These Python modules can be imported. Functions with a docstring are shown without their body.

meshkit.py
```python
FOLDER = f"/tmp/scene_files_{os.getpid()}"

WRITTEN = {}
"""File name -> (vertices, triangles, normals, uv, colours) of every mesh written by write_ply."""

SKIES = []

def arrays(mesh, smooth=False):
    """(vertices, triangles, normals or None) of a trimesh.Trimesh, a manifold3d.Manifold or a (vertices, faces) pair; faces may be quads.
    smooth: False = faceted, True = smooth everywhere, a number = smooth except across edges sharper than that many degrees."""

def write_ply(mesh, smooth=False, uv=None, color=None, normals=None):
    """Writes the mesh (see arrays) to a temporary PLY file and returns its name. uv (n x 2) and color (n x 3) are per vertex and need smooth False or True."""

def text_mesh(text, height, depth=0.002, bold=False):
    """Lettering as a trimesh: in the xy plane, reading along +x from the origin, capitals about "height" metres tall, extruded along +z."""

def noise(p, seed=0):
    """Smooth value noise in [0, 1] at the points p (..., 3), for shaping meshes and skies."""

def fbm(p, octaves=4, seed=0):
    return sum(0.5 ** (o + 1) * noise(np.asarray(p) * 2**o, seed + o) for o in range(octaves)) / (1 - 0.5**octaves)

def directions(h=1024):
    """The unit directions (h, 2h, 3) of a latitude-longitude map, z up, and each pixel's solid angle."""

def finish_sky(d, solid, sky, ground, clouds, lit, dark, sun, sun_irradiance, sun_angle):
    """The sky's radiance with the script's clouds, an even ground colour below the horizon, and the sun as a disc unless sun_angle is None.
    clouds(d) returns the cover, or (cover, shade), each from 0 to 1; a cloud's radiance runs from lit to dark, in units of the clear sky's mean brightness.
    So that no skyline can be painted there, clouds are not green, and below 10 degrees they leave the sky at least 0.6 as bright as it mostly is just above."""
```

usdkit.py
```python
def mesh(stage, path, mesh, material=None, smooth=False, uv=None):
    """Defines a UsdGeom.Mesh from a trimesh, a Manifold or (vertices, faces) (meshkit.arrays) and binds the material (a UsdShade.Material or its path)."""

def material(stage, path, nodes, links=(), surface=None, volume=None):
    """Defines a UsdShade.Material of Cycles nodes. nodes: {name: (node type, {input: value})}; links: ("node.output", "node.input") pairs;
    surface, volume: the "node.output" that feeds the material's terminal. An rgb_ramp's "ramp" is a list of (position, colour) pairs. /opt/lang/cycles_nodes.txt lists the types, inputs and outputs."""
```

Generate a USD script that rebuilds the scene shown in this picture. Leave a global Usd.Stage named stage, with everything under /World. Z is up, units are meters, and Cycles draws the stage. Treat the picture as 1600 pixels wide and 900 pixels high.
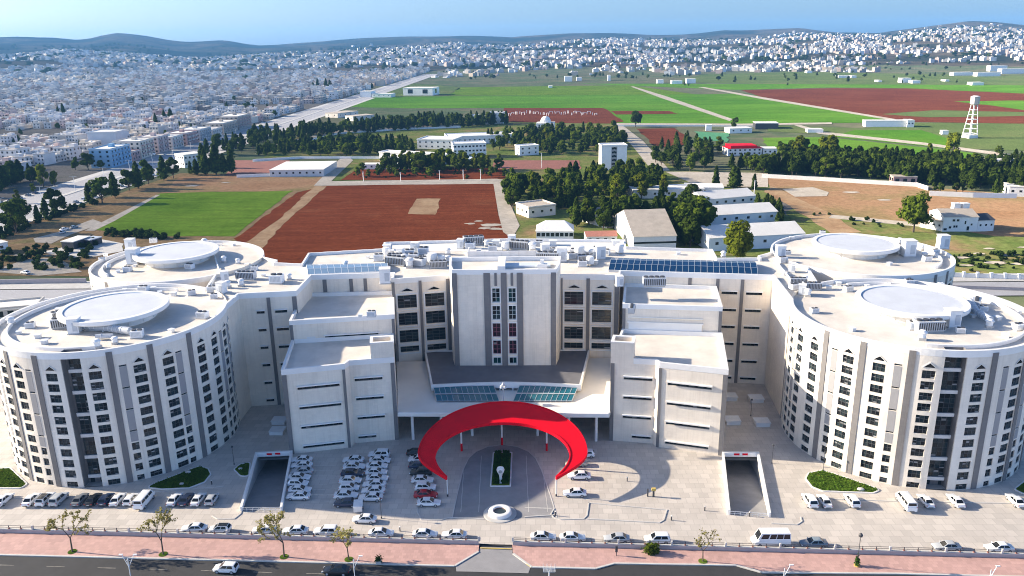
import math, random
import numpy as np, trimesh, shapely
from shapely.geometry import Polygon, LineString, Point, box as sbox
from shapely.ops import unary_union
import usdkit, meshkit
from pxr import Usd, UsdGeom, UsdLux, UsdShade, Gf, Sdf, Vt

rng = random.Random(7)
nrng = np.random.default_rng(7)
stage = Usd.Stage.CreateInMemory()
UsdGeom.SetStageUpAxis(stage, UsdGeom.Tokens.z)
UsdGeom.SetStageMetersPerUnit(stage, 1.0)
UsdGeom.Xform.Define(stage, '/World')

# ---------------------------------------------------------------- camera
CAM = np.array([5.938, -168.31, 84.0])
YAW, PITCH, ROLL, FPX = -0.025303, 0.293872, 0.015375, 1267.0
_f = np.array([math.sin(YAW) * math.cos(PITCH), math.cos(YAW) * math.cos(PITCH), -math.sin(PITCH)])
_r = np.array([math.cos(YAW), -math.sin(YAW), 0.0])
_d = np.cross(_f, _r)
RIGHT = math.cos(ROLL) * _r + math.sin(ROLL) * _d
DOWN = -math.sin(ROLL) * _r + math.cos(ROLL) * _d
FWD = _f
cam = UsdGeom.Camera.Define(stage, '/World/camera')
M = Gf.Matrix4d(*RIGHT, 0, *(-DOWN), 0, *(-FWD), 0, *CAM, 1)
cam.AddTransformOp().Set(M)
cam.CreateHorizontalApertureAttr(36.0)
cam.CreateVerticalApertureAttr(20.25)
cam.CreateFocalLengthAttr(36.0 * FPX / 1600)
cam.CreateClippingRangeAttr(Gf.Vec2f(1.0, 60000.0))
cam.CreateExposureAttr(EXPOSURE := 1.3)

# ---------------------------------------------------------------- sun and sky
SUN_AZ, SUN_EL = math.radians(171.0), math.radians(21.0)     # direction towards the sun: from the left, low, a little beyond the hospital
sun_dir = np.array([math.cos(SUN_EL) * math.cos(SUN_AZ), math.cos(SUN_EL) * math.sin(SUN_AZ), math.sin(SUN_EL)])
sun = UsdLux.DistantLight.Define(stage, '/World/sun')
zx = sun_dir; xx = np.cross([0, 0, 1.0], zx); xx /= np.linalg.norm(xx); yx = np.cross(zx, xx)
sun.AddTransformOp().Set(Gf.Matrix4d(*xx, 0, *yx, 0, *zx, 0, 0, 0, 300, 1))
sun.CreateNormalizeAttr(True); sun.CreateIntensityAttr(1.2); sun.CreateAngleAttr(0.53); sun.CreateColorAttr(Gf.Vec3f(1.0, 0.86, 0.66))
usdkit.material(stage, '/World/Looks/sky', {
    'sky': ('sky_texture', {'sky_type': 'single_scattering', 'sun_disc': False, 'sun_elevation': SUN_EL, 'sun_rotation': math.atan2(sun_dir[0], sun_dir[1]),
                            'altitude': 400.0, 'air_density': 0.7, 'aerosol_density': 2.2, 'ozone_density': 3.0}),
    'blue': ('mix', {'mix_type': 'multiply', 'fac': 1.0, 'color2': (0.87, 0.96, 1.07)}),
    'bg': ('background_shader', {'strength': 0.09})}, [('sky.color', 'blue.color1'), ('blue.color', 'bg.color')], surface='bg.background')
dome = UsdLux.DomeLight.Define(stage, '/World/sky')
dome.CreateIntensityAttr(1.0)
UsdShade.MaterialBindingAPI.Apply(dome.GetPrim()).Bind(UsdShade.Material.Get(stage, '/World/Looks/sky'))

# ---------------------------------------------------------------- helpers
def G(u, v, z=0.0):
    """The point at height z that stands at (u, v) of the 1600 x 900 photograph: how the survey of the place was made."""
    dr = (u - 800) / FPX * RIGHT + (v - 450) / FPX * DOWN + FWD
    return CAM + dr * ((z - CAM[2]) / dr[2])
def G2(u, v, z=0.0): return tuple(G(u, v, z)[:2])

_count = {}
def numbered(parent, name):
    k = (parent, name); n = _count.get(k, 0); _count[k] = n + 1
    return f'{parent}/{name}' if n == 0 else f'{parent}/{name}_{n:03d}'
def setd(prim, label=None, cat=None, group=None, kind=None):
    for k, v in (('label', label), ('category', cat), ('group', group), ('kind', kind)):
        if v: prim.SetCustomDataByKey(k, v)
    return prim
def mat(name): return UsdShade.Material.Get(stage, '/World/Looks/' + name)
def thing(name, label, cat, group=None, loc=None, rot=0.0, scale=None, parent='/World'):
    p = numbered(parent, name); x = UsdGeom.Xform.Define(stage, p)
    if loc is not None: x.AddTranslateOp().Set(Gf.Vec3d(*map(float, loc)))
    if rot: x.AddRotateZOp().Set(float(rot))
    if scale is not None: x.AddScaleOp().Set(Gf.Vec3f(*map(float, (scale if np.ndim(scale) else (scale,) * 3))))
    setd(x.GetPrim(), label, cat, group)
    return p
def place(cls, name, label, cat, loc, rot=0.0, scale=None, group=None):
    p = thing(name, label, cat, group, loc, rot, scale)
    pr = stage.GetPrimAtPath(p); pr.GetReferences().AddInternalReference(cls); pr.SetInstanceable(True)
    return p
def proto(name):
    stage.CreateClassPrim('/' + name); pr = stage.OverridePrim('/' + name)
    pr = stage.GetPrimAtPath('/' + name); pr.SetTypeName('Xform')
    return '/' + name

class MB:
    """Collects shapes into one mesh, with a colour per face."""
    def __init__(self): self.v, self.f, self.c, self.n = [], [], [], 0
    def raw(self, v, f, tint=(0.5, 0.5, 0.5)):
        v = np.asarray(v, float); f = np.asarray(f, int)
        if f.shape[1] == 4: f = np.vstack([f[:, [0, 1, 2]], f[:, [0, 2, 3]]])
        self.v.append(v); self.f.append(f + self.n); self.n += len(v)
        self.c.append(np.broadcast_to(np.asarray(tint, float), (len(f), 3)))
        return self
    def tm(self, m, tint=(0.5,) * 3): return self.raw(m.vertices, m.faces, tint)
    def quad(self, a, b, c, d, tint=(0.5,) * 3): return self.raw([a, b, c, d], [[0, 1, 2, 3]], tint)
    def box(self, c, s, rz=0.0, tint=(0.5,) * 3, taper=1.0):
        x, y, z = np.array(s) / 2
        p = np.array([[-x, -y, -z], [x, -y, -z], [x, y, -z], [-x, y, -z], [-x * taper, -y * taper, z], [x * taper, -y * taper, z], [x * taper, y * taper, z], [-x * taper, y * taper, z]])
        if rz:
            cs, sn = math.cos(rz), math.sin(rz); p = p @ np.array([[cs, sn, 0], [-sn, cs, 0], [0, 0, 1]])
        return self.raw(p + np.array(c), [[0, 3, 2, 1], [4, 5, 6, 7], [0, 1, 5, 4], [1, 2, 6, 5], [2, 3, 7, 6], [3, 0, 4, 7]], tint)
    def bar(self, a, b, w, h, tint=(0.5,) * 3):
        """box from a to b (at the bar's bottom centre), w wide, h high"""
        a, b = np.array(a, float), np.array(b, float); d = b - a; L = np.hypot(d[0], d[1]); n = np.array([-d[1], d[0], 0]) / max(L, 1e-9) * w / 2; up = np.array([0, 0, h])
        p = [a - n, b - n, b + n, a + n, a - n + up, b - n + up, b + n + up, a + n + up]
        return self.raw(p, [[0, 3, 2, 1], [4, 5, 6, 7], [0, 1, 5, 4], [1, 2, 6, 5], [2, 3, 7, 6], [3, 0, 4, 7]], tint)
    def tube(self, a, b, r0, r1=None, n=8, tint=(0.5,) * 3, caps=True):
        r1 = r0 if r1 is None else r1; a, b = np.array(a, float), np.array(b, float); d = (b - a) / np.linalg.norm(b - a)
        x = np.cross(d, [0, 0, 1.0]) if abs(d[2]) < 0.9 else np.cross(d, [1.0, 0, 0]); x /= np.linalg.norm(x); y = np.cross(d, x)
        t = np.arange(n) * 2 * np.pi / n; ring = np.cos(t)[:, None] * x + np.sin(t)[:, None] * y
        v = np.vstack([a + ring * r0, b + ring * r1]); i = np.arange(n); j = (i + 1) % n
        self.raw(v, np.stack([i, j, j + n, i + n], 1), tint)
        if caps:
            self.raw(np.vstack([a + ring * r0, a]), np.stack([j, i, np.full(n, n)], 1), tint); self.raw(np.vstack([b + ring * r1, b]), np.stack([i, j, np.full(n, n)], 1), tint)
        return self
    def lathe(self, prof, c=(0, 0, 0), n=48, tint=(0.5,) * 3):
        prof = np.array(prof, float); t = np.arange(n) * 2 * np.pi / n
        v = np.stack([np.outer(prof[:, 0], np.cos(t)), np.outer(prof[:, 0], np.sin(t)), np.repeat(prof[:, 1:2], n, 1)], -1).reshape(-1, 3) + np.array(c)
        fs = []
        for k in range(len(prof) - 1):
            i = np.arange(n); j = (i + 1) % n; fs.append(np.stack([k * n + i, k * n + j, (k + 1) * n + j, (k + 1) * n + i], 1))
        return self.raw(v, np.vstack(fs), tint)
    def sheet(self, poly, z, tint=(0.5,) * 3):
        for g in getattr(poly, 'geoms', [poly]):
            if g.is_empty or g.area < 1e-6 or g.geom_type != 'Polygon': continue
            v, f = trimesh.creation.triangulate_polygon(g, engine='earcut')
            self.raw(np.c_[v, np.full(len(v), z)], f, tint)
        return self
    def prism(self, poly, z0, z1, tint=(0.5,) * 3):
        for g in getattr(poly, 'geoms', [poly]):
            if g.is_empty or g.area < 1e-6: continue
            m = trimesh.creation.extrude_polygon(g, z1 - z0, engine='earcut'); m.apply_translation([0, 0, z0]); self.tm(m, tint)
        return self
    def build(self, name, material, parent='/World', smooth=False, tint=False, label=None, cat=None, group=None, kind=None):
        v, f, c = np.vstack(self.v), np.vstack(self.f), np.vstack(self.c)
        p = numbered(parent, name)
        if tint:                                             # every face keeps its own corners so that it keeps its own colour
            v = v[f].reshape(-1, 3); f = np.arange(len(v)).reshape(-1, 3); c = np.repeat(c, 3, 0)
            m = usdkit.mesh(stage, p, (v, f), mat(material))
            UsdGeom.PrimvarsAPI(m).CreatePrimvar('tint', Sdf.ValueTypeNames.Color3fArray, 'vertex').Set(Vt.Vec3fArray.FromNumpy(c.astype(np.float32)))
        else:
            m = usdkit.mesh(stage, p, (v, f), mat(material), smooth=smooth)
        setd(m.GetPrim(), label, cat, group, kind)
        return p

# ---------------------------------------------------------------- materials
def simple(name, col, rough=0.6, var=0.12, scale=0.4, metallic=0.0, spec=None, detail=4, bump=0.0, bscale=6.0):
    col = np.array(col, float)
    nodes = {'g': ('geometry', {}), 'n': ('noise_texture', {'scale': scale, 'detail': detail, 'roughness': 0.6}),
             'r': ('rgb_ramp', {'ramp': [(0.25, col * (1 - var)), (0.75, np.minimum(col * (1 + var), 0.95))]}),
             'p': ('principled_bsdf', {'roughness': rough, 'metallic': metallic, **({} if spec is None else {'specular_ior_level': spec})})}
    links = [('g.position', 'n.vector'), ('n.fac', 'r.fac'), ('r.color', 'p.base_color')]
    if bump:
        nodes['bn'] = ('noise_texture', {'scale': bscale, 'detail': 3}); nodes['b'] = ('bump', {'strength': bump, 'distance': 0.05})
        links += [('g.position', 'bn.vector'), ('bn.fac', 'b.height'), ('b.normal', 'p.normal')]
    return usdkit.material(stage, '/World/Looks/' + name, nodes, links, surface='p.BSDF')

def tiled(name, col, bw, bh, mortar, rough=0.7, var=0.10, vertical=False, dark=0.72, size=0.02, rot=0.0):
    """cladding or paving: fine joints and a small change of tone from piece to piece, over slow weathering"""
    col = np.array(col, float)
    nodes = {'g': ('geometry', {}), 'm': ('mapping', {'rotation': (math.pi / 2 if vertical else 0.0, 0.0, rot)}),
             'b': ('brick_texture', {'scale': 1.0, 'brick_width': bw, 'row_height': bh, 'mortar_size': size, 'mortar_smooth': 0.3, 'offset': 0.5 if not vertical else 0.0, 'color1': col * (1 - var), 'color2': np.minimum(col * (1 + var), .95), 'mortar': col * dark}),
             'n': ('noise_texture', {'scale': 0.12, 'detail': 6, 'roughness': 0.65}), 'r': ('rgb_ramp', {'ramp': [(0.3, (0.86, 0.86, 0.865)), (0.58, (1.0, 1.0, 1.0))]}),
             'x': ('mix', {'mix_type': 'multiply', 'fac': 1.0}), 'p': ('principled_bsdf', {'roughness': rough})}
    if vertical:   # run the courses along the wall: (x + y, z)
        nodes['s'] = ('separate_xyz', {}); nodes['a'] = ('math', {'math_type': 'add'}); nodes['c'] = ('combine_xyz', {}); del nodes['m']
        links = [('g.position', 's.vector'), ('s.x', 'a.value1'), ('s.y', 'a.value2'), ('a.value', 'c.x'), ('s.z', 'c.y'), ('c.vector', 'b.vector')]
    else:
        links = [('g.position', 'm.vector'), ('m.vector', 'b.vector')]
    links += [('g.position', 'n.vector'), ('n.fac', 'r.fac'), ('b.color', 'x.color1'), ('r.color', 'x.color2')]
    last = 'x.color'
    if vertical:             # rain streaks run down the cladding
        nodes['sm'] = ('mapping', {'scale': (1.6, 1.6, 0.05)}); nodes['sn'] = ('noise_texture', {'scale': 1.0, 'detail': 4, 'roughness': 0.7}); nodes['sr'] = ('rgb_ramp', {'ramp': [(0.30, (0.91, 0.90, 0.885)), (0.52, (1.0, 1.0, 1.0))]}); nodes['sx'] = ('mix', {'mix_type': 'multiply', 'fac': 1.0})
        links += [('g.position', 'sm.vector'), ('sm.vector', 'sn.vector'), ('sn.fac', 'sr.fac'), ('x.color', 'sx.color1'), ('sr.color', 'sx.color2')]; last = 'sx.color'
    links += [(last, 'p.base_color')]
    return usdkit.material(stage, '/World/Looks/' + name, nodes, links, surface='p.BSDF')

tiled('stone', (0.82, 0.735, 0.62), 1.2, 0.58, 0, var=0.025, vertical=True, dark=0.90, size=0.012)
tiled('tower_stone', (0.81, 0.745, 0.65), 1.2, 0.58, 0, var=0.02, vertical=True, dark=0.92, size=0.012)
tiled('gray_stone', (0.18, 0.17, 0.168), 0.9, 0.58, 0, var=0.04, vertical=True, dark=0.82, size=0.012)
simple('panel_gray', (0.30, 0.295, 0.30), 0.55, 0.05)
simple('white_paint', (0.78, 0.77, 0.75), 0.5, 0.05, 0.3)
simple('trim_white', (0.72, 0.71, 0.69), 0.6, 0.05, 0.5)
simple('roof_membrane', (0.63, 0.585, 0.52), 0.85, 0.20, 0.16, detail=8)
simple('roof_white', (0.74, 0.715, 0.66), 0.7, 0.07, 0.2, detail=6)
simple('cap_membrane', (0.52, 0.55, 0.60), 0.75, 0.09, 0.25, detail=7)
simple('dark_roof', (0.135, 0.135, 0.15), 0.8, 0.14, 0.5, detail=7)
simple('metal_white', (0.70, 0.72, 0.74), 0.35, 0.06, 1.0)
simple('metal_gray', (0.45, 0.48, 0.52), 0.4, 0.08, 1.0)
simple('metal_dark', (0.05, 0.05, 0.055), 0.5, 0.1, 1.0)
simple('red_paint', (0.72, 0.002, 0.016), 0.6, 0.10, 0.35, spec=0.12, detail=7)
simple('asphalt', (0.030, 0.030, 0.032), 0.85, 0.22, 0.35, detail=8)
simple('drive_asphalt', (0.26, 0.255, 0.26), 0.85, 0.16, 0.35, detail=8)
simple('highway', (0.33, 0.33, 0.345), 0.85, 0.10, 0.08, detail=8)
simple('concrete', (0.46, 0.45, 0.43), 0.8, 0.12, 0.4, detail=6)
simple('kerb_stone', (0.52, 0.50, 0.47), 0.8, 0.10, 0.7)
simple('wall_stone', (0.36, 0.32, 0.32), 0.8, 0.12, 0.8, detail=6)
simple('road_paint', (0.62, 0.60, 0.55), 0.7, 0.25, 1.5)
simple('worn_paint', (0.20, 0.185, 0.16), 0.8, 0.5, 1.2)
simple('yellow_paint', (0.55, 0.40, 0.10), 0.7, 0.15, 1.0)
tiled('paving', (0.52, 0.475, 0.425), 1.8, 1.8, 0, var=0.09, dark=0.74, size=0.04)
tiled('pink_paving', (0.50, 0.31, 0.27), 0.8, 0.8, 0, var=0.10, dark=0.85, size=0.02)
simple('water', (0.03, 0.045, 0.05), 0.05, 0.1)
simple('bark', (0.10, 0.075, 0.055), 0.9, 0.2, 3.0)
simple('blue_paint', (0.22, 0.40, 0.58), 0.7, 0.05, 0.2)
simple('shed_roof', (0.60, 0.66, 0.72), 0.5, 0.06, 0.3)
simple('tile_red', (0.42, 0.17, 0.12), 0.8, 0.15, 0.8)
simple('beige_roof', (0.44, 0.38, 0.31), 0.85, 0.14, 0.3)
simple('court_red', (0.22, 0.075, 0.05), 0.9, 0.15, 0.1)
simple('green_mesh', (0.06, 0.25, 0.10), 0.8, 0.15, 0.2)

# paint whose colour comes with the mesh; dark glassy faces are glossy
usdkit.material(stage, '/World/Looks/tinted', {
    'a': ('attribute', {'attribute': 'tint'}), 'l': ('rgb_to_bw', {}), 'm': ('map_range', {'from_min': 0.05, 'from_max': 0.09, 'to_min': 0.12, 'to_max': 0.62, 'clamp': True}),
    'p': ('principled_bsdf', {'specular_ior_level': 0.28})}, [('a.color', 'l.color'), ('l.val', 'm.value'), ('m.result', 'p.roughness'), ('a.color', 'p.base_color')], surface='p.BSDF')
usdkit.material(stage, '/World/Looks/tinted_matte', {
    'a': ('attribute', {'attribute': 'tint'}), 'g': ('geometry', {}), 'n': ('noise_texture', {'scale': 0.3, 'detail': 5}), 'r': ('rgb_ramp', {'ramp': [(0.3, (0.8,) * 3), (0.65, (1.0,) * 3)]}),
    'x': ('mix', {'mix_type': 'multiply', 'fac': 1.0}), 'p': ('principled_bsdf', {'roughness': 0.8})},
    [('g.position', 'n.vector'), ('n.fac', 'r.fac'), ('a.color', 'x.color1'), ('r.color', 'x.color2'), ('x.color', 'p.base_color')], surface='p.BSDF')
usdkit.material(stage, '/World/Looks/glass', {'g': ('geometry', {}), 'w': ('white_noise_texture', {}), 'p': ('principled_bsdf', {'base_color': (0.012, 0.018, 0.021), 'roughness': 0.06, 'ior': 1.5})}, [], surface='p.BSDF')
usdkit.material(stage, '/World/Looks/skylight_glass', {'p': ('principled_bsdf', {'base_color': (0.02, 0.13, 0.17), 'roughness': 0.16, 'ior': 1.52})}, [], surface='p.BSDF')
usdkit.material(stage, '/World/Looks/solar_blue', {'p': ('principled_bsdf', {'base_color': (0.008, 0.038, 0.10), 'roughness': 0.2, 'specular_ior_level': 0.3})}, [], surface='p.BSDF')
usdkit.material(stage, '/World/Looks/solar_pale', {'p': ('principled_bsdf', {'base_color': (0.16, 0.25, 0.36), 'roughness': 0.22})}, [], surface='p.BSDF')

def leafy(name, dark, light, trans=0.25):
    usdkit.material(stage, '/World/Looks/' + name, {
        'g': ('geometry', {}), 'o': ('object_info', {}), 'r': ('rgb_ramp', {'ramp': [(0.0, dark), (1.0, light)]}),
        'mr': ('map_range', {'from_min': 0, 'from_max': 1, 'to_min': 0.75, 'to_max': 1.3}), 'x': ('mix', {'mix_type': 'multiply', 'fac': 1.0}), 'cc': ('combine_xyz', {}),
        'd': ('diffuse_bsdf', {}), 't': ('translucent_bsdf', {}), 'm': ('mix_closure', {'fac': trans})},
        [('g.random_per_island', 'r.fac'), ('o.random', 'mr.value'), ('mr.result', 'cc.x'), ('mr.result', 'cc.y'), ('mr.result', 'cc.z'), ('r.color', 'x.color1'), ('cc.vector', 'x.color2'),
         ('x.color', 'd.color'), ('x.color', 't.color'), ('d.BSDF', 'm.closure1'), ('t.BSDF', 'm.closure2')], surface='m.closure')
leafy('pine_leaf', (0.055, 0.085, 0.012), (0.30, 0.31, 0.045))
leafy('grass_leaf', (0.07, 0.13, 0.015), (0.19, 0.25, 0.035))
leafy('broad_leaf', (0.10, 0.14, 0.014), (0.34, 0.36, 0.045))
leafy('yellow_leaf', (0.15, 0.18, 0.015), (0.36, 0.36, 0.045), 0.35)
leafy('bud_leaf', (0.32, 0.29, 0.10), (0.56, 0.50, 0.22), 0.3)
leafy('hedge_leaf', (0.030, 0.075, 0.012), (0.11, 0.17, 0.03))
leafy('bush_leaf', (0.035, 0.060, 0.014), (0.12, 0.14, 0.03))

def soil(name, stops, scale=0.02, rough=0.95, stripes=None, fine=0.35, bump=0.0, fineamt=0.22):
    """earth, grass or crops: broad patches and fine speckle, with rows where it was ploughed"""
    nodes = {'g': ('geometry', {}), 'n': ('noise_texture', {'scale': scale, 'detail': 8, 'roughness': 0.62, 'distortion': 0.4}), 'r': ('rgb_ramp', {'ramp': stops}),
             'f': ('noise_texture', {'scale': fine, 'detail': 5, 'roughness': 0.7}), 'fr': ('rgb_ramp', {'ramp': [(0.3, (1 - fineamt,) * 3), (0.7, (1 + fineamt * .6,) * 3)]}), 'x': ('mix', {'mix_type': 'multiply', 'fac': 1.0}),
             'p': ('diffuse_bsdf', {'roughness': 0.6})}
    links = [('g.position', 'n.vector'), ('n.fac', 'r.fac'), ('g.position', 'f.vector'), ('f.fac', 'fr.fac'), ('r.color', 'x.color1'), ('fr.color', 'x.color2'), ('x.color', 'p.color')]
    if stripes:
        nodes['mp'] = ('mapping', {'scale': stripes[1]}); nodes['w'] = ('noise_texture', {'scale': stripes[0], 'detail': 4}); nodes['wr'] = ('rgb_ramp', {'ramp': [(0.35, (0.84,) * 3), (0.65, (1.08,) * 3)]}); nodes['y'] = ('mix', {'mix_type': 'multiply', 'fac': 1.0})
        links = links[:-1] + [('g.position', 'mp.vector'), ('mp.vector', 'w.vector'), ('w.fac', 'wr.fac'), ('x.color', 'y.color1'), ('wr.color', 'y.color2'), ('y.color', 'p.color')]
    return usdkit.material(stage, '/World/Looks/' + name, nodes, links, surface='p.BSDF')
soil('terrain', [(0.30, (0.13, 0.15, 0.085)), (0.45, (0.17, 0.165, 0.10)), (0.56, (0.10, 0.14, 0.07)), (0.70, (0.22, 0.185, 0.125))], 0.006, fine=0.03)
soil('town_ground', [(0.3, (0.12, 0.115, 0.11)), (0.6, (0.19, 0.175, 0.155)), (0.75, (0.10, 0.105, 0.075))], 0.02)
soil('red_earth', [(0.3, (0.165, 0.043, 0.016)), (0.55, (0.195, 0.052, 0.020)), (0.8, (0.235, 0.085, 0.038))], 0.025, stripes=(0.25, (0.10, 1.0, 1.0)))
soil('red_earth_far', [(0.3, (0.15, 0.045, 0.024)), (0.6, (0.185, 0.058, 0.031)), (0.8, (0.20, 0.10, 0.045))], 0.008, stripes=(0.12, (0.08, 1.0, 1.0)))
soil('tan_earth', [(0.3, (0.30, 0.18, 0.10)), (0.6, (0.42, 0.29, 0.17)), (0.8, (0.34, 0.20, 0.12))], 0.06)
soil('pale_path', [(0.3, (0.42, 0.37, 0.30)), (0.7, (0.55, 0.49, 0.41))], 0.05)
soil('crop_green', [(0.3, (0.075, 0.205, 0.018)), (0.55, (0.115, 0.255, 0.026)), (0.8, (0.165, 0.27, 0.04))], 0.006, stripes=(0.03, (0.15, 1.0, 1.0)), fine=0.1, fineamt=0.1)
soil('meadow_green', [(0.3, (0.10, 0.19, 0.018)), (0.55, (0.14, 0.235, 0.026)), (0.8, (0.19, 0.25, 0.04))], 0.02, stripes=(0.2, (0.2, 1.0, 1.0)))
soil('dull_green', [(0.3, (0.09, 0.14, 0.045)), (0.55, (0.13, 0.175, 0.06)), (0.8, (0.18, 0.18, 0.08))], 0.01)
soil('scrub', [(0.28, (0.16, 0.17, 0.06)), (0.45, (0.30, 0.20, 0.11)), (0.6, (0.24, 0.17, 0.085)), (0.75, (0.36, 0.23, 0.14))], 0.03, fineamt=0.35)
soil('brown_dry', [(0.3, (0.30, 0.165, 0.085)), (0.5, (0.37, 0.225, 0.125)), (0.68, (0.23, 0.19, 0.08)), (0.85, (0.40, 0.26, 0.16))], 0.02, fineamt=0.3)
soil('rough_grass', [(0.3, (0.10, 0.15, 0.035)), (0.5, (0.17, 0.20, 0.06)), (0.68, (0.30, 0.20, 0.11)), (0.85, (0.16, 0.18, 0.05))], 0.04, fineamt=0.35)
soil('lawn', [(0.3, (0.075, 0.135, 0.016)), (0.55, (0.125, 0.185, 0.024)), (0.8, (0.23, 0.22, 0.05))], 0.25, fine=1.6, fineamt=0.4)
soil('hill_earth', [(0.32, (0.02, 0.032, 0.024)), (0.48, (0.05, 0.055, 0.038)), (0.58, (0.13, 0.105, 0.075)), (0.7, (0.03, 0.042, 0.03))], 0.0022, fine=0.01, fineamt=0.4)

# ================================================================ THE LAND
SKYLINE = [(-400, 62), (-200, 60), (0, 58.5), (40, 57.5), (85, 58.5), (130, 63), (155, 57), (185, 51.5), (230, 56), (270, 63), (300, 65), (350, 62), (400, 71), (430, 70), (500, 65), (560, 60), (620, 57), (680, 56), (720, 55), (800, 57), (850, 54), (900, 51.5),
           (960, 52), (1020, 54), (1060, 54), (1100, 51), (1130, 47), (1160, 48), (1200, 46), (1250, 44), (1300, 49), (1370, 52), (1420, 46), (1470, 39), (1510, 33.5), (1550, 34.5), (1600, 40), (1800, 48), (2100, 52)]
SLOPE = [(-400, 88), (0, 89), (100, 83), (200, 85), (300, 91), (400, 87), (500, 83), (600, 77), (700, 70), (800, 73), (860, 68), (950, 66), (1050, 67), (1120, 66), (1200, 62), (1300, 55), (1380, 58), (1450, 52), (1520, 50), (1600, 54), (1800, 58), (2100, 62)]
D_PLAIN, D_SLOPE, D_RIDGE = 2400.0, 4600.0, 7800.0
def ray_height(u, v, d):
    dr = (u - 800) / FPX * RIGHT + (v - 450) / FPX * DOWN + FWD
    return CAM[2] + dr[2] / math.hypot(dr[0], dr[1]) * d
def az_of(u):
    dr = (u - 800) / FPX * RIGHT - 380 / FPX * DOWN + FWD
    return math.atan2(dr[0], dr[1])
_sa = np.array([az_of(u) for u, v in SKYLINE]); _sh = np.array([ray_height(u, v, D_RIDGE) for u, v in SKYLINE])
_la = np.array([az_of(u) for u, v in SLOPE]); _lh = np.array([ray_height(u, v, D_SLOPE) for u, v in SLOPE])
def smooth01(t): t = np.clip(t, 0, 1); return t * t * (3 - 2 * t)
def land(x, y):
    """height of the ground: a plain, slopes where the town climbs, hills behind"""
    x, y = np.asarray(x, float), np.asarray(y, float)
    dx, dy = x - CAM[0], y - CAM[1]; d = np.hypot(dx, dy); a = np.arctan2(dx, dy)
    hs, hr = np.interp(a, _la, _lh), np.interp(a, _sa, _sh)
    t1 = np.clip((d - D_PLAIN) / (D_SLOPE - D_PLAIN), 0, 1); t2 = smooth01((d - D_SLOPE) / (D_RIDGE - D_SLOPE))
    z = hs * t1 ** 1.35 * (d < D_SLOPE) + (hs + (hr - hs) * t2) * (d >= D_SLOPE)
    z = np.where(d > D_RIDGE, hr * (1 - 0.75 * smooth01((d - D_RIDGE) / 3500)), z)
    P = np.stack([x / 620, y / 620, x * 0], -1)
    n = meshkit.fbm(P, 5, 3) - 0.5
    P2 = np.stack([x / 1500 + 7, y / 900, x * 0], -1)
    n2 = np.abs(meshkit.fbm(P2, 4, 9) - 0.5)
    w = smooth01((d - 2500) / 1500) * (1 - smooth01((d - 6600) / 1200) * 0.6)
    z = z + w * (n * 34 - n2 * 130 * smooth01((d - 4400) / 1200))
    return np.where(d < 2300, -0.4, np.maximum(z, 0) - 0.4 * (d < 3000))

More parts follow.
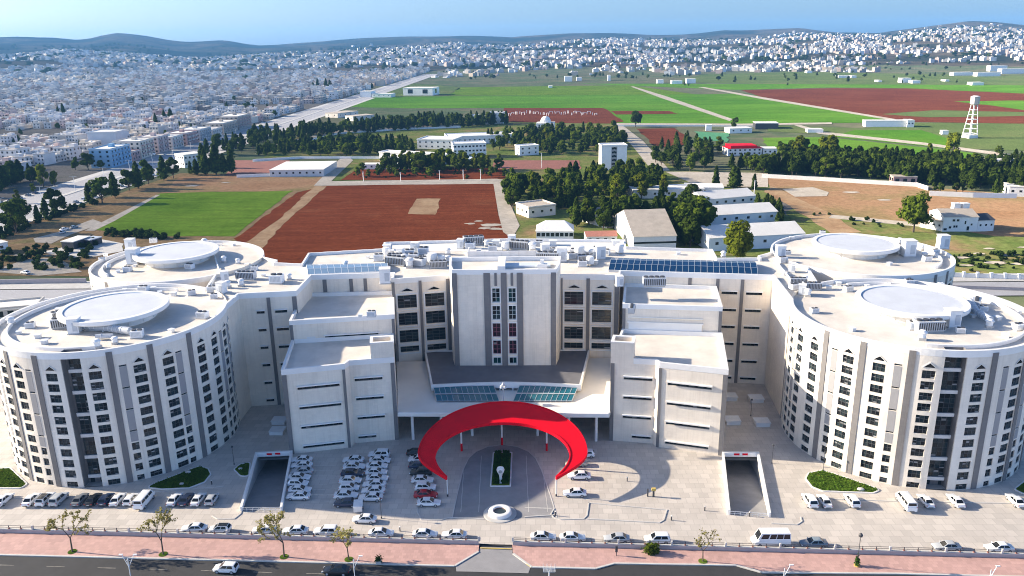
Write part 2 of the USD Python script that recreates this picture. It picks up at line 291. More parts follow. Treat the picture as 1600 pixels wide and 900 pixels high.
HX0, HX1, HY0, HY1 = -150.0, 160.0, -130.0, 96.0            # the hospital's own ground is laid separately
def axis(stops):
    return np.unique(np.concatenate([np.linspace(a, b, n + 1) for a, b, n in stops]))
xs = axis([(-11000, -5000, 50), (-5000, -1500, 40), (-1500, HX0, 12), (HX0, HX1, 4), (HX1, 1500, 12), (1500, 5000, 40), (5000, 11000, 50)])
ys = axis([(-2500, HY0, 8), (HY0, HY1, 4), (HY1, 1500, 14), (1500, 2400, 12), (2400, 9000, 110), (9000, 12500, 24)])
X, Y = np.meshgrid(xs, ys, indexing='ij'); Z = land(X, Y)
nx, ny = X.shape
idx = np.arange(nx * ny).reshape(nx, ny)
q = np.stack([idx[:-1, :-1], idx[1:, :-1], idx[1:, 1:], idx[:-1, 1:]], -1).reshape(-1, 4)
cx, cy = (X[:-1, :-1] + X[1:, 1:]).ravel() / 2, (Y[:-1, :-1] + Y[1:, 1:]).ravel() / 2
keep = ~((cx > HX0) & (cx < HX1) & (cy > HY0) & (cy < HY1))
far = np.hypot(cx, cy) > 2500
for nm, m_, kp in (('ground', 'terrain', keep & ~far), ('hills', 'hill_earth', keep & far)):
    qq, inv_ = np.unique(q[kp], return_inverse=True); b = MB().raw(np.stack([X, Y, Z], -1).reshape(-1, 3)[qq], inv_.reshape(-1, 4)); b.build(nm, m_, smooth=True, kind='structure')

def region(name, material, pts, z, px=True, label=None, minus=None, rag=None):
    p = Polygon([G2(u, v) for u, v in pts] if px else pts).buffer(0)
    if rag is None: rag = material not in ('pale_path',)
    if rag and p.geom_type == 'Polygon':                      # nothing out here has a ruler-straight margin
        dist = max(200.0, p.centroid.distance(Point(CAM[0], CAM[1]))); p = p.segmentize(dist / 60); q_ = np.array(p.exterior.coords)[:-1]
        k = dist / 450
        n1, n2 = meshkit.fbm(np.c_[q_ / (9 * k), q_[:, 0] * 0 + z * 50], 3, 5), meshkit.fbm(np.c_[q_ / (9 * k), q_[:, 0] * 0 + z * 90], 3, 6)
        p = Polygon(q_ + np.c_[n1 - .5, n2 - .5] * 3.6 * k).buffer(0)
    if minus is not None: p = p.difference(minus)
    MB().sheet(p, z).build(name, material, kind='structure', label=label)
    return p
def lane(pts, w): return LineString(pts).buffer(w / 2, cap_style=2, join_style=1)

# --- the hospital's own ground: paving, kerbed footway, road
def fy(x, off=0.0): return -45.6 - 0.0425 * x + off        # the line of the boundary wall
RAMPS = [Polygon([(-53.2, -13.9), (-45.8, -13.2), (-41.6, -35.0), (-49.2, -35.0)]), Polygon([(45.9, -14.3), (53.2, -14.4), (49.2, -37.2), (42.0, -36.4)])]
ramps = unary_union(RAMPS)
drive = Polygon([(-9.0, -37.5), (-8.8, -30), (-8.4, -20), (-7.6, -15), (-6.2, -12), (-4, -9.9), (-0.7, -8.9), (2.6, -9.9), (4.9, -12), (6.4, -15), (7.6, -20), (9.2, -30), (10.2, -37.5)])
plaza = Polygon([(HX0, HY1), (HX0, fy(HX0)), (HX1, fy(HX1)), (HX1, HY1)]).difference(ramps).difference(drive)
MB().sheet(plaza, 0.0).build('plaza_paving', 'paving', kind='structure')
MB().sheet(drive, -0.02).build('driveway', 'drive_asphalt', kind='structure')
CURB = [(-150, -45.3 - 1.0), (-87, -48.5), (-41.5, -50.2), (-7.4, -51.6), (-3.6, -47.6)]
CURB2 = [(2.4, -48.2), (5.6, -51.9), (16.2, -52.3), (19.5, -50.9), (39.7, -51.4), (43.4, -53.3), (65.2, -53.6), (100, -55.0), (160, -57.5)]
foot1 = Polygon([(-150, fy(-150))] + CURB + [(-3.6, fy(-3.6))])
foot2 = Polygon([(2.2, fy(2.2))] + CURB2 + [(160, fy(160))])
MB().prism(foot1, -0.25, 0.0).prism(foot2, -0.25, 0.0).build('footway', 'pink_paving', kind='structure')
kb = MB()
for line in (CURB, CURB2):
    for a, b in zip(line[:-1], line[1:]): kb.bar((*a, -0.25), (*b, -0.25), 0.35, 0.27)
kb.build('kerb', 'kerb_stone', kind='structure')
MB().sheet(sbox(HX0, -78, HX1, -40), -0.15).build('road', 'asphalt', kind='structure')
MB().sheet(sbox(-900, -1600, 900, HY0 + .02), -0.2).sheet(sbox(HX0, HY0, HX1, -78), -0.05).build('opposite_ground', 'concrete', kind='structure')
apron = Polygon([(-3.4, -46.2), (2.2, -46.4), (2.3, -48.2), (5.4, -51.8), (5, -53.5), (-7, -53.0), (-7.2, -51.5), (-3.6, -47.5)])
MB().sheet(apron, -0.11).build('driveway', 'drive_asphalt', kind='structure')
rp = MB()
for x in range(-140, 160, 9): rp.bar((x, -54.9 - 0.0425 * x, -0.146), (x + 3.2, -54.9 - 0.0425 * (x + 3.2), -0.146), 0.16, 0.006)
rp.build('road_marking', 'worn_paint', kind='structure')
yl = MB(); yl.bar((-3.4, -46.6, 0.0), (2.1, -46.9, 0.0), 0.25, 0.012); yl.bar((2.5, -48.3, -0.1), (5.3, -51.7, -0.1), 0.2, 0.11)
yl.build('road_marking', 'yellow_paint', kind='structure')
# the rear road behind the round towers
back = sbox(-420, 96.0, 420, 128)
MB().sheet(sbox(-420, 96.02, 420, 112), -0.05).build('rear_road', 'highway', kind='structure')
MB().sheet(sbox(-420, 113, 420, 123), -0.06).build('rear_road', 'concrete', kind='structure')

# --- fields, tracks and yards beyond
region('town_ground', 'town_ground', [(-900, 300), (0, 318), (100, 289), (212, 258), (400, 200), (540, 151), (600, 131), (640, 121), (640, 112), (300, 104), (-400, 112), (-1500, 130)], -0.30)
lane_x0, lane_x1 = -294.5, -256.0
MB().sheet(sbox(lane_x0, 96, -277.5, 2300), -0.10).sheet(sbox(-273.5, 96, lane_x1, 2300), -0.10).build('highway', 'highway', kind='structure')
MB().prism(sbox(-277.4, 96, -273.6, 2300), -0.2, 0.10).build('median_strip', 'concrete', kind='structure')
MB().sheet(sbox(-302, 96, lane_x0, 2300), -0.12).sheet(sbox(lane_x1, 96, -250, 1200), -0.12).build('pavement', 'concrete', kind='structure')
hm = MB()
for y in range(110, 1200, 12):
    for x in (-289, -283.5, -268, -262): hm.bar((x, y, -0.094), (x, y + 5, -0.094), 0.25, 0.01)
hm.build('lane_marking', 'road_paint', kind='structure')
wide = Polygon([G2(*p) for p in [(-600, 470), (0, 470), (0, 350), (100, 320), (280, 268), (430, 222), (430, 245), (560, 246), (790, 282), (790, 395), (400, 410), (130, 420)]]).buffer(0)
region('dry_ground', 'scrub', [(0, 430), (-160, 425), (-60, 372), (100, 330), (280, 270), (440, 272), (545, 250), (500, 290), (465, 300), (370, 372), (400, 430)], -0.28)
region('green_field', 'meadow_green', [(248, 302), (330, 299), (455, 298), (365, 369), (250, 368), (145, 358)], -0.20)
region('dry_strip', 'brown_dry', [(280, 276), (360, 273), (520, 276), (495, 296), (455, 298), (330, 299), (255, 301)], -0.22)
region('path', 'pale_path', [(244, 304), (250, 304), (178, 345), (147, 360), (132, 360)], -0.18)
region('red_field', 'red_earth', [(507, 290), (640, 287), (774, 286), (781, 345), (792, 366), (792, 400), (400, 425), (368, 372), (430, 325), (466, 300)], -0.16)
region('dirt_track', 'tan_earth', [(490, 291), (510, 291), (480, 316), (440, 352), (415, 380), (398, 400), (372, 390), (400, 366), (432, 345), (468, 312)], -0.12)
region('bare_patch', 'tan_earth', [(651, 310), (688, 310), (681, 335), (637, 334)], -0.12)
region('concrete_lane', 'pale_path', [(500, 290), (505, 283), (640, 281), (776, 279), (790, 281), (798, 320), (812, 352), (800, 372), (786, 362), (779, 335), (771, 287), (640, 288)], -0.11)
region('concrete_lane', 'pale_path', [(490, 290), (510, 290), (552, 250), (545, 246), (531, 248)], -0.10)
for u, v, r in ((768, 351, 3.2), (776, 357, 2.4), (757, 356, 1.8), (735, 349, 1.6), (748, 345, 1.3)):
    x, y = G2(u, v); a_ = np.linspace(0, 2 * math.pi, 25)[:-1]; rr = r * (0.5 + 1.1 * meshkit.fbm(np.c_[np.cos(a_) * 1.6 + u, np.sin(a_) * 1.6, a_ * 0], 3, 8))
    region('rubble_patch', 'pale_path', list(zip(x + rr * 1.5 * np.cos(a_), y + rr * np.sin(a_))), -0.09, px=False)
region('campus_ground', 'rough_grass', [(400, 262), (430, 222), (470, 213), (560, 202), (640, 196), (790, 190), (970, 193), (1055, 262), (1200, 275), (1250, 380), (1190, 400), (790, 392), (812, 352), (790, 281), (640, 280), (505, 282), (552, 247), (470, 246), (400, 246)], -0.24)
region('lane', 'pale_path', [(395, 249), (470, 244.5), (640, 244.5), (640, 247), (470, 248), (395, 253)], -0.13)
region('lane', 'pale_path', [(400, 238), (470, 222), (530, 208), (640, 201), (720, 198), (720, 195), (640, 197), (530, 203), (470, 216), (400, 232)], -0.14)
region('orchard_ground', 'red_earth', [(560, 263), (640, 262), (785, 262), (790, 279), (640, 280.5), (530, 281)], -0.18)
region('sports_court', 'court_red', [(366, 250), (455, 250), (433, 274), (350, 274)], -0.14)
region('sports_court', 'court_red', [(770, 250), (905, 250), (908, 264), (768, 264)], -0.15)
region('straight_lane', 'pale_path', [(957, 195), (972, 195), (1005, 220), (1047, 266), (1020, 268), (990, 230)], -0.12)
region('lane', 'pale_path', [(1080, 268), (1200, 270), (1200, 292), (1090, 290), (1040, 268)], -0.13)
region('crop_field', 'crop_green', [(520, 166), (560, 151), (640, 150.5), (800, 149), (1100, 147), (1160, 146), (1300, 166), (1400, 187), (1420, 191), (1260, 192), (1100, 194), (980, 194), (950, 190), (780, 168.5), (640, 169)], -0.20)
region('crop_field', 'meadow_green', [(700, 149), (720, 136), (985, 133), (1090, 147.5), (930, 148)], -0.21)
region('crop_field', 'dull_green', [(560, 151), (620, 128), (720, 136), (700, 149)], -0.21)
region('red_field', 'red_earth_far', [(786, 168.5), (944, 168.5), (975, 190), (955, 193), (790, 190)], -0.15)
region('red_field', 'red_earth_far', [(953, 173.2), (1046, 173.2), (1062, 177.5), (962, 178.8)], -0.12)
region('track', 'pale_path', [(985, 135), (990, 135), (1040, 150), (1145, 186), (1140, 189), (1030, 152)], -0.08)
region('track', 'pale_path', [(958, 192), (1160, 193), (1300, 191), (1300, 193.5), (1160, 196), (958, 196)], -0.10)
region('brown_field', 'red_earth_far', [(1158, 140.5), (1300, 137.5), (1420, 138), (1600, 146), (1750, 155), (1750, 190), (1600, 193), (1420, 190), (1340, 178), (1200, 155)], -0.18)
region('track', 'pale_path', [(1090, 136), (1100, 136), (1200, 153), (1400, 186), (1392, 187.5), (1190, 154.5)], -0.10)
region('green_strip', 'dull_green', [(1375, 178), (1460, 172), (1600, 175), (1700, 178), (1700, 184), (1600, 181), (1450, 183)], -0.12)
region('green_strip', 'crop_green', [(1490, 158), (1600, 157), (1700, 160), (1700, 172), (1600, 172), (1560, 166)], -0.12)
region('crop_field', 'crop_green', [(900, 130.5), (1200, 131), (1600, 133), (1750, 140), (1750, 152), (1600, 146), (1420, 137.5), (1300, 136.5), (1150, 140)], -0.23)
region('crop_field', 'dull_green', [(1250, 112), (1600, 118), (1800, 124), (1750, 140), (1600, 133), (1200, 131), (1050, 128), (1100, 116)], -0.25)
region('crop_field', 'dull_green', [(1350, 200), (1420, 191), (1600, 193), (1750, 195), (1750, 250), (1600, 235), (1500, 232), (1420, 215), (1200, 205), (1200, 196)], -0.17)
region('crop_field', 'crop_green', [(1335, 203), (1440, 203), (1500, 222), (1480, 232), (1440, 227), (1300, 213)], -0.13)
region('crop_field', 'crop_green', [(1290, 214), (1440, 229), (1530, 240), (1530, 262), (1300, 262), (1200, 232), (1190, 215)], -0.12)
region('track', 'pale_path', [(1240, 195), (1250, 195), (1290, 206), (1440, 222), (1600, 243), (1700, 256), (1700, 262), (1600, 248), (1440, 226), (1280, 209)], -0.08)
region('red_plot', 'red_earth_far', [(995, 201), (1052, 200), (1078, 216), (1060, 232), (1020, 226)], -0.13)
region('green_court', 'green_mesh', [(1085, 205), (1140, 208), (1135, 222), (1095, 218)], -0.12)
region('dry_ground', 'brown_dry', [(1180, 274), (1280, 279), (1400, 288), (1700, 312), (1800, 372), (1552, 368), (1480, 356), (1340, 344), (1250, 322)], -0.22)
region('rough_ground', 'rough_grass', [(1250, 322), (1340, 344), (1480, 356), (1560, 368), (1800, 372), (1900, 460), (1480, 430), (1240, 372), (1230, 330)], -0.24)
region('dirt_track', 'tan_earth', [(1205, 290), (1222, 297), (1290, 330), (1345, 362), (1300, 366), (1240, 325), (1195, 300)], -0.16)
region('path', 'pale_path', [(1300, 335), (1420, 346), (1440, 350), (1440, 354), (1400, 350), (1295, 340)], -0.14)
region('concrete_pad', 'pale_path', [(1222, 295), (1270, 292), (1295, 300), (1292, 306), (1242, 307)], -0.10)
region('dry_ground', 'town_ground', [(1200, 296), (1240, 300), (1280, 345), (1200, 352)], -0.26)
region('parking_lot', 'concrete', [(63, 393), (130, 378), (155, 373), (195, 380), (190, 392), (150, 400), (105, 402)], -0.18)
region('rubble_yard', 'pale_path', [(40, 405), (70, 402), (100, 408), (128, 424), (60, 430), (0, 425), (0, 418)], -0.17)
region('dirt_road', 'pale_path', [(52, 372), (90, 362), (145, 342), (162, 348), (110, 366), (80, 380), (55, 378)], -0.17)

for k, (u, v, r) in enumerate([(1500, 402, 1.8), (1530, 396, 1.3), (1556, 410, 2.4), (1575, 398, 1.6), (1590, 412, 1.5), (1512, 414, 1.3), (1545, 388, 1.2), (1598, 386, 1.2), (60, 408, 2.2), (95, 414, 1.8), (118, 404, 1.4), (30, 398, 1.6), (78, 398, 1.2), (1330, 300, 2.6), (1382, 312, 2.0), (300, 290, 2.4), (352, 285, 1.8)]):
    x, y = G2(u, v); a_ = np.linspace(0, 2 * math.pi, 19)[:-1]; rr = r * (0.4 + 1.2 * meshkit.fbm(np.c_[np.cos(a_) * 1.6 + u, np.sin(a_) * 1.6, a_ * 0], 3, 8))
    region('rubble_patch', 'pale_path', list(zip(x + rr * 1.7 * np.cos(a_), y + rr * np.sin(a_))), -0.06 - .002 * k, px=False)

# ================================================================ THE HOSPITAL
HOSP = thing('hospital', 'huge pale stone hospital of round towers and stepped blocks around a central entrance', 'hospital building')
RZ, PZ = 28.0, 28.8                                          # roof and parapet top
GLASSES = [(0.012, 0.017, 0.020), (0.016, 0.026, 0.030), (0.020, 0.034, 0.040), (0.010, 0.012, 0.014), (0.030, 0.045, 0.050)]
FRAME_C = (0.085, 0.088, 0.092)
def plane_map(p0, p1):
    p0, p1 = np.array(p0, float), np.array(p1, float); e = (p1 - p0) / np.linalg.norm(p1 - p0); n = np.array([e[1], -e[0]])
    return lambda s, z, d=0.0: np.array([*(p0 + e * s + n * d), z])     # d > 0 stands out of the wall
def round_map(cx, cy, r):
    return lambda s, z, d=0.0: np.array([cx + (r + d) * math.cos(s / r), cy + (r + d) * math.sin(s / r), z])
def gridwall(fm, S, z0, z1, holes, depth=0.28, name='wall', material='stone', parent=HOSP, label=None):
    """a wall with real openings and reveals"""
    S = np.unique(np.round(np.concatenate([S, [h[0] for h in holes], [h[1] for h in holes]]), 4)); ZS = np.unique(np.round([z0, z1] + [h[2] for h in holes] + [h[3] for h in holes], 4))
    b = MB(); V = np.array([[fm(s, z) for z in ZS] for s in S]); n = len(ZS)
    I = np.arange(len(S) * n).reshape(len(S), n); fs = []
    for i in range(len(S) - 1):
        ms = (S[i] + S[i + 1]) / 2; hs = [h for h in holes if h[0] < ms < h[1]]
        j = 0
        while j < n - 1:
            mz = (ZS[j] + ZS[j + 1]) / 2
            if any(h[2] < mz < h[3] for h in hs): j += 1; continue
            k = j + 1
            while k < n - 1 and not any(h[2] < (ZS[k] + ZS[k + 1]) / 2 < h[3] for h in hs): k += 1
            fs.append([I[i, j], I[i + 1, j], I[i + 1, k], I[i, k]]); j = k
    b.raw(V.reshape(-1, 3), fs)
    for s0, s1, a, c in [h[:4] for h in holes]:
        A = [fm(s0, a), fm(s1, a), fm(s1, c), fm(s0, c)]; B = [fm(s0, a, -depth), fm(s1, a, -depth), fm(s1, c, -depth), fm(s0, c, -depth)]
        for k in range(4): b.quad(A[k], A[(k + 1) % 4], B[(k + 1) % 4], B[k])
    return b.build(name, material, parent, label=label)
def pbox(b, fm, s0, s1, z0, z1, d0, d1, tint=(0.5,) * 3):
    """a box lying on a wall between depths d0 (inner) and d1 (outer)"""
    p = [fm(s0, z0, d1), fm(s1, z0, d1), fm(s1, z0, d0), fm(s0, z0, d0), fm(s0, z1, d1), fm(s1, z1, d1), fm(s1, z1, d0), fm(s0, z1, d0)]
    return b.raw(p, [[0, 3, 2, 1], [4, 5, 6, 7], [0, 1, 5, 4], [1, 2, 6, 5], [2, 3, 7, 6], [3, 0, 4, 7]], tint)
def window(fm, s0, s1, z0, z1, parent, nx=2, ny=1, depth=0.28, name='window', bar=0.07, blind=0.25, frame=FRAME_C, tones=None):
    b = MB(); ss, zz = np.linspace(s0, s1, nx + 1), np.linspace(z0, z1, ny + 1)
    for i in range(nx):
        for j in range(ny):
            t = rng.choice(tones or GLASSES)
            b.quad(fm(ss[i], zz[j], -depth), fm(ss[i + 1], zz[j], -depth), fm(ss[i + 1], zz[j + 1], -depth), fm(ss[i], zz[j + 1], -depth), t)
            if rng.random() < blind:      # a drawn blind or something pale behind the pane
                h = rng.uniform(0.15, 0.5) * (zz[j + 1] - zz[j]); g = rng.uniform(0.16, 0.42)
                b.quad(fm(ss[i] + bar, zz[j] + bar, -depth + .01), fm(ss[i + 1] - bar, zz[j] + bar, -depth + .01), fm(ss[i + 1] - bar, zz[j] + h, -depth + .01), fm(ss[i] + bar, zz[j] + h, -depth + .01), (g, g, g * 1.02))
    for s in ss[1:-1]: pbox(b, fm, s - bar / 2, s + bar / 2, z0, z1, -depth, -depth + 0.07, frame)
    for z in zz[1:-1]: pbox(b, fm, s0, s1, z - bar / 2, z + bar / 2, -depth, -depth + 0.06, frame)
    for s in (s0, s1 - bar): pbox(b, fm, s, s + bar, z0, z1, -depth, -depth + 0.08, frame)
    for z in (z0, z1 - bar): pbox(b, fm, s0 + bar, s1 - bar, z, z + bar, -depth, -depth + 0.08, frame)
    return b.build(name, 'tinted', parent, tint=True)
def strip(fm, s0, s1, z0, z1, parent, proud=0.14, name='pilaster', material='gray_stone'):
    b = MB(); n = max(1, int((s1 - s0) / 1.0))
    pbox(b, fm, s0, s1, z0, z1, 0.0, proud); return b.build(name, material, parent)
def arched_vent(fm, s, z, parent, w=1.9, h=0.85):
    """a dark keel-arched opening with a pale surround"""
    b = MB(); P = [(-.5, 0), (-.40, .28), (-.26, .55), (-.12, .78), (0, 1), (.12, .78), (.26, .55), (.40, .28), (.5, 0)]
    pts = [(s + a * w, z + c * h) for a, c in P]; out = [(s + a * (w + .5), z - .06 + c * (h + .30)) for a, c in P]
    for i in range(len(P) - 1):
        for (a, c, d) in ((pts[i], pts[i + 1], .035),):
            b.quad(fm(a[0], z, d), fm(c[0], z, d), fm(*c, d), fm(*a, d), (0.010, 0.012, 0.014))
        b.quad(fm(*pts[i], .12), fm(*pts[i + 1], .12), fm(*out[i + 1], .12), fm(*out[i], .12), (0.62, 0.60, 0.57))
        b.quad(fm(*pts[i], .12), fm(*pts[i + 1], .12), fm(*pts[i + 1], .0), fm(*pts[i], .0), (0.62, 0.60, 0.57)); b.quad(fm(*out[i], .12), fm(*out[i + 1], .12), fm(*out[i + 1], .0), fm(*out[i], .0), (0.62, 0.60, 0.57))
    return b.build('arched_vent', 'tinted', parent, tint=True)

ROWS = [0.45, 3.0, 5.3, 7.65, 9.95, 12.45, 14.65, 17.1, 19.3, 21.55, 23.75]
WH = 0.81                                                    # half the height of a tower window
def tower(label, cx, cy, r, arches, narrows, strips, recess, a0=-200, a1=20, bottom=0.0, rows=ROWS, topz=PZ):
    """a round tower: openings only over the angles a0..a1 that face the street; the rest is plain wall"""
    fm = round_map(cx, cy, r); D = math.radians; holes, wins = [], []
    for a in arches:
        w = 1.14
        for z in rows:
            z0, z1 = max(z - WH, 0.06), z + WH
            holes.append((D(a) * r - w, D(a) * r + w, z0, z1, 'w'))
    for a in narrows:
        w = 0.68; s = D(a) * r
        for z in rows[:4]: holes.append((s - w, s + w, max(z - WH, 0.06), z + WH - .05, 'n'))
        for z in (11.0, 15.7, 20.3, 24.95):
            if rows is ROWS: holes.append((s - w, s + w, z - 0.14, z + 0.2, 's'))
    if recess: holes.append((D(recess[0]) * r, D(recess[1]) * r, bottom + 0.02, topz - 0.9, 'r'))
    S = np.linspace(-math.pi * 1.5, math.pi * 0.5, 121) * r
    plain = [h for h in holes if h[4] != 'r']
    if recess:                                               # the stair bay is cut through the whole height
        rs0, rs1 = D(recess[0]) * r, D(recess[1]) * r
        holes_cut = plain + [(rs0, rs1, bottom, topz)]
    else: holes_cut = plain
    p = gridwall(fm, S, bottom, topz, [(h[0], h[1], h[2], h[3]) for h in plain] + ([(rs0, rs1, bottom, topz)] if recess else []), 0.26, 'round_tower', 'tower_stone', HOSP, label)
    for s0, s1, z0, z1, k in plain:
        if k == 'w': window(fm, s0, s1, z0, z1, p, 3, 2, 0.24, blind=0.16)
        elif k == 'n': window(fm, s0, s1, z0, z1, p, 2, 2, 0.24, blind=0.16)
        else: window(fm, s0, s1, z0, z1, p, 2, 1, 0.24, 'vent_slit', blind=0)
    for a in arches: arched_vent(fm, D(a) * r, 25.2 if rows is ROWS else rows[-1] + 1.4, p)
    for a in narrows:                                        # the tall grey panels between the vent slits
        s = D(a) * r
        if rows is ROWS:
            for z0, z1 in ((8.7, 10.8), (11.25, 15.5), (15.95, 20.1), (20.55, 24.75)):
                b = MB(); pbox(b, fm, s - 0.68, s + 0.68, z0, z1, -0.02, 0.03); b.build('slot_panel', 'panel_gray', p)
    for a, hw in strips: strip(fm, (D(a) - D(hw)) * r, (D(a) + D(hw)) * r, bottom, topz - 0.6, p)
    if recess:
        dp = 1.9; L = round_map(cx, cy, r)
        b = MB()
        for s in (rs0, rs1): b.quad(fm(s, bottom), fm(s, topz), fm(s, topz, -dp), fm(s, bottom, -dp))
        for k in range(4):
            sa, sb = rs0 + (rs1 - rs0) * k / 4, rs0 + (rs1 - rs0) * (k + 1) / 4
            b.quad(fm(sa, bottom, -dp), fm(sb, bottom, -dp), fm(sb, topz, -dp), fm(sa, topz, -dp))
        b.build('stair_bay', 'gray_stone', p)
        zs = [1.6, 5.9, 10.6, 15.2, 19.9, 24.4, 27.2]
        for k in range(len(zs) - 1):
            b = MB(); pbox(b, fm, rs0 + .35, rs1, zs[k] - .35, zs[k] + .35, -dp, -dp + .45); b.build('stair_band', 'white_paint', p)
            n = 4 if k < 5 else 2
            window(fm, rs0 + .55, rs1 - .15, zs[k] + .4, zs[k + 1] - .4, p, 3, n, dp - .12, 'stair_window', blind=0.12)
        b = MB(); b.quad(fm(rs0 + .55, .1, -dp + .03), fm(rs1 - .2, .1, -dp + .03), fm(rs1 - .2, 1.2, -dp + .03), fm(rs0 + .55, 1.2, -dp + .03)); b.build('stair_door', 'glass', p)
    # coping, inner kerb ring, drum and disc
    def ring(r0, r1, z0, z1, n=120, c=(cx, cy)): return Point(c).buffer(r1, n // 4).difference(Point(c).buffer(r0, n // 4)), z0, z1
    return p, fm

ANG_L = [-165, -152, -139, -123.8, -112.1, -93.1, -73.2, -53.7, -40.1, -20.4, -9.5, 3.5, 14]
NAR_L = [-145.5, -130.5, -105.3, -61.0, -34.4, -2.5, 9.0]
STR_L = [(-158.5, 1.4), (-119, 1.4), (-100.3, 1.4), (-66.0, 1.4), (-48.0, 1.4), (-27.6, 1.4), (20, 1.4)]
TL = (-85.0, -3.0, 23.3)
towL, fmL = tower('round tower at the left front, its right half in shade', *TL, ANG_L, NAR_L, STR_L, (-87.4, -78.6))
ANG_R = [-195, -184, -172.2, -159.8, -140.0, -125.9, -105.5, -84.0, -62.9, -46, -34]
NAR_R = [-189.5, -178, -147.2, -118.1, -70.8, -54.5]
STR_R = [(-200, 1.4), (-152.6, 1.4), (-133.6, 1.4), (-113.0, 1.4), (-77.8, 1.4), (-58.5, 1.4), (-40, 1.4)]
TR = (86.0, -4.0, 24.0)
towR, fmR = tower('round tower at the right front, its left side in full sun', *TR, ANG_R, NAR_R, STR_R, (-99.8, -90.6))
BROWS = [17.1, 19.3, 21.55, 23.75]
BL, BR = (-90.0, 43.5, 22.2), (94.0, 44.5, 22.8)
tower('round tower at the left back, behind the left front tower', *BL, [-104, -112, -124, -140, -155, -170], [-147], [(-96, 1.1), (-84, 1.1), (-118, 1.1), (-163, 1.1)], None, rows=BROWS)
tower('round tower at the right back, behind the right front tower', *BR, [-68, -56, -42, -28, -14, 0], [-35, -7], [(-82, 1.1), (-62, 1.1), (-49, 1.1), (-20, 1.1)], None, rows=BROWS)

# footprint of everything under the high roof
c_tl, c_tr, c_bl, c_br = (Point(t[:2]).buffer(t[2], 32) for t in (TL, TR, BL, BR))
MAINP = [(-63.4, 11.2), (-49.5, 13.2), (-49.5, 26.8), (-29.0, 28.4), (-28.6, 22.5), (-14.5, 25.5), (13.3, 25.2), (27.7, 24.2), (28.3, 28.2), (65.1, 23.0), (66, 40), (55, 40), (55.8, 49.6), (32.5, 53.4), (33.2, 61.8), (-1.6, 64.6), (-37.1, 61.4), (-36, 53.7), (-56.2, 49.4), (-55, 38), (-66, 40)]
LINKL = [(-62.6, 3), (-62.6, 42), (-68, 46), (-75.6, 34), (-71.9, 14.4), (-75, 10)]
LINKR = [(63.3, 3), (76, 8), (73.4, 16.0), (76.4, 35), (71.0, 46), (66.2, 42)]
main, linkl, linkr = Polygon(MAINP), Polygon(LINKL), Polygon(LINKR)
high = unary_union([main, linkl, linkr, c_tl, c_tr, c_bl, c_br]).buffer(0.02)
inner = high.buffer(-0.48)
MB().sheet(high, RZ).build('roof', 'roof_membrane', HOSP)
MB().prism(high.difference(inner), RZ - 0.5, PZ + 0.006).build('parapet', 'white_paint', HOSP)
MB().sheet(Polygon([(-37, 53), (-36.4, 60.7), (-1.6, 63.9), (32.6, 61.2), (32, 52.5)]), RZ + .02).build('roof', 'roof_white', HOSP)
# plain walls of the links and the back
for nm, pts in (('link_wall', LINKL), ('link_wall', LINKR)):
    b = MB(); ring_ = pts + [pts[0]]
    for a, c in zip(ring_[:-1], ring_[1:]): b.quad((*a, 0), (*c, 0), (*c, RZ), (*a, RZ))
    b.build(nm, 'stone', HOSP)
for k in [*range(9, len(MAINP)), 1, 3, 7]:
    a, c = MAINP[k], MAINP[(k + 1) % len(MAINP)]; MB().quad((*a, 0), (*c, 0), (*c, RZ), (*a, RZ)).build('wall', 'stone', HOSP)
MB().quad((-14.5, 25.5, 0), (13.3, 25.2, 0), (13.3, 25.2, RZ), (-14.5, 25.5, RZ)).build('wall', 'stone', HOSP)
def lintel(fm, s0, s1, z, parent, out=0.38, h=0.22):
    b = MB(); pbox(b, fm, s0 - .12, s1 + .12, z, z + h, 0.0, out); return b.build('window_hood', 'white_paint', parent)
def facade(p0, p1, z0, z1, ribbons, strips, name='facade_wall', material='stone', label=None, h=0.75, nx=None, hood=True):
    fm = plane_map(p0, p1); L = math.hypot(p1[0] - p0[0], p1[1] - p0[1])
    w = gridwall(fm, np.array([0.0, L]), z0, z1, [(a, c, z, z + h) for a, c, z in ribbons], 0.3, name, material, HOSP, label)
    for a, c, z in ribbons:
        window(fm, a, c, z, z + h, w, nx or max(2, int((c - a) / 0.95)), 1, 0.27, 'slot_window', blind=0.05, bar=0.06)
        if hood: lintel(fm, a, c, z + h + .02, w)
    for a, c in strips: strip(fm, a, c, z0, z1 - 0.55, w)
    return w, fm
FL = [0.95, 5.55, 10.15, 14.65, 19.1, 23.55]
facade((-63.4, 11.2), (-49.5, 13.2), 0, RZ, [(a, c, z) for z in FL for a, c in ((4.45, 6.3), (8.7, 11.5))], [(7.05, 7.85), (12.9, 13.95)], label='shaded left wing wall beside the left round tower')
facade((-49.5, 26.8), (-29.0, 28.4), 20, RZ, [(a, c, 23.2) for a, c in ((0.5, 2.1), (4.5, 8.4), (10.75, 12.6), (14.6, 18.5))], [(2.7, 3.7), (9.35, 10.26), (12.95, 13.8)])
facade((28.3, 28.2), (65.1, 23.0), 0, RZ, [(a, c, z) for z in FL for a, c in ((1.65, 5.55), (7.55, 9.4), (11.95, 15.85), (18.65, 22.4), (24.9, 28.7), (30.8, 34.65))], [(6.4, 7.2), (10.2, 10.9), (16.7, 17.55), (23.45, 24.25), (29.4, 30.2), (0, .7)], label='sunlit right wing wall between the stepped block and the right tower')
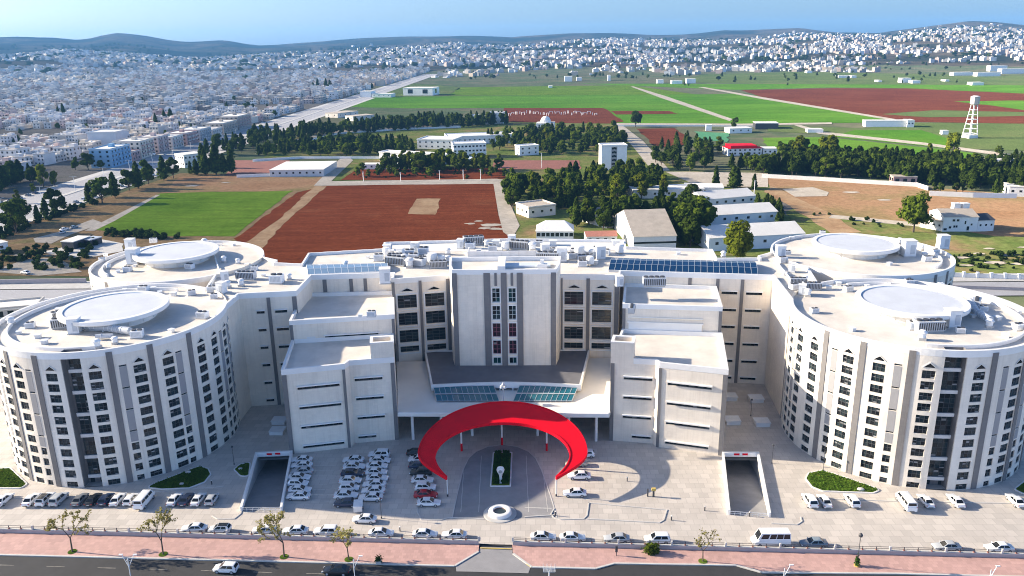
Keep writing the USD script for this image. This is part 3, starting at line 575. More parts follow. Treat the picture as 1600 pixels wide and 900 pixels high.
def glass_facet(p0, p1, cols, vents, strips):
    fm = plane_map(p0, p1); L = math.hypot(p1[0] - p0[0], p1[1] - p0[1])
    holes = [(a, c, z0, z1) for a, c in cols for z0, z1 in ((21.0, 24.35), (16.45, 19.7), (11.9, 15.15), (9.3, 10.85))]
    w = gridwall(fm, np.array([0.0, L]), 5, RZ, holes, 0.45, 'facade_wall', 'stone', HOSP)
    for a, c, z0, z1 in holes:
        window(fm, a, c, z0, z1, w, 3, 4 if z1 - z0 > 2 else 2, 0.4, 'curtain_window', blind=0.1, bar=0.09)
        b = MB()
        pbox(b, fm, a - .35, a, z0 - .2, z1 + .2, 0, .14); pbox(b, fm, c, c + .35, z0 - .2, z1 + .2, 0, .14); pbox(b, fm, a - .35, c + .35, z1 + .205, z1 + .5, 0, .16); pbox(b, fm, a - .35, c + .35, z0 - .5, z0 - .205, 0, .16)
        b.build('window_surround', 'trim_white', w)
    for s in vents: arched_vent(fm, s, 25.4, w, 3.0, 0.75)
    for a, c in strips: strip(fm, a, c, 5, RZ - .1, w, 0.2)
glass_facet((-28.6, 22.5), (-14.5, 25.5), ((1.3, 6.0), (8.1, 12.9)), (3.75, 10.4), ((0.0, 0.75), (6.7, 7.4), (13.5, 14.3)))
glass_facet((13.3, 25.2), (27.7, 24.2), ((0.8, 5.5), (7.7, 12.5)), (3.2, 10.1), ((0.0, 0.35), (6.25, 7.1), (13.2, 14.3)))

# central block
CF0, CF1 = (-12.9, 15.3), (11.7, 15.2)
CP = [CF0, CF1, (12.6, 19.5), (13.2, 27.2), (-14.4, 27.2), (-13.8, 19.5)]
fmC = plane_map(CF0, CF1); LC = 24.6
ch = [(a, c, z0, z1) for a, c in ((9.4, 11.3), (13.3, 15.1)) for z0, z1 in ((24.9, 28.4), (20.55, 24.0), (16.2, 19.65), (11.8, 15.25), (9.2, 10.85))]
cen = gridwall(fmC, np.array([0.0, LC]), 8.2, 32.2, ch, 0.3, 'central_block', 'stone', HOSP, 'tall central block with two narrow columns of windows')
for a, c, z0, z1 in ch:
    red = z0 in (16.2, 11.8)
    window(fmC, a, c, z0, z1, cen, 2, 3 if z1 - z0 > 2 else 1, 0.26, 'window', blind=0.05, bar=0.10, frame=(0.30, 0.10, 0.14) if red else (0.55, 0.60, 0.60), tones=[(0.025, 0.012, 0.018), (0.012, 0.010, 0.014), (0.03, 0.02, 0.025)] if red else [(0.012, 0.05, 0.05), (0.015, 0.035, 0.04), (0.008, 0.012, 0.013)])
    b = MB(); pbox(b, fmC, a - .22, a, z0 - .2, z1 + .3, 0, .12); pbox(b, fmC, c, c + .22, z0 - .2, z1 + .3, 0, .12); pbox(b, fmC, a, c, z1 + .002, z1 + .3, 0, .12); pbox(b, fmC, a, c, z0 - .2, z0 - .002, 0, .12)
    b.build('window_surround', 'trim_white', cen)
for a, c, z0 in ((7.5, 9.05, 8.2), (11.6, 12.95, 8.2), (15.35, 16.75, 8.2), (10.05, 10.65, 29.0), (13.9, 14.5, 29.0), (0.0, 1.2, 8.2), (23.4, 24.6, 8.2)): strip(fmC, a, c, z0, 32.2, cen, 0.16)
b = MB()
for a, c in zip(CP[1:], CP[2:] + CP[:1]): b.quad((*a, 8), (*c, 8), (*c, 32.2), (*a, 32.2))
b.build('side_wall', 'stone', cen)
cpoly = Polygon(CP)
MB().sheet(cpoly, 32.0).build('roof', 'roof_membrane', cen)
MB().prism(cpoly.buffer(0.08).difference(cpoly.buffer(-0.5)), 31.8, 33.0).build('parapet', 'white_paint', cen)
MB().box((-1.2, 20, 32.9), (1.8, 9.5, 1.8)).build('roof_wall', 'white_paint', cen)
b = MB(); b.box((8.5, 19.5, 32.6), (2.4, 1.2, 1.2)); b.box((8.5, 19.6, 33.5), (.9, .8, 1.2)); b.build('roof_box', 'white_paint', cen)
b = MB(); b.box((5.0, 21.5, 32.3), (11.0, 2.8, .5)); b.build('roof_channel', 'shed_roof', cen)

# stepped blocks
def stepped(label, low, fronts, inner_tower, up, upz, left):
    lowp, upp = Polygon(low), Polygon(up)
    done = {(f[0], f[1]) for f in fronts}
    b = MB()
    for a, c in zip(low, low[1:] + low[:1]):
        if (a, c) not in done: b.quad((*a, 0), (*c, 0), (*c, 18.9), (*a, 18.9))
    p = b.build('stepped_block', 'stone', HOSP, label=label)
    MB().sheet(lowp, 18.6).build('lower_roof', 'roof_membrane', p)
    MB().prism(lowp.buffer(.04, join_style=2).difference(lowp.buffer(-0.5)).difference(upp.buffer(.01)), 18.4, 19.6).build('parapet', 'white_paint', p)
    for p0, p1, rib, strips in fronts:
        fm = plane_map(p0, p1); L = math.hypot(p1[0] - p0[0], p1[1] - p0[1])
        holes = [(*r_, z, z + .72) for z, r_ in rib]
        gridwall(fm, np.array([0.0, L]), 0, 18.9, holes, 0.3, 'front_wall', 'stone', p)
        for a, c, z, z1 in holes:
            window(fm, a, c, z, z1, p, int((c - a) / 0.9), 1, 0.27, 'slot_window', blind=0.03, bar=0.06)
            lintel(fm, a, c, z1 + .02, p, 0.45, 0.26)
        for a, c in strips: strip(fm, a, c, 0, 18.3, p)
    b = MB()
    for a, c in zip(up, up[1:] + up[:1]): b.quad((*a, 17), (*c, 17), (*c, upz - .5), (*a, upz - .5))
    b.build('upper_wall', 'stone', p)
    MB().sheet(upp, upz - 0.9).build('upper_roof', 'roof_membrane', p)
    MB().prism(upp.buffer(.04, join_style=2).difference(upp.buffer(-0.5)), upz - 1.1, upz).build('upper_parapet', 'white_paint', p)
    fm = plane_map(up[0], up[1]); L = math.hypot(up[1][0] - up[0][0], up[1][1] - up[0][1])
    strip(fm, L - .7, L, 17, upz - 1.1, p); strip(fm, 0, .7, 17, upz - 1.1, p)
    if left:
        b = MB(); pbox(b, fm, 7.4, 20.1, 20.02, 20.25, 0, .4); b.build('window_hood', 'white_paint', p)
        window(fm, 7.7, 19.8, 19.1, 20.0, p, 12, 1, -0.03, 'slot_window', blind=.08, frame=(.05, .06, .06))
        b = MB(); pbox(b, fm, 3.6, 5.5, 18.65, 20.0, 0, .06); b.build('access_panel', 'trim_white', p)
    else:
        b = MB(); pbox(b, fm, 1.5, 18.2, 18.65, 21.2, 0, .22); b.build('blank_panel', 'white_paint', p)
        b = MB(); pbox(b, fm, 1.2, 18.5, 21.22, 21.5, 0, .4); pbox(b, fm, 1.3, 18.4, 22.5, 22.62, 0, .3); b.build('window_hood', 'white_paint', p)
    t = Polygon(inner_tower)
    MB().prism(t.difference(t.buffer(-.55, join_style=2)), 17, 23.0).build('corner_tower', 'stone', p)
    MB().sheet(t.buffer(-.5, join_style=2), 21.6).build('corner_tower_roof', 'concrete', p)
    MB().prism(t.buffer(.05, join_style=2).difference(t.buffer(-.58, join_style=2)), 23.002, 23.2).build('coping', 'white_paint', p)
    return p
B4 = [1.0, 5.6, 10.15, 14.65]
LOWL = [(-46.3, -12.9), (-33.7, -9.8), (-33.2, -7.9), (-23.8, -6.2), (-26.4, 9.2), (-49.2, 5.4)]
stepL = stepped('stepped stone block left of the entrance, its front in shade', LOWL,
    [(LOWL[0], LOWL[1], [(z, (2.9, 11.6)) for z in B4], ((0, .95), (12.35, 12.95))), (LOWL[2], LOWL[3], [(z, (.9, 6.8)) for z in B4[1:]] + [(1.0, (.75, 4.65))], ((8.7, 9.55),))],
    [(-28.6, -7.02), (-23.75, -6.15), (-24.4, -2.2), (-29.3, -3.0)], [(-49.3, 5.0), (-25.9, 9.0), (-29.0, 27.6), (-52.0, 26.4)], 24.2, True)
LOWR = [(22.7, -7.0), (32.0, -8.6), (32.5, -10.0), (45.9, -14.1), (49.6, 8.0), (27.0, 11.0)]
stepR = stepped('stepped stone block right of the entrance, beside the sunlit plaza', LOWR,
    [(LOWR[0], LOWR[1], [(z, (2.8, 8.85)) for z in B4[1:]] + [(1.0, (4.9, 8.95))], ((0, .8),)), (LOWR[2], LOWR[3], [(z, (1.9, 10.95)) for z in B4], ((0, .6), (13.05, 14.0)))],
    [(22.65, -7.05), (27.4, -7.85), (28.2, -3.8), (23.5, -3.0)], [(27.0, 11.0), (49.4, 8.2), (51.6, 24.6), (29.4, 28.0)], 25.7, False)

# entrance hall: white roof, dark roof, sloping glass
ent = Polygon([(-23.5, -7.6), (22.4, -8.6), (25.0, 0), (27.7, 24.1), (-28.5, 22.4), (-25.5, 5)])
ew = MB().prism(ent, 6.25, 7.0).build('entrance_roof', 'roof_white', HOSP, label='low white roof over the dark entrance')
MB().prism(ent.difference(ent.buffer(-.35)).intersection(sbox(-23.3, -9, 22.3, 0)), 7.001, 7.18).build('coping', 'white_paint', ew)
dk = Polygon([(-21.6, 25), (-17.3, 3.0), (-8, 3.9), (0, 4.3), (8, 3.7), (17.0, 2.6), (20.6, 25)])
MB().sheet(dk.buffer(-.3), 8.75).build('dark_roof', 'dark_roof', HOSP)
MB().prism(dk.difference(dk.buffer(-.4)), 7.6, 9.05).build('fascia', 'white_paint', HOSP)
b = MB()
for x in np.linspace(-16.4, 16.2, 12): b.box((x, 4.6, 7.4), (.35, .5, .9))
b.build('bracket', 'trim_white', HOSP)
for sg, (tl, tr, bl, br_) in enumerate([((-16.9, 3.4), (-3.0, 4.0), (-15.5, -2.0), (-1.5, -2.2)), ((3.0, 4.0), (16.4, 3.2), (1.6, -2.2), (14.6, -2.3))]):
    zt, zb = 8.35, 7.12; nx_ = 11
    tl3, tr3, bl3, br3 = (np.array([*q_, z]) for q_, z in ((tl, zt), (tr, zt), (bl, zb), (br_, zb)))
    pt = lambda u, v: (bl3 * (1 - u) + br3 * u) * (1 - v) + (tl3 * (1 - u) + tr3 * u) * v
    fr = MB()
    for i in range(nx_ + 1): fr.bar(pt(i / nx_, 0), pt(i / nx_, 1), .09, .12)
    for v0, v1 in ((0, .03), (.46, .52), (.97, 1)):
        fr.raw([pt(0, v0) + [0, 0, .15], pt(1, v0) + [0, 0, .15], pt(1, v1) + [0, 0, .15], pt(0, v1) + [0, 0, .15]], [[0, 1, 2, 3]])
    sk = fr.build('skylight', 'metal_gray', HOSP)
    for i in range(nx_):
        for v0, v1 in ((.03, .46), (.52, .97)):
            MB().quad(pt(i / nx_, v0) + [0, 0, .06], pt((i + 1) / nx_, v0) + [0, 0, .06], pt((i + 1) / nx_, v1) + [0, 0, .06], pt(i / nx_, v1) + [0, 0, .06]).build('pane', 'skylight_glass', sk)
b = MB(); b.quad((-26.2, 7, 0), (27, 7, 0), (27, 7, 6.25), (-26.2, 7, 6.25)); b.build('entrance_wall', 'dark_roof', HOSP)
for x in np.arange(-20, 20, 3.2):
    fmE = plane_map((-26, 7), (26, 7)); window(fmE, x + 26, x + 28.9, 0.1, 4.2, HOSP, 2, 2, -0.05, 'entrance_door', blind=0.1, bar=.1, frame=(.12, .13, .13))
for x, y in ((-20.6, -6.2), (-14.2, -6.3), (13.8, -6.9), (19.8, -7.2), (-7.6, -4.5), (7.0, -4.5)):
    MB().tube((x, y, 0), (x, y, 6.3), .32, n=14).build('column', 'white_paint', HOSP)

# round roofs: kerb ring, drum, disc
for lab, (cx, cy, r), (kx, ky) in (('left front', TL, (-84.5, -3.2)), ('right front', TR, (86.4, -2.9)), ('left back', BL, (-91.5, 45.8)), ('right back', BR, (94.0, 48.2))):
    c = Point(cx, cy); k = 3.0
    rg = c.buffer(r - k, 32).difference(c.buffer(r - k - .4, 32))
    open_ = {'left front': sbox(cx + 6, cy - 40, cx + 60, cy + 60), 'right front': sbox(cx - 60, cy - 40, cx - 6, cy + 60), 'left back': sbox(cx + 5, cy - 60, cx + 60, cy + 60).union(sbox(cx - 60, cy - 60, cx + 60, cy - 14)), 'right back': sbox(cx - 60, cy - 60, cx - 5, cy + 60).union(sbox(cx - 60, cy - 60, cx + 60, cy - 14))}[lab]
    MB().prism(rg.difference(open_), RZ, RZ + .75).build('roof_kerb', 'white_paint', HOSP)
    R_ = 11.1
    disc = MB().lathe([(8.4, RZ), (8.4, 29.6), (R_ - .25, 29.75), (R_, 29.95), (R_, 30.65), (R_ - .1, 30.75), (R_ - 1.15, 30.75), (R_ - 1.2, 30.55)], (kx, ky, 0), 96).build('round_disc_roof', 'white_paint', HOSP, smooth=25, label=f'raised round disc roof on the {lab} tower')
    MB().lathe([(0, 30.62), (5, 30.60), (R_ - 1.18, 30.56)], (kx, ky, 0), 96).build('disc_membrane', 'cap_membrane', disc)
    b = MB()
    for t in np.linspace(0, 2 * math.pi, 17)[:-1]: b.box((kx + 8.45 * math.cos(t), ky + 8.45 * math.sin(t), 28.9), (.18, .5, 1.5), t)
    b.build('drum_rib', 'trim_white', disc)

# ================================================================ ON THE ROOFS
def array_cells(nm, label, corners, nx_, ny_, material, frame, sag=0.0, z=28.35):
    """a tilted glazed array: every panel is a piece of its own"""
    bl_, br_, tr_, tl_ = (np.array([*p, z]) for p in corners)
    def pt(u, v):
        p = (bl_ * (1 - u) + br_ * u) * (1 - v) + (tl_ * (1 - u) + tr_ * u) * v
        return p + [0, 0, sag * math.sin(math.pi * min(max(v, 0), 1)) + .25]
    t = thing('panel_array', label, 'solar panels')
    b = MB()
    for i in range(nx_ + 1):
        for j in range(ny_): b.bar(pt(i / nx_, j / ny_) + [0, 0, -.05], pt(i / nx_, (j + 1) / ny_) + [0, 0, -.05], .08, .08)
    for j in range(ny_ + 1): b.bar(pt(0, j / ny_) + [0, 0, -.04], pt(1, j / ny_) + [0, 0, -.04], .08, .08)
    for u in (0, 1):
        for j in range(ny_):
            a, c = pt(u, j / ny_), pt(u, (j + 1) / ny_); b.quad((a[0], a[1], 28), (c[0], c[1], 28), c, a)
    a, c = pt(0, 0), pt(1, 0); b.quad((a[0], a[1], 28), (c[0], c[1], 28), c, a)
    a, c = pt(0, 1), pt(1, 1); b.quad((a[0], a[1], 28), (c[0], c[1], 28), c, a)
    b.build('frame', frame, t)
    for i in range(nx_):
        for j in range(ny_):
            MB().quad(pt(i / nx_, j / ny_), pt((i + 1) / nx_, j / ny_), pt((i + 1) / nx_, (j + 1) / ny_), pt(i / nx_, (j + 1) / ny_)).build('panel', material, t)
array_cells('panel_array', 'long dark blue glazed panel array along the right wing roof', [(25.4, 29.8), (61.6, 24.8), (63.6, 36.0), (27.6, 40.5)], 24, 4, 'solar_blue', 'metal_gray', 1.3)
array_cells('panel_array', 'pale bluish glazed panel array along the left wing roof', [(-50.6, 28.0), (-30.6, 30.6), (-32.2, 38.4), (-53.6, 37.4)], 12, 3, 'solar_pale', 'metal_white', 0.7)

# kinds of roof plant, built once each
c = proto('air_unit')      # boxy air handler
MB().box((0, 0, .75), (2.0, 1.5, 1.2)).build('casing', 'metal_white', c)
b = MB(); b.box((0, 0, .09), (2.1, 1.6, .14)); b.build('plinth', 'concrete', c)
MB().tube((-.45, 0, 1.35), (-.45, 0, 1.5), .42, n=14).build('fan', 'metal_dark', c); MB().tube((.5, 0, 1.35), (.5, 0, 1.5), .42, n=14).build('fan', 'metal_dark', c)
b = MB(); [b.box((-.7 + .2 * k, -.76, .75), (.09, .04, .8)) for k in range(8)]; b.build('louvre', 'metal_gray', c)
c = proto('tall_unit')     # tall box
MB().box((0, 0, 1.3), (1.7, 1.6, 2.3)).build('casing', 'metal_white', c); MB().box((0, 0, .07), (1.9, 1.8, .14)).build('plinth', 'concrete', c)
MB().box((0, 0, 2.51), (1.85, 1.75, .1)).build('cover', 'trim_white', c); MB().box((.3, -.82, 1.2), (.7, .04, 1.4)).build('door', 'metal_gray', c)
c = proto('fan_unit')      # drum-shaped extractor
MB().tube((0, 0, .5), (0, 0, 1.25), .62, n=18).build('casing', 'metal_white', c); MB().lathe([(.8, 1.3), (.8, 1.4), (.45, 1.75), (0, 1.8)], n=18).build('cowl', 'white_paint', c); MB().box((0, 0, .26), (1.2, 1.2, .5)).build('curb', 'concrete', c)
c = proto('water_tank')
MB().lathe([(0, .35), (.9, .35), (.95, .5), (.95, 1.9), (.8, 2.15), (0, 2.25)], n=20).build('tank', 'white_paint', c, smooth=30)
b = MB(); [b.box((x, y, .17), (.12, .12, .36)) for x in (-.6, .6) for y in (-.6, .6)]; b.build('stand', 'metal_gray', c)
c = proto('chiller')
MB().box((0, 0, 1.0), (4.2, 1.9, 1.5)).build('casing', 'metal_gray', c)
for k in range(4): MB().tube((-1.55 + 1.03 * k, 0, 1.75), (-1.55 + 1.03 * k, 0, 1.95), .44, n=14).build('fan', 'metal_dark', c)
b = MB(); [b.box((-1.9 + .35 * k, -.97, 1.0), (.16, .05, 1.2)) for k in range(12)]; b.build('louvre', 'metal_dark', c); MB().box((0, 0, .12), (4.0, 1.7, .24)).build('base', 'concrete', c)
c = proto('vent_box')
MB().box((0, 0, .35), (1.0, 1.0, .7)).build('casing', 'trim_white', c); MB().box((0, 0, .76), (1.25, 1.25, .1)).build('lid', 'metal_white', c)

def unit(kind, x, y, z=RZ, rot=0.0, s=1.0, label=None, group=None):
    names = {'air_unit': ('air_unit', 'air conditioner'), 'tall_unit': ('plant_cabinet', 'roof cabinet'), 'fan_unit': ('extractor_fan', 'roof fan'), 'water_tank': ('water_tank', 'water tank'), 'chiller': ('chiller', 'chiller'), 'vent_box': ('roof_vent', 'roof vent')}[kind]
    place('/' + kind, names[0], label, names[1], (x, y, z), rot, s, group)
where = {}
def polar(c, r, a): return c[0] + r * math.cos(math.radians(a)), c[1] + r * math.sin(math.radians(a))
def spots(lab, kinds, pts, z=RZ, s=(0.8, 1.15)):
    words = {'air_unit': 'white boxy air unit with two fans', 'tall_unit': 'tall white cabinet', 'fan_unit': 'small drum-shaped extractor', 'water_tank': 'round white water tank', 'chiller': 'long grey chiller with four fans', 'vent_box': 'small white vent box'}
    for i, (x, y) in enumerate(pts):
        k = kinds[i % len(kinds)]
        unit(k, x, y, z, rng.uniform(-25, 25), rng.uniform(*s), f'{words[k]} on the {lab}', f'{words[k].replace(" with two fans", "").replace(" with four fans", "")}s on the {lab}'[:60])
def onroof(lst, z=RZ): return [G2(u, v, z) for u, v in lst]
spots('left front tower roof', ['air_unit', 'vent_box', 'fan_unit', 'vent_box'], onroof([(317, 497), (268, 519), (180, 537), (70, 537), (48, 512), (30, 522), (18, 508), (92, 487), (215, 527), (60, 528), (152, 544)]))
spots('left tower back edge', ['vent_box', 'air_unit', 'vent_box'], onroof([(195, 455), (225, 456), (250, 459), (272, 462), (300, 461), (240, 453)]))
spots('left link roof', ['air_unit', 'tall_unit', 'fan_unit', 'air_unit', 'vent_box', 'chiller'], onroof([(335, 466), (347, 458), (356, 450), (332, 456), (372, 428), (385, 436), (398, 422), (352, 440), (377, 447), (434, 440), (364, 470)]))
spots('left back tower roof', ['vent_box', 'air_unit', 'fan_unit'], onroof([(165, 400), (160, 408), (170, 420), (185, 426), (200, 424), (320, 383), (366, 384), (297, 420), (372, 412), (386, 416), (240, 379), (350, 410), (212, 417)]))
unit('tall_unit', *G2(205, 391, RZ), s=1.35, label='tall white plant cabinet at the far rim of the left back tower')
unit('tall_unit', *G2(210, 412, RZ), s=1.7, label='big white plant cabinet beside the disc of the left back tower')
spots('right front tower roof', ['air_unit', 'vent_box', 'air_unit', 'fan_unit', 'vent_box'], onroof([(1272, 489), (1332, 517), (1500, 520), (1545, 512), (1558, 500), (1590, 515), (1592, 490), (1505, 480), (1440, 531), (1570, 528), (1535, 486), (1520, 496)]))
spots('right link roof', ['air_unit', 'tall_unit', 'fan_unit', 'chiller', 'vent_box'], onroof([(1240, 452), (1253, 460), (1262, 463), (1246, 444), (1226, 430), (1222, 410), (1237, 425), (1258, 440), (1268, 452)]))
spots('right tower back edge', ['vent_box', 'air_unit', 'vent_box'], onroof([(1295, 452), (1325, 455), (1355, 449), (1388, 447), (1420, 445), (1470, 447), (1310, 446)]))
spots('right back tower roof', ['vent_box', 'air_unit', 'fan_unit'], onroof([(1237, 374), (1285, 366), (1365, 402), (1390, 414), (1448, 408), (1440, 391), (1280, 372), (1230, 398), (1405, 382), (1445, 400), (1460, 397)]))
unit('tall_unit', *G2(1472, 388, RZ), s=1.5, label='tall white plant cabinet at the far right rim of the right back tower')
unit('tall_unit', *G2(1418, 400, RZ), s=1.75, label='big white plant cabinet beside the disc of the right back tower')
unit('tall_unit', *G2(1219, 402, RZ), s=1.3, label='white stair cabinet at the left rim of the right back tower')
spots('main roof behind the central block', ['air_unit', 'water_tank', 'chiller', 'fan_unit', 'tall_unit', 'air_unit', 'vent_box'],
      onroof([(592, 407), (604, 400), (618, 406), (632, 411), (649, 396), (662, 397), (668, 404), (655, 415), (676, 412), (685, 418), (640, 418), (720, 388), (735, 388), (748, 395), (770, 392), (790, 391), (812, 389), (832, 392), (852, 399), (862, 396), (884, 396), (892, 404), (905, 402), (915, 408), (925, 402), (938, 404), (946, 398), (930, 412), (910, 416), (968, 396), (620, 414), (700, 410), (626, 403), (640, 400), (672, 399), (660, 410), (690, 412), (856, 408), (872, 402), (878, 408), (898, 398), (918, 398), (934, 396), (922, 414), (740, 382), (760, 385), (800, 383), (842, 384), (612, 396), (646, 406)]), s=(1.0, 1.5))
spots('front of the main roof', ['vent_box', 'fan_unit'], onroof([(412, 432), (452, 437), (500, 418), (540, 417), (575, 404), (1130, 402), (1060, 398), (700, 398)]))
for u in (605, 722, 775, 812, 864, 962): unit('vent_box', *G2(u, 383 if u > 700 else 390, RZ), s=1.9, label='square white block on the far parapet of the main roof', group='square blocks along the far parapet')
unit('air_unit', *G2(433, 442, RZ), s=1.6, label='large white air unit on the left wing roof near its front edge')
unit('chiller', *G2(1021, 466, 24.9), s=1.25, label='long chiller on the upper roof of the right stepped block')
unit('tall_unit', *G2(967, 466, 24.9), rot=8, s=1.0, label='white cabinet at the left end of the upper roof of the right stepped block')
unit('tall_unit', *G2(604, 470, 23.4), rot=8, s=1.5, label='white stair cabinet on the upper roof of the left stepped block')
unit('air_unit', *G2(585, 557, 18.7), s=.9, label='pale air unit on the lower roof of the left stepped block')
unit('vent_box', *G2(568, 558, 18.7), s=.8, label='low pale vent on the lower roof of the left stepped block')
unit('chiller', *G2(985, 550, 18.7), rot=80, s=.75, label='grey-blue plant unit behind the corner tower of the right stepped block')
# ducts round the discs
def duct(pts, r, label, z=29.0):
    t = thing('air_duct', label, 'duct')
    for a, c_ in zip(pts[:-1], pts[1:]): MB().tube((*a, z), (*c_, z), r, n=12).build('duct_run', 'metal_gray', t)
    b = MB()
    for a, c_ in zip(pts[:-1], pts[1:]):
        L = math.hypot(c_[0] - a[0], c_[1] - a[1])
        for k in range(1, int(L / 1.1)): q_ = np.array(a) + (np.array(c_) - a) * k * 1.1 / L; d_ = (np.array(c_) - a) / L * .05; MB().tube((*(q_ - d_), z), (*(q_ + d_), z), r + .06, n=12).build('duct_flange', 'metal_white', t)
    for p_ in pts: MB().box((*p_, z - r), (.3, .3, 2 * (z - RZ - r))).build('duct_foot', 'metal_white', t)
duct(onroof([(122, 508), (160, 511), (203, 517)], 29), .75, 'thick grey duct in front of the left front disc roof')
duct(onroof([(150, 525), (176, 524)], 28.8), .5, 'short duct lying on the left front tower roof', 28.7)
unit('chiller', *G2(103, 511, RZ), rot=20, s=1.2, label='grey air plant left of the left front disc roof')
unit('tall_unit', *G2(118, 520, RZ), rot=10, s=1.3, label='white plant cabinet at the near left of the left front disc')
unit('chiller', *G2(95, 496, RZ), rot=50, s=.9, label='smaller air plant at the far left of the left front disc')
duct(onroof([(1515, 470), (1525, 486), (1548, 500)], 29), .7, 'grey duct right of the right front disc roof')
unit('chiller', *G2(1450, 517, RZ), rot=4, s=1.3, label='long air plant in front of the right front disc roof')
unit('tall_unit', *G2(1486, 510, RZ), rot=6, s=1.45, label='white plant cabinet at the near right of the right front disc')
unit('air_unit', *G2(1428, 514, RZ), s=1.2, label='air unit at the left end of the plant before the right front disc')
unit('chiller', *G2(1525, 478, RZ), rot=60, s=.9, label='air plant behind the duct of the right front disc')
duct(onroof([(1398, 380), (1405, 392)], 29), .6, 'short grey duct beside the right back disc roof')
for lab, pts in (('left link', [(331, 391), (345, 430)]), ('right link', [(1213, 412), (1240, 445)])):
    p_ = onroof(pts); t = thing('pipe_run', f'white pipe run on the {lab} roof', 'pipe'); b = MB(); b.tube((*p_[0], RZ + .5), (*p_[1], RZ + .5), .22, n=8); b.tube((*p_[0], RZ), (*p_[0], RZ + .5), .1, n=6); b.tube((*p_[1], RZ), (*p_[1], RZ + .5), .1, n=6); b.build('pipe', 'white_paint', t)
# low roof walls behind the central block
t = thing('roof_screen', 'long white screen wall around roof plant behind the central block', 'screen wall')
p0, p1 = G2(731, 401, RZ), G2(850, 400, RZ)
b = MB(); b.bar((*p0, RZ), (*p1, RZ), .3, 1.5); b.bar((*p0, RZ), (p0[0], p0[1] + 5, RZ), .3, 1.48); b.bar((*p1, RZ), (p1[0], p1[1] + 5, RZ), .3, 1.48); b.build('screen', 'white_paint', t)
b = MB(); [b.box((p0[0] + (p1[0] - p0[0]) * k / 9, p0[1] - .2, RZ + .7), (.16, .1, 1.4)) for k in range(10)]; b.build('rib', 'trim_white', t)

# ================================================================ CANOPY, PLAZA FURNITURE
t = CAN = thing('crescent_canopy', 'bright red crescent-shaped canopy on posts over the entrance drive', 'canopy')
# the crescent leans: high before the entrance, low at its two tips
def can_z(y): return 4.45 + (y + 30.0) * 0.192
CB, CA = 16.2, 16.75                                         # half axes of the outer edge, laid out on the ground
def outer_pt(a): return (-.15 + CA * math.cos(a), -22.6 + CB * math.sin(a))
A0 = math.asin(-7.6 / CB)
outer = []
for a in np.linspace(A0, math.pi - A0, 90):
    x, y = outer_pt(a)
    if a < 0 or a > math.pi: s_ = 1 if x > 0 else -1; k = min(1.0, (abs(a) if a < 0 else a - math.pi) / abs(A0)); x = x * (1 - k * k) + (-.15 + s_ * 10.6) * k * k
    outer.append((x, y))
tipR, tipL = outer[0], outer[-1]
cyi = -23.6; inner_ = []
for a in np.linspace(0, math.pi, 60): inner_.append((-.15 + 13.55 * math.cos(a), cyi + 10.2 * math.sin(a)))
def bend(p, q_, n=14):                                        # from the widest point of the inner edge down to the tip
    return [(p[0] + (q_[0] - p[0]) * k ** 1.9, p[1] + (q_[1] - p[1]) * k) for k in np.linspace(0, 1, n)[1:]]
inner_ = bend(inner_[0], tipR)[::-1] + inner_ + bend(inner_[-1], tipL)
cres = Polygon(outer + inner_[::-1]).buffer(0)
cres = max(getattr(cres, 'geoms', [cres]), key=lambda g_: g_.area).buffer(.22)
def leaning(poly, t0, t1, name, parent):
    m = trimesh.creation.extrude_polygon(poly, 1.0, engine='earcut'); v = np.array(m.vertices); v[:, 2] = np.array([can_z(y) for y in v[:, 1]]) + np.where(v[:, 2] > .5, t1, t0)
    return MB().raw(v, m.faces).build(name, 'red_paint', parent)
leaning(cres, -.5, 0, 'canopy_roof', t)
leaning(cres.difference(cres.buffer(-.22)), .003, .14, 'rim', t)
for x, y in ((-.8, -8.9), (-9.4, -11.6), (8.9, -11.6), (-14.8, -19.6), (14.5, -19.4), (tipL[0] + .1, tipL[1] + .3), (tipR[0] - .1, tipR[1] + .3)):
    tip = y < -25; zt = can_z(y) - .45; p_ = MB().tube((x, y, 0), (x, y, zt), .1 if tip else .2, n=12).build('post', 'white_paint', t)
    if tip: MB().tube((x, y, 0), (x, y, .5), .16, n=10).build('post_foot', 'metal_dark', p_); continue
    MB().tube((x, y, 0), (x, y, 1.8), .24, n=12).build('post_sleeve', 'red_paint', p_)

# hedge island with white sculpture, fountain
isl = sbox(-2.35, -26.1, 1.25, -12.7).buffer(.3)
t = thing('hedge_island', 'clipped hedge bed with white kerb in the middle of the drive', 'planted bed')
MB().prism(isl.difference(isl.buffer(-.28)), -.02, .16).build('kerb', 'trim_white', t)
MB().sheet(isl.buffer(-.25), .05).build('soil', 'lawn', t)
def leaves(pts, size, jitter=0.4, up=0.3, out=None):
    """small leaf faces at the points, turned towards out where that is given"""
    n = len(pts); d = nrng.normal(size=(n, 3)) * (1.0 if out is None else 0.42)
    if out is not None: d += out / (np.linalg.norm(out, axis=1)[:, None] + 1e-9)
    d[:, 2] += up; d /= np.linalg.norm(d, axis=1)[:, None]
    x = np.cross(d, nrng.normal(size=(n, 3))); x /= np.linalg.norm(x, axis=1)[:, None]; y = np.cross(d, x)
    s = size * nrng.uniform(1 - jitter, 1 + jitter, (n, 1))
    v = np.stack([pts - x * s * .5 - y * s * .35, pts + x * s * .5 - y * s * .35, pts + x * s * .42 + y * s * .45 + d * s * .12, pts - x * s * .42 + y * s * .45 + d * s * .12], 1)
    return v.reshape(-1, 3), (np.arange(n)[:, None] * 4 + np.arange(4))
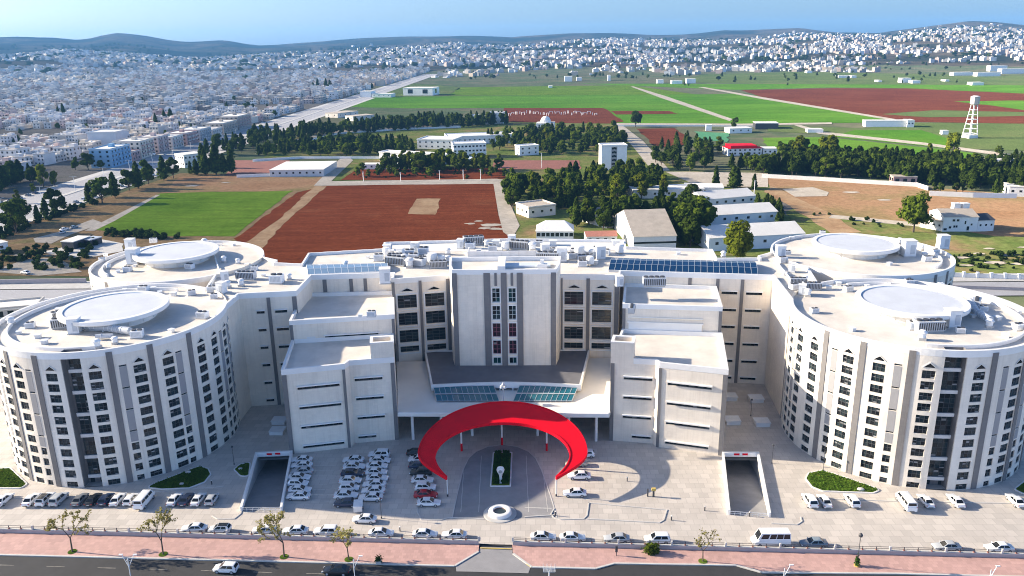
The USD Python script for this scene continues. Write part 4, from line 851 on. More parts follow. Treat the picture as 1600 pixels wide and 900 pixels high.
for j in range(5):
    for i in range(2):
        x0, y0 = -1.45 + 1.75 * i, -14.0 - 2.6 * j
        m = MB(); m.box((x0, y0, .45), (1.2, 2.0, .7), taper=.9)
        p_ = m.build('hedge_block', 'hedge_leaf', t)
        q_ = np.stack([nrng.uniform(-.68, .68, 420) + x0, nrng.uniform(-1.08, 1.08, 420) + y0, nrng.uniform(.3, .92, 420)], 1)
        MB().raw(*leaves(q_, .22)).build('leaves', 'hedge_leaf', p_)
t = thing('sculpture', 'white pear-shaped sculpture standing at the front of the hedge bed', 'sculpture', loc=(-.55, -24.6, 0), scale=.82)
MB().lathe([(0, .1), (.8, .1), (.8, .35), (.55, .5), (.38, 1.0), (.34, 1.6), (.48, 2.2), (.85, 2.9), (.95, 3.4), (.8, 3.9), (.4, 4.15), (0, 4.2)], n=28).build('body', 'white_paint', t, smooth=40)
MB().tube((0, -.9, 3.35), (0, -.98, 3.35), .42, n=18).build('emblem', 'panel_gray', t)
t = thing('fountain', 'white ring-shaped fountain basin on a round grey base at the mouth of the drive', 'fountain', loc=(-.3, -36.0, 0))
MB().lathe([(0, .02), (3.1, .02), (3.1, .12), (2.9, .16), (0, .17)], n=48).build('base', 'concrete', t)
MB().lathe([(1.25, .17), (1.25, .75), (1.35, .85), (1.95, .85), (2.1, .75), (2.2, .17)], n=48).build('basin', 'white_paint', t, smooth=40)
MB().lathe([(0, .5), (1.26, .5)], n=36).build('water', 'water', t); MB().lathe([(1.16, .3), (1.2, .55), (1.25, .55)], n=36).build('inner_rim', 'tile_red', t)

def kerb_line(nm, label, pts, closed=False, w=.22, h=.12, material='kerb_stone', px=True, z=0):
    P = [G2(u, v) for u, v in pts] if px else pts
    if closed: P = P + [P[0]]
    b = MB()
    b.prism(LineString(P).buffer(w / 2, cap_style=2, join_style=1), z, z + h)
    return b.build(nm, material, label=label, kind='structure')
kerb_line('kerb', None, [(920, 786), (917, 806), (912, 811), (876, 812), (865, 809), (861, 803), (866, 795)])
kerb_line('kerb', None, [(919, 786), (1042, 797), (1037, 813), (1030, 817), (917, 811)])
kerb_line('kerb', None, [(651, 778), (652, 800), (658, 812), (688, 813), (702, 809), (756, 811)])
kerb_line('kerb', None, [(820, 808), (866, 805)])
kerb_line('kerb', None, [(331, 806), (340, 811), (366, 811), (376, 803), (379, 790)])
kerb_line('kerb', None, [(1205, 818), (1245, 820), (1253, 815), (1251, 808)])
kerb_line('kerb', None, [(0, 779), (105, 777), (240, 769), (350, 760)], h=.1)
kerb_line('kerb', None, [(1300, 780), (1390, 783), (1600, 787)], h=.1)
kerb_line('drive_edge', None, [(-9.1, -37.5), (-8.9, -30), (-8.5, -20), (-7.7, -15), (-6.3, -12), (-4, -9.8), (-0.7, -8.8), (2.6, -9.8), (5.0, -12), (6.5, -15), (7.7, -20), (9.3, -30), (10.3, -37.5)], px=False, h=.05, w=.2)
pm = MB()
for p_ in ([(726, 712), (720, 800)], [(752, 712), (748, 800)], [(822, 712), (826, 800)], [(846, 716), (856, 800)]):
    a, c_ = G2(*p_[0]), G2(*p_[1]); pm.bar((*a, -.016), (*c_, -.016), .07, .006)
a, c_ = G2(820, 793), G2(862, 794); pm.bar((*a, -.016), (*c_, -.016), .15, .006)
pm.build('lane_marking', 'road_paint', kind='structure')
sl = MB()
for x0, x1, y0, y1, n in ((-41.2, -35.2, -29.2, -16.0, 7), (-34.4, -28.6, -31.5, -15.2, 7), (13.5, 19.5, -31, -13, 6)):
    for k in range(n + 1): y = y0 + (y1 - y0) * k / n; sl.bar((x0, y, .002), (x1, y, .002), .1, .005)
sl.build('bay_marking', 'road_paint', kind='structure')

# garden beds
def bed(label, pts):
    P = Polygon([G2(u, v) for u, v in pts]).buffer(.9, 12).buffer(-1.7, 12).buffer(.8, 12)
    t = thing('garden_bed', label, 'garden bed')
    MB().prism(P.difference(P.buffer(-.25)), 0, .16).build('kerb', 'trim_white', t)
    MB().sheet(P.buffer(-.2), .10).build('lawn', 'lawn', t)
    x0, y0, x1, y1 = P.bounds; q_ = []
    inn = P.buffer(-.35)
    for _ in range(int(P.area * 55)):
        x, y = rng.uniform(x0, x1), rng.uniform(y0, y1)
        if inn.contains(Point(x, y)): q_.append((x, y, .12 + rng.random() * .22))
    p_ = MB().raw(*leaves(np.array(q_), .20, up=2.0)).build('plants', 'grass_leaf', t, kind='stuff')
    for _ in range(max(1, int(P.area / 30))):
        x, y = rng.uniform(x0, x1), rng.uniform(y0, y1)
        if inn.contains(Point(x, y)):
            s = trimesh.creation.icosphere(1, rng.uniform(.3, .6)); s.vertices *= [1.3, .9, .6]; s.vertices += meshkit.noise(s.vertices * 3)[:, None] * .12; s.apply_translation([x, y, .2]); MB().tm(s).build('stone', 'kerb_stone', t)
S28 = lambda L, ox, oy: [(ox + .28125 * x, oy + .28125 * y) for x, y in L]
bed('long green garden bed beside the left front tower', S28([(805, 792), (870, 760), (1000, 710), (1110, 668), (1160, 685), (1175, 715), (1140, 760), (1050, 795), (900, 801)], 0, 540))
bed('small green garden bed between the left tower and the ramp wall', S28([(1295, 690), (1330, 662), (1395, 645), (1385, 735), (1330, 725)], 0, 540))
bed('garden bed at the left edge below the left front tower', S28([(-60, 690), (0, 683), (60, 680), (155, 770), (120, 795), (0, 795), (-60, 795)], 0, 540))
bed('sunlit green garden bed beside the right front tower', S28([(383, 740), (400, 708), (480, 692), (600, 730), (810, 803), (765, 822), (480, 812), (420, 788)], 1150, 540))
bed('garden bed at the right edge below the right front tower', S28([(1540, 800), (1600, 752), (1660, 740), (1680, 830), (1600, 828)], 1150, 540))

# ramps
for lab, P, sg in (('left', [(-53.2, -13.9), (-45.8, -13.2), (-41.6, -35.0), (-49.2, -35.0)], -1), ('right', [(45.9, -14.3), (53.2, -14.4), (49.2, -37.2), (42.0, -36.4)], 1)):
    (ax, ay), (bx, by), (cx, cy), (dx, dy) = P
    t = thing('vehicle_ramp', f'sunken vehicle ramp with low white side walls on the {lab} of the plaza', 'ramp')
    ZB = -4.2
    b = MB(); m0, m1 = np.array([ax, ay]), np.array([bx, by])
    b.quad((dx, dy, -.02), (cx, cy, -.02), (bx, by, ZB), (ax, ay, ZB)); b.quad((ax, ay, ZB), (bx, by, ZB), (bx, by + 14, ZB), (ax, ay + 14, ZB)); b.build('slope', 'drive_asphalt', t)
    b = MB(); b.quad((dx, dy, 0), (ax, ay, 0), (ax, ay, ZB), (dx, dy, -.1)); b.quad((cx, cy, 0), (bx, by, 0), (bx, by, ZB), (cx, cy, -.1))
    b.quad((ax, ay, 0), (ax, ay + 14, 0), (ax, ay + 14, ZB), (ax, ay, ZB)); b.quad((bx, by, 0), (bx, by + 14, 0), (bx, by + 14, ZB), (bx, by, ZB)); b.quad((ax, ay + 14, 0), (bx, by + 14, 0), (bx, by + 14, ZB), (ax, ay + 14, ZB))
    b.quad((ax, ay, -.9), (bx, by, -.9), (bx, by + 14, -.9), (ax, ay + 14, -.9)); b.build('retaining_wall', 'concrete', t)
    for (px_, py_), (qx, qy) in (((dx, dy), (ax, ay)), ((cx, cy), (bx, by))): MB().bar((px_, py_, 0.004), (qx, qy, 0.004), .45, .95).build('side_wall', 'white_paint', t)
    MB().bar((ax - .2, ay, .004), (bx + .2, by, .004), .5, 1.0).build('portal_beam', 'white_paint', t)
    for k in (.38, .62):
        x, y = ax + (bx - ax) * k, ay + (by - ay) * k; MB().box((x, y - .3, .62), (1.1, .08, .42)).build('height_sign', 'red_paint', t)
    x, y = (ax + bx) / 2, (ay + by) / 2; MB().box((x, y - .3, .62), (.4, .09, .5)).build('lamp', 'white_paint', t)
    b = MB(); b.bar((dx, dy - .1, .75), (cx, cy - .1, .75), .06, .06); b.bar((dx, dy - .1, .35), (cx, cy - .1, .35), .05, .05)
    for k in range(8): x, y = dx + (cx - dx) * k / 7, dy - .1 + (cy - dy) * k / 7; b.tube((x, y, 0), (x, y, .8), .035, n=6)
    b.build('railing', 'metal_white', t)

# white light wells in the two courts
for u, v in ((437, 660), (434, 676)): 
    x, y = G2(u, v); t = thing('light_well', 'low white roof-lit box in the left court, ' + ('the farther one' if v < 670 else 'the nearer one'), 'light well', loc=(x, y, 0)); MB().box((0, 0, .4), (3.0, 2.6, .8)).build('box', 'white_paint', t); MB().box((0, 0, .86), (3.3, 2.9, .12)).build('lid', 'metal_white', t)
for u, v, w in ((1140, 623, 'farther left'), (1181, 626, 'farther right'), (1144, 660, 'nearer left'), (1190, 663, 'nearer right')):
    x, y = G2(u, v); t = thing('light_well', f'low white roof-lit box in the right court, the {w} one', 'light well', loc=(x, y, 0)); MB().box((0, 0, .45), (3.1, 2.8, .9)).build('box', 'white_paint', t); MB().box((0, 0, .96), (3.4, 3.1, .12)).build('lid', 'metal_white', t)

# ================================================================ WALL ALONG THE FOOTWAY
def fence(label, x0, x1, n):
    t = thing('boundary_wall', label, 'wall')
    b = MB(); b.bar((x0, fy(x0), -.2), (x1, fy(x1), -.2), .35, .85); b.build('wall', 'wall_stone', t)
    b = MB(); b.bar((x0, fy(x0), .652), (x1, fy(x1), .652), .45, .08); b.build('coping', 'kerb_stone', t)
    for h in (1.0, 1.35): MB().bar((x0, fy(x0), h), (x1, fy(x1), h), .05, .06).build('rail', 'metal_dark', t)
    for k in range(n + 1):
        x = x0 + (x1 - x0) * k / n; big = k % 4 == 0
        b = MB(); b.box((x, fy(x), 1.08 if not big else 1.13), (.10 if not big else .30, .10 if not big else .30, .7 if not big else .8)); b.build('post', 'metal_dark' if not big else 'kerb_stone', t)
        if not big: MB().box((x, fy(x), .8), (.26, .26, .14)).build('post_foot', 'tile_red', t)
fence('low grey wall with dark rail posts along the pink footway, left of the driveway', -112, -3.7, 48)
fence('low grey wall with dark rail posts along the pink footway, right of the driveway', 2.3, 112, 48)

# ================================================================ VEHICLES
CAR_COL = {'white': (0.74, 0.75, 0.76), 'silver': (0.42, 0.44, 0.46), 'grey': (0.16, 0.165, 0.17), 'dark_blue': (0.012, 0.022, 0.055), 'black': (0.012, 0.013, 0.015), 'red': (0.36, 0.012, 0.02), 'blue_grey': (0.13, 0.19, 0.25), 'beige': (0.50, 0.46, 0.38)}
for k, c_ in CAR_COL.items():
    usdkit.material(stage, '/World/Looks/car_' + k, {'p': ('principled_bsdf', {'base_color': c_, 'roughness': 0.32, 'metallic': 0.0, 'coat_weight': 0.7, 'coat_roughness': 0.06})}, [], surface='p.BSDF')
usdkit.material(stage, '/World/Looks/car_glass', {'p': ('principled_bsdf', {'base_color': (0.010, 0.012, 0.014), 'roughness': 0.05})}, [], surface='p.BSDF')
simple('tyre', (0.018, 0.018, 0.019), 0.8, 0.05); simple('rim', (0.35, 0.36, 0.38), 0.35, 0.05); simple('head_lamp', (0.75, 0.77, 0.80), 0.15, 0.02); simple('tail_lamp', (0.35, 0.01, 0.012), 0.25, 0.05); simple('bumper', (0.03, 0.03, 0.032), 0.6, 0.05)

def loft(st):
    rings = []
    for x, w, zb, zt in st:
        h = zt - zb
        prof = [(-.86, 0), (-1, .18), (-1, .55), (-.955, .86), (-.82, 1), (.82, 1), (.955, .86), (1, .55), (1, .18), (.86, 0)]
        rings.append([(x, a * w, zb + c_ * h) for a, c_ in prof])
    n = 10; v = np.array(rings).reshape(-1, 3); fs = []
    for k in range(len(st) - 1):
        for i in range(n): j = (i + 1) % n; fs.append([k * n + i, k * n + j, (k + 1) * n + j, (k + 1) * n + i])
    m = MB().raw(v, fs)
    for k, fl in ((0, 1), (len(st) - 1, 0)):
        c_ = np.array(rings[k]).mean(0); m.raw(np.vstack([rings[k], c_]), [[i, (i + 1) % n, n] for i in range(n)])
    return m
def cabin_pts(c): # ((x rear bottom, x front bottom), (x rear top, x front top), z0, z1, half width bottom, top)
    (a, b_), (c0, d0), z0, z1, wb, wt = c
    return {k: np.array(p) for k, p in dict(rbl=(a, wb, z0), rbr=(a, -wb, z0), fbl=(b_, wb, z0), fbr=(b_, -wb, z0), rtl=(c0, wt, z1), rtr=(c0, -wt, z1), ftl=(d0, wt, z1), ftr=(d0, -wt, z1)).items()}
def inset(q4, u0, u1, v0, v1, off):
    a, b_, c_, d = q4; f = lambda u, v: (a * (1 - u) + b_ * u) * (1 - v) + (d * (1 - u) + c_ * u) * v
    n = np.cross(b_ - a, d - a); n /= np.linalg.norm(n)
    return [f(u0, v0) + n * off, f(u1, v0) + n * off, f(u1, v1) + n * off, f(u0, v1) + n * off]
CAR = {
 'sedan': dict(body=[(-2.30, .66, .42, .78), (-2.20, .80, .28, .95), (-1.5, .87, .22, .98), (-.3, .89, .21, .94), (1.0, .88, .21, .93), (1.75, .84, .24, .82), (2.15, .76, .28, .72), (2.30, .58, .36, .62)],
               cabin=((-1.72, 1.02), (-1.05, .18), .92, 1.43, .80, .60), wheels=(-1.38, 1.36), side=((.06, .45), (.49, .92))),
 'hatchback': dict(body=[(-2.05, .68, .42, .85), (-1.98, .82, .28, 1.0), (-1.3, .87, .22, 1.0), (-.2, .88, .21, .96), (.9, .87, .21, .96), (1.6, .83, .24, .86), (1.95, .75, .28, .74), (2.08, .58, .36, .64)],
               cabin=((-1.98, 1.05), (-1.62, .22), .95, 1.50, .80, .62), wheels=(-1.28, 1.25), side=((.16, .52), (.56, .93))),
 'suv': dict(body=[(-2.25, .72, .45, .95), (-2.18, .86, .32, 1.12), (-1.4, .91, .26, 1.10), (-.2, .92, .25, 1.06), (1.0, .91, .25, 1.06), (1.8, .88, .28, .98), (2.15, .80, .33, .85), (2.28, .62, .42, .74)],
               cabin=((-2.15, 1.10), (-1.85, .35), 1.05, 1.70, .84, .68), wheels=(-1.38, 1.38), side=((.12, .50), (.54, .93))),
 'van': dict(body=[(-2.85, .88, .42, 1.25), (-2.80, .96, .32, 1.35), (-1.5, .99, .30, 1.30), (0, .99, .30, 1.30), (1.5, .98, .30, 1.28), (2.3, .95, .32, 1.15), (2.75, .86, .36, .95), (2.90, .66, .42, .80)],
               cabin=((-2.80, 2.25), (-2.68, 1.50), 1.25, 2.15, .93, .80), wheels=(-1.75, 1.75), side=((.04, .30), (.33, .60), (.63, .93))),
 'minibus': dict(body=[(-3.25, .98, .42, 1.45), (-3.20, 1.05, .32, 1.55), (-1.5, 1.07, .30, 1.50), (0, 1.07, .30, 1.50), (1.9, 1.06, .30, 1.45), (2.7, 1.0, .32, 1.25), (3.1, .90, .36, 1.0), (3.25, .70, .42, .85)],
               cabin=((-3.20, 2.55), (-3.12, 1.85), 1.40, 2.70, 1.03, .92), wheels=(-2.0, 2.05), side=((.03, .22), (.24, .44), (.46, .66), (.70, .93))),
}
_made = {}
def car_class(kind, col, roof=None):
    key = (kind, col, roof)
    if key in _made: return _made[key]
    d = CAR[kind]; c_ = proto(f'{kind}_{col}' + (f'_{roof}_roof' if roof else '')); paint = 'car_' + col
    loft(d['body']).build('body', paint, c_, smooth=40)
    P = cabin_pts(d['cabin']); hull = trimesh.convex.convex_hull(np.array(list(P.values())))
    MB().tm(hull).build('cabin', paint, c_)
    top = [P['rtr'], P['ftr'], P['ftl'], P['rtl']]
    r = MB(); r.quad(*inset(top, -.02, 1.02, .0, 1., .03)); 
    m_ = trimesh.convex.convex_hull(np.vstack([np.array(top) + [0, 0, -.02], np.array(inset(top, .06, .94, .08, .92, .05))])); MB().tm(m_).build('roof', 'car_' + (roof or col), c_, smooth=50)
    L = [P['fbl'], P['rbl'], P['rtl'], P['ftl']]; Rr = [P['rbr'], P['fbr'], P['ftr'], P['rtr']]
    wind = [P['fbr'], P['fbl'], P['ftl'], P['ftr']]; rear = [P['rbl'], P['rbr'], P['rtr'], P['rtl']]
    MB().quad(*inset(wind, .06, .94, .06, .93, .012)).build('windscreen', 'car_glass', c_)
    MB().quad(*inset(rear, .08, .92, .12 if kind not in ('van', 'minibus') else .35, .90, .012)).build('rear_window', 'car_glass', c_)
    for a, b_ in d['side']:
        MB().quad(*inset(Rr, a, b_, .10 if kind not in ('van', 'minibus') else .25, .88, .012)).build('side_window', 'car_glass', c_)
        MB().quad(*inset(L, 1 - b_, 1 - a, .10 if kind not in ('van', 'minibus') else .25, .88, .012)).build('side_window', 'car_glass', c_)
    hw = max(s[1] for s in d['body']); R_ = .32 if kind in ('sedan', 'hatchback') else .36
    for x in d['wheels']:
        for s in (-1, 1):
            w = MB().tube((x, s * (hw - .20), R_), (x, s * (hw + .012), R_), R_, n=18).build('wheel', 'tyre', c_)
            MB().tube((x, s * (hw + .0), R_), (x, s * (hw + .022), R_), R_ * .62, n=14).build('rim', 'rim', w)
    f, b_ = d['body'][-2], d['body'][0]
    for s in (-1, 1):
        MB().box((f[0] - .02, s * f[1] * .76, f[3] - .12), (.28, .34, .15)).build('headlight', 'head_lamp', c_)
        MB().box((b_[0] + .09, s * d['body'][1][1] * .80, b_[3] - .02), (.14, .28, .20)).build('taillight', 'tail_lamp', c_)
        MB().box((d['cabin'][0][1] - .25, s * (d['cabin'][4] + .13), d['cabin'][2] + .10), (.14, .2, .12)).build('mirror', paint, c_)
    MB().box((d['body'][-1][0] - .02, 0, .42), (.10, .9, .16)).build('grille', 'bumper', c_); MB().box((d['body'][0][0] + .04, 0, .45), (.10, .9, .14)).build('bumper', 'bumper', c_)
    MB().box((d['body'][0][0] + .01, 0, .62), (.06, .5, .12)).build('number_plate', 'white_paint', c_)
    _made[key] = c_
    return c_
KW = {'sedan': 'car', 'hatchback': 'car', 'suv': 'car', 'van': 'van', 'minibus': 'minibus'}
NM = {'sedan': 'parked_car', 'hatchback': 'parked_car', 'suv': 'parked_car', 'van': 'passenger_van', 'minibus': 'minibus'}
def car(kind, col, xy, rot, label, group=None, roof=None, z=0.005, name=None):
    return place(car_class(kind, col, roof), name or NM[kind], label, KW[kind], (xy[0], xy[1], z), rot + rng.uniform(-1.6, 1.6), rng.uniform(.97, 1.02), group)
ORD = ['first', 'second', 'third', 'fourth', 'fifth', 'sixth', 'seventh', 'eighth', 'ninth', 'tenth', 'eleventh', 'twelfth', 'thirteenth', 'fourteenth', 'fifteenth', 'sixteenth', 'seventeenth', 'eighteenth', 'nineteenth', 'twentieth', 'twenty-first', 'twenty-second']
rowA = [(5, 'sedan', 'white'), (48, 'sedan', 'white'), (70, 'suv', 'white', 'black'), (91, 'suv', 'silver'), (124, 'sedan', 'grey'), (145, 'sedan', 'black'), (165, 'hatchback', 'dark_blue'), (183, 'sedan', 'white'), (204, 'hatchback', 'white'), (227, 'van', 'white'), (272, 'sedan', 'white'), (290, 'sedan', 'dark_blue'), (309, 'sedan', 'white'), (330, 'hatchback', 'silver')]
for i, a in enumerate(rowA):
    car(a[1], a[2], (G2(a[0], 786)[0], -31.6 - (.6 if a[1] == 'van' else 0)), 90, f'{a[2].replace("_", " ")} {a[1]}, {ORD[i]} from the left below the left round tower', 'cars parked below the left tower', roof=a[3] if len(a) > 3 else None)
rowB = [(297, 'sedan', 'white', 180), (338, 'hatchback', 'white', 180, 'black'), (410, 'sedan', 'white', 180), (459, 'sedan', 'white', 180), (508, 'suv', 'white', 180), (595, 'sedan', 'white', 0), (664, 'sedan', 'white', 0), (710, 'sedan', 'white', 180)]
for i, a in enumerate(rowB):
    x = G2(a[0], 840)[0]
    car(a[1], a[2], (x, fy(x, 1.75)), a[3], f'{a[2]} {a[1]} parked along the boundary wall, {ORD[i]} from the left', 'cars along the left boundary wall', roof=a[4] if len(a) > 4 else None)
rowC = [(849, 'sedan', 'white', 0), (895, 'sedan', 'white', 0), (964, 'sedan', 'silver', 180), (1027, 'suv', 'white', 180), (1268, 'sedan', 'blue_grey', 180), (1470, 'sedan', 'silver', 180), (1549, 'sedan', 'white', 180)]
for i, a in enumerate(rowC):
    x = G2(a[0], 848)[0]
    car(a[1], a[2], (x, fy(x, 1.8)), a[3], f'{a[2].replace("_", "-")} {a[1]} at the wall right of the driveway, {ORD[i]} from it', 'cars along the right boundary wall')
x = G2(1202, 848)[0]; car('minibus', 'white', (x, fy(x, 2.0)), 180, 'white minibus with dark windows parked along the right boundary wall')
car('sedan', 'white', G2(570, 815), 178, 'white sedan standing alone in the lane above the boundary wall', name='car')
car('hatchback', 'white', (G2(353, 892)[0], -52.9 - .0), 177, 'white hatchback driving left on the dark road', name='car', z=-.145)
car('sedan', 'black', (G2(527, 891)[0], -53.4), 178, 'dark sedan driving on the road beside a street lamp', name='car', z=-.145)
def column(cols, u0, v0, u1, v1, side, where_, rot, group):
    n = len(cols)
    for i, c_ in enumerate(cols):
        k = i / (n - 1); u, v = u0 + (u1 - u0) * k, v0 + (v1 - v0) * k; p0, p1 = G2(u0, v0), G2(u1, v1)
        kind, col = c_ if isinstance(c_, tuple) else ('sedan', c_)
        off = rng.uniform(-.35, .35)
        car(kind, col, (p0[0] + (p1[0] - p0[0]) * k + off, p0[1] + (p1[1] - p0[1]) * k), rot if rng.random() < .8 else rot + 180, f'{col.replace("_", " ")} {kind}, {ORD[i]} from the far end, {where_}', group)
column(['white', 'white', 'silver', 'white', ('hatchback', 'white'), 'white', 'white'], 473, 722, 466, 779, '', 'in the column beside the left ramp wall', 180, 'cars beside the left ramp')
column(['white', 'white', 'dark_blue', 'white', ('hatchback', 'white'), 'white', 'dark_blue'], 553, 722, 541, 790, '', 'left column of the double row', 0, 'cars in the double row of the left car park')
column([('suv', 'white'), 'white', 'white', 'white', 'white', 'white', 'white', 'white'], 594, 714, 581, 781, '', 'right column of the double row', 180, 'cars in the double row of the left car park')
column(['black', ('hatchback', 'white'), 'dark_blue', ('suv', 'black'), 'white', ('hatchback', 'white'), 'red', 'white'], 652, 711, 670, 789, '', 'in the column left of the red canopy', 0, 'cars left of the red canopy')
for i, (u, v, k, c_, w) in enumerate([(914, 713, 'hatchback', 'white', 'farthest of the four'), (900, 727, 'sedan', 'beige', 'half hidden by the canopy'), (905, 747, 'sedan', 'white', 'second nearest'), (898, 774, 'sedan', 'white', 'nearest of the four')]):
    car(k, c_, G2(u, v), 180, f'{c_} {k} right of the red canopy, {w}')
for i, (u, k, c_) in enumerate([(1267, 'suv', 'white'), (1290, 'sedan', 'white'), (1333, 'suv', 'white'), (1415, 'van', 'white'), (1449, 'sedan', 'white'), (1496, 'sedan', 'white'), (1590, 'sedan', 'white')]):
    car(k, c_, (G2(u, 790)[0], -32.6 - .0425 * 0 - (.7 if k == 'van' else 0)), 90, f'{c_} {k}, {ORD[i]} from the left below the right round tower', 'cars parked below the right tower')

# small street furniture
def at(u, v, z=0): return (*G2(u, v, z), z)
t = thing('trailer', 'small pale trailer standing at the near end of the left car park', 'trailer', loc=at(560, 796), rot=8)
MB().box((0, 0, .75), (1.6, 2.6, 1.1)).build('box', 'trim_white', t); MB().box((0, 0, 1.33), (1.7, 2.7, .07)).build('lid', 'metal_white', t)
for s in (-1, 1): MB().tube((s * .8, 0, .28), (s * .95, 0, .28), .28, n=12).build('wheel', 'tyre', t)
c_ = proto('lamp_post')
MB().tube((0, 0, 0), (0, 0, 4.6), .07, .05, n=8).build('pole', 'metal_dark', c_); MB().lathe([(0, 4.55), (.22, 4.7), (.26, 4.95), (.12, 5.15), (0, 5.2)], n=12).build('lantern', 'metal_dark', c_); MB().tube((0, 0, 0), (0, 0, .35), .14, n=8).build('base', 'metal_dark', c_)
for (u, v), w in (((366, 726), 'beside the small garden bed left of the left ramp'), ((1206, 724), 'at the corner of the right ramp'), ((1286, 736), 'at the tip of the sunlit garden bed'), ((1173, 650), 'between the light wells of the right court'), ((596, 810), 'beside the lone white sedan')):
    place('/lamp_post', 'lamp_post', f'thin dark lamp post {w}', 'lamp post', at(u, v), 0, .85)
c_ = proto('bollard')
MB().tube((0, 0, 0), (0, 0, .9), .11, n=10).build('post', 'metal_dark', c_); MB().tube((0, 0, .9), (0, 0, 1.0), .15, .05, n=10).build('cap', 'trim_white', c_)
for (u, v), w in (((980, 752), 'on the sunlit plaza right of the crescent shadow'), ((1101, 798), 'on the plaza before the right ramp'), ((1171, 807), 'before the railing of the right ramp'), ((385, 769), 'in the column beside the left ramp wall'), ((625, 830), 'in the lane above the boundary wall'), ((868, 806), 'at the kerb right of the drive'), ((331, 757), 'before the small garden bed on the left'), ((1049, 813), 'near the kerbed island on the right')):
    place('/bollard', 'bollard', f'dark bollard {w}', 'bollard', at(u, v), 0, 1.0)
t = thing('ticket_booth', 'small yellow-topped control post pair on the sunlit plaza', 'control post', loc=at(1021, 776))
MB().box((0, 0, .7), (.35, .35, 1.4)).build('post', 'metal_dark', t); MB().box((0, 0, 1.6), (.75, .5, .5)).build('head', 'yellow_paint', t); MB().box((-1.1, .1, .8), (.25, .25, 1.6)).build('second_post', 'metal_dark', t)
t = thing('axis_lamp', 'grey lamp standard with a clustered head before the dark roof', 'lamp post', loc=(-.55, -2.4, 7.0))
MB().tube((0, 0, 0), (0, 0, 4.2), .13, .10, n=10).build('pole', 'metal_gray', t)
for k in range(4): MB().lathe([(0, 0), (.35, .15), (.42, .35), (.1, .7), (0, .72)], (.5 * math.cos(k * 1.571 + .78), .5 * math.sin(k * 1.571 + .78), 3.5), 12).build('lamp', 'metal_gray', t)
MB().lathe([(0, 4.1), (.3, 4.2), (.35, 4.5), (0, 5.0)], n=12).build('lamp', 'metal_gray', t)
t = thing('street_lamp', 'dark single lamp post rising from a little planted ring on the footway', 'street lamp', loc=at(1339, 884))
MB().tube((0, 0, 0), (0, 0, 5.6), .075, .05, n=8).build('pole', 'metal_dark', t); MB().lathe([(0, 5.5), (.3, 5.6), (.34, 5.95), (.15, 6.2), (0, 6.25)], n=12).build('lantern', 'metal_dark', t)
MB().lathe([(.45, 0), (.5, .12), (.3, .14)], n=20).build('kerb_ring', 'yellow_paint', t)
q_ = nrng.normal(size=(220, 3)) * [.16, .16, .5] + [0, 0, .8]; MB().raw(*leaves(q_, .2)).build('climber', 'hedge_leaf', t)
t = thing('sign_post', 'dark narrow sign post on the pink footway right of the driveway', 'sign', loc=at(963, 868))
MB().box((0, 0, .4), (.12, .12, .8)).build('post', 'metal_dark', t); MB().box((0, 0, 1.3), (.42, .3, 1.1)).build('sign', 'metal_dark', t)
t = thing('street_planter', 'small stone planter with a green plant at the kerb', 'planter', loc=at(592, 880))
MB().box((0, 0, .3), (.8, .8, .6), taper=1.15).build('pot', 'kerb_stone', t); q_ = nrng.normal(size=(200, 3)) * .28 + [0, 0, .85]; MB().raw(*leaves(q_, .2)).build('plant', 'bush_leaf', t)
t = thing('shrub', 'bright green bushy shrub against the low wall on the footway', 'shrub', loc=at(1018, 864))
q_ = nrng.normal(size=(700, 3)) * [.55, .4, .45]; q_[:, 2] = np.abs(q_[:, 2] + .75); MB().raw(*leaves(q_, .3)).build('foliage', 'broad_leaf', t); MB().tube((0, 0, 0), (0, 0, .7), .06, n=6).build('stem', 'bark', t)
# tall white lamps of the road, cut off by the lower edge of the photograph
def road_lamp(u, v, z, y, label, dbl=False):
    dr = (u - 800) / FPX * RIGHT + (v - 450) / FPX * DOWN + FWD
    p = CAM + dr * ((y - CAM[1]) / dr[1]); h = p[2] + .15
    t = thing('street_lamp', label, 'street lamp', loc=(p[0], y, -.15))
    MB().tube((0, 0, 0), (0, 0, h), .10, .06, n=8).build('pole', 'metal_white', t); MB().tube((0, 0, 0), (0, 0, .5), .2, n=8).build('base', 'metal_gray', t)
    for s in ((-1, 1) if dbl else (1,)):
        MB().tube((0, 0, h - 1.6), (s * .9, .25, h + .35), .05, n=6).build('arm', 'metal_white', t); MB().tube((0, 0, h - .2), (s * .5, .15, h - .75), .03, n=6).build('brace', 'metal_white', t)
        MB().box((s * 1.1, .3, h + .42), (.6, .22, .12)).build('lamp', 'white_paint', t)
road_lamp(199, 872, 8, -62.5, 'white branched street lamp rising from the road at the lower left', True)
road_lamp(552, 874, 8, -62.5, 'white street lamp with one arm beside the dark sedan')
road_lamp(1226, 888, 8, -62.5, 'tip of a white street lamp at the lower edge, below the minibus')
road_lamp(1549, 890, 8, -62.5, 'tip of a white street lamp at the lower right edge')
dr = (858 - 800) / FPX * RIGHT + (890 - 450) / FPX * DOWN + FWD; p = CAM + dr * ((-63 - CAM[1]) / dr[1])
t = thing('camera_mast', 'top of a white mast carrying a small cage of cameras, right of the driveway', 'mast', loc=(p[0], -63, -.15)); h = p[2]
MB().tube((0, 0, 0), (0, 0, h), .12, .09, n=8).build('pole', 'metal_white', t)
b = MB()
for k in range(4): b.bar((-.9, -.4 + .27 * k, h), (.9, -.4 + .27 * k, h), .05, .05)
for x in (-.9, -.3, .3, .9): b.bar((x, -.4, h + .05), (x, .4, h + .05), .05, .05); b.tube((x, .4, h), (x, .4, h + .9), .035, n=6)
b.build('cage', 'metal_white', t)

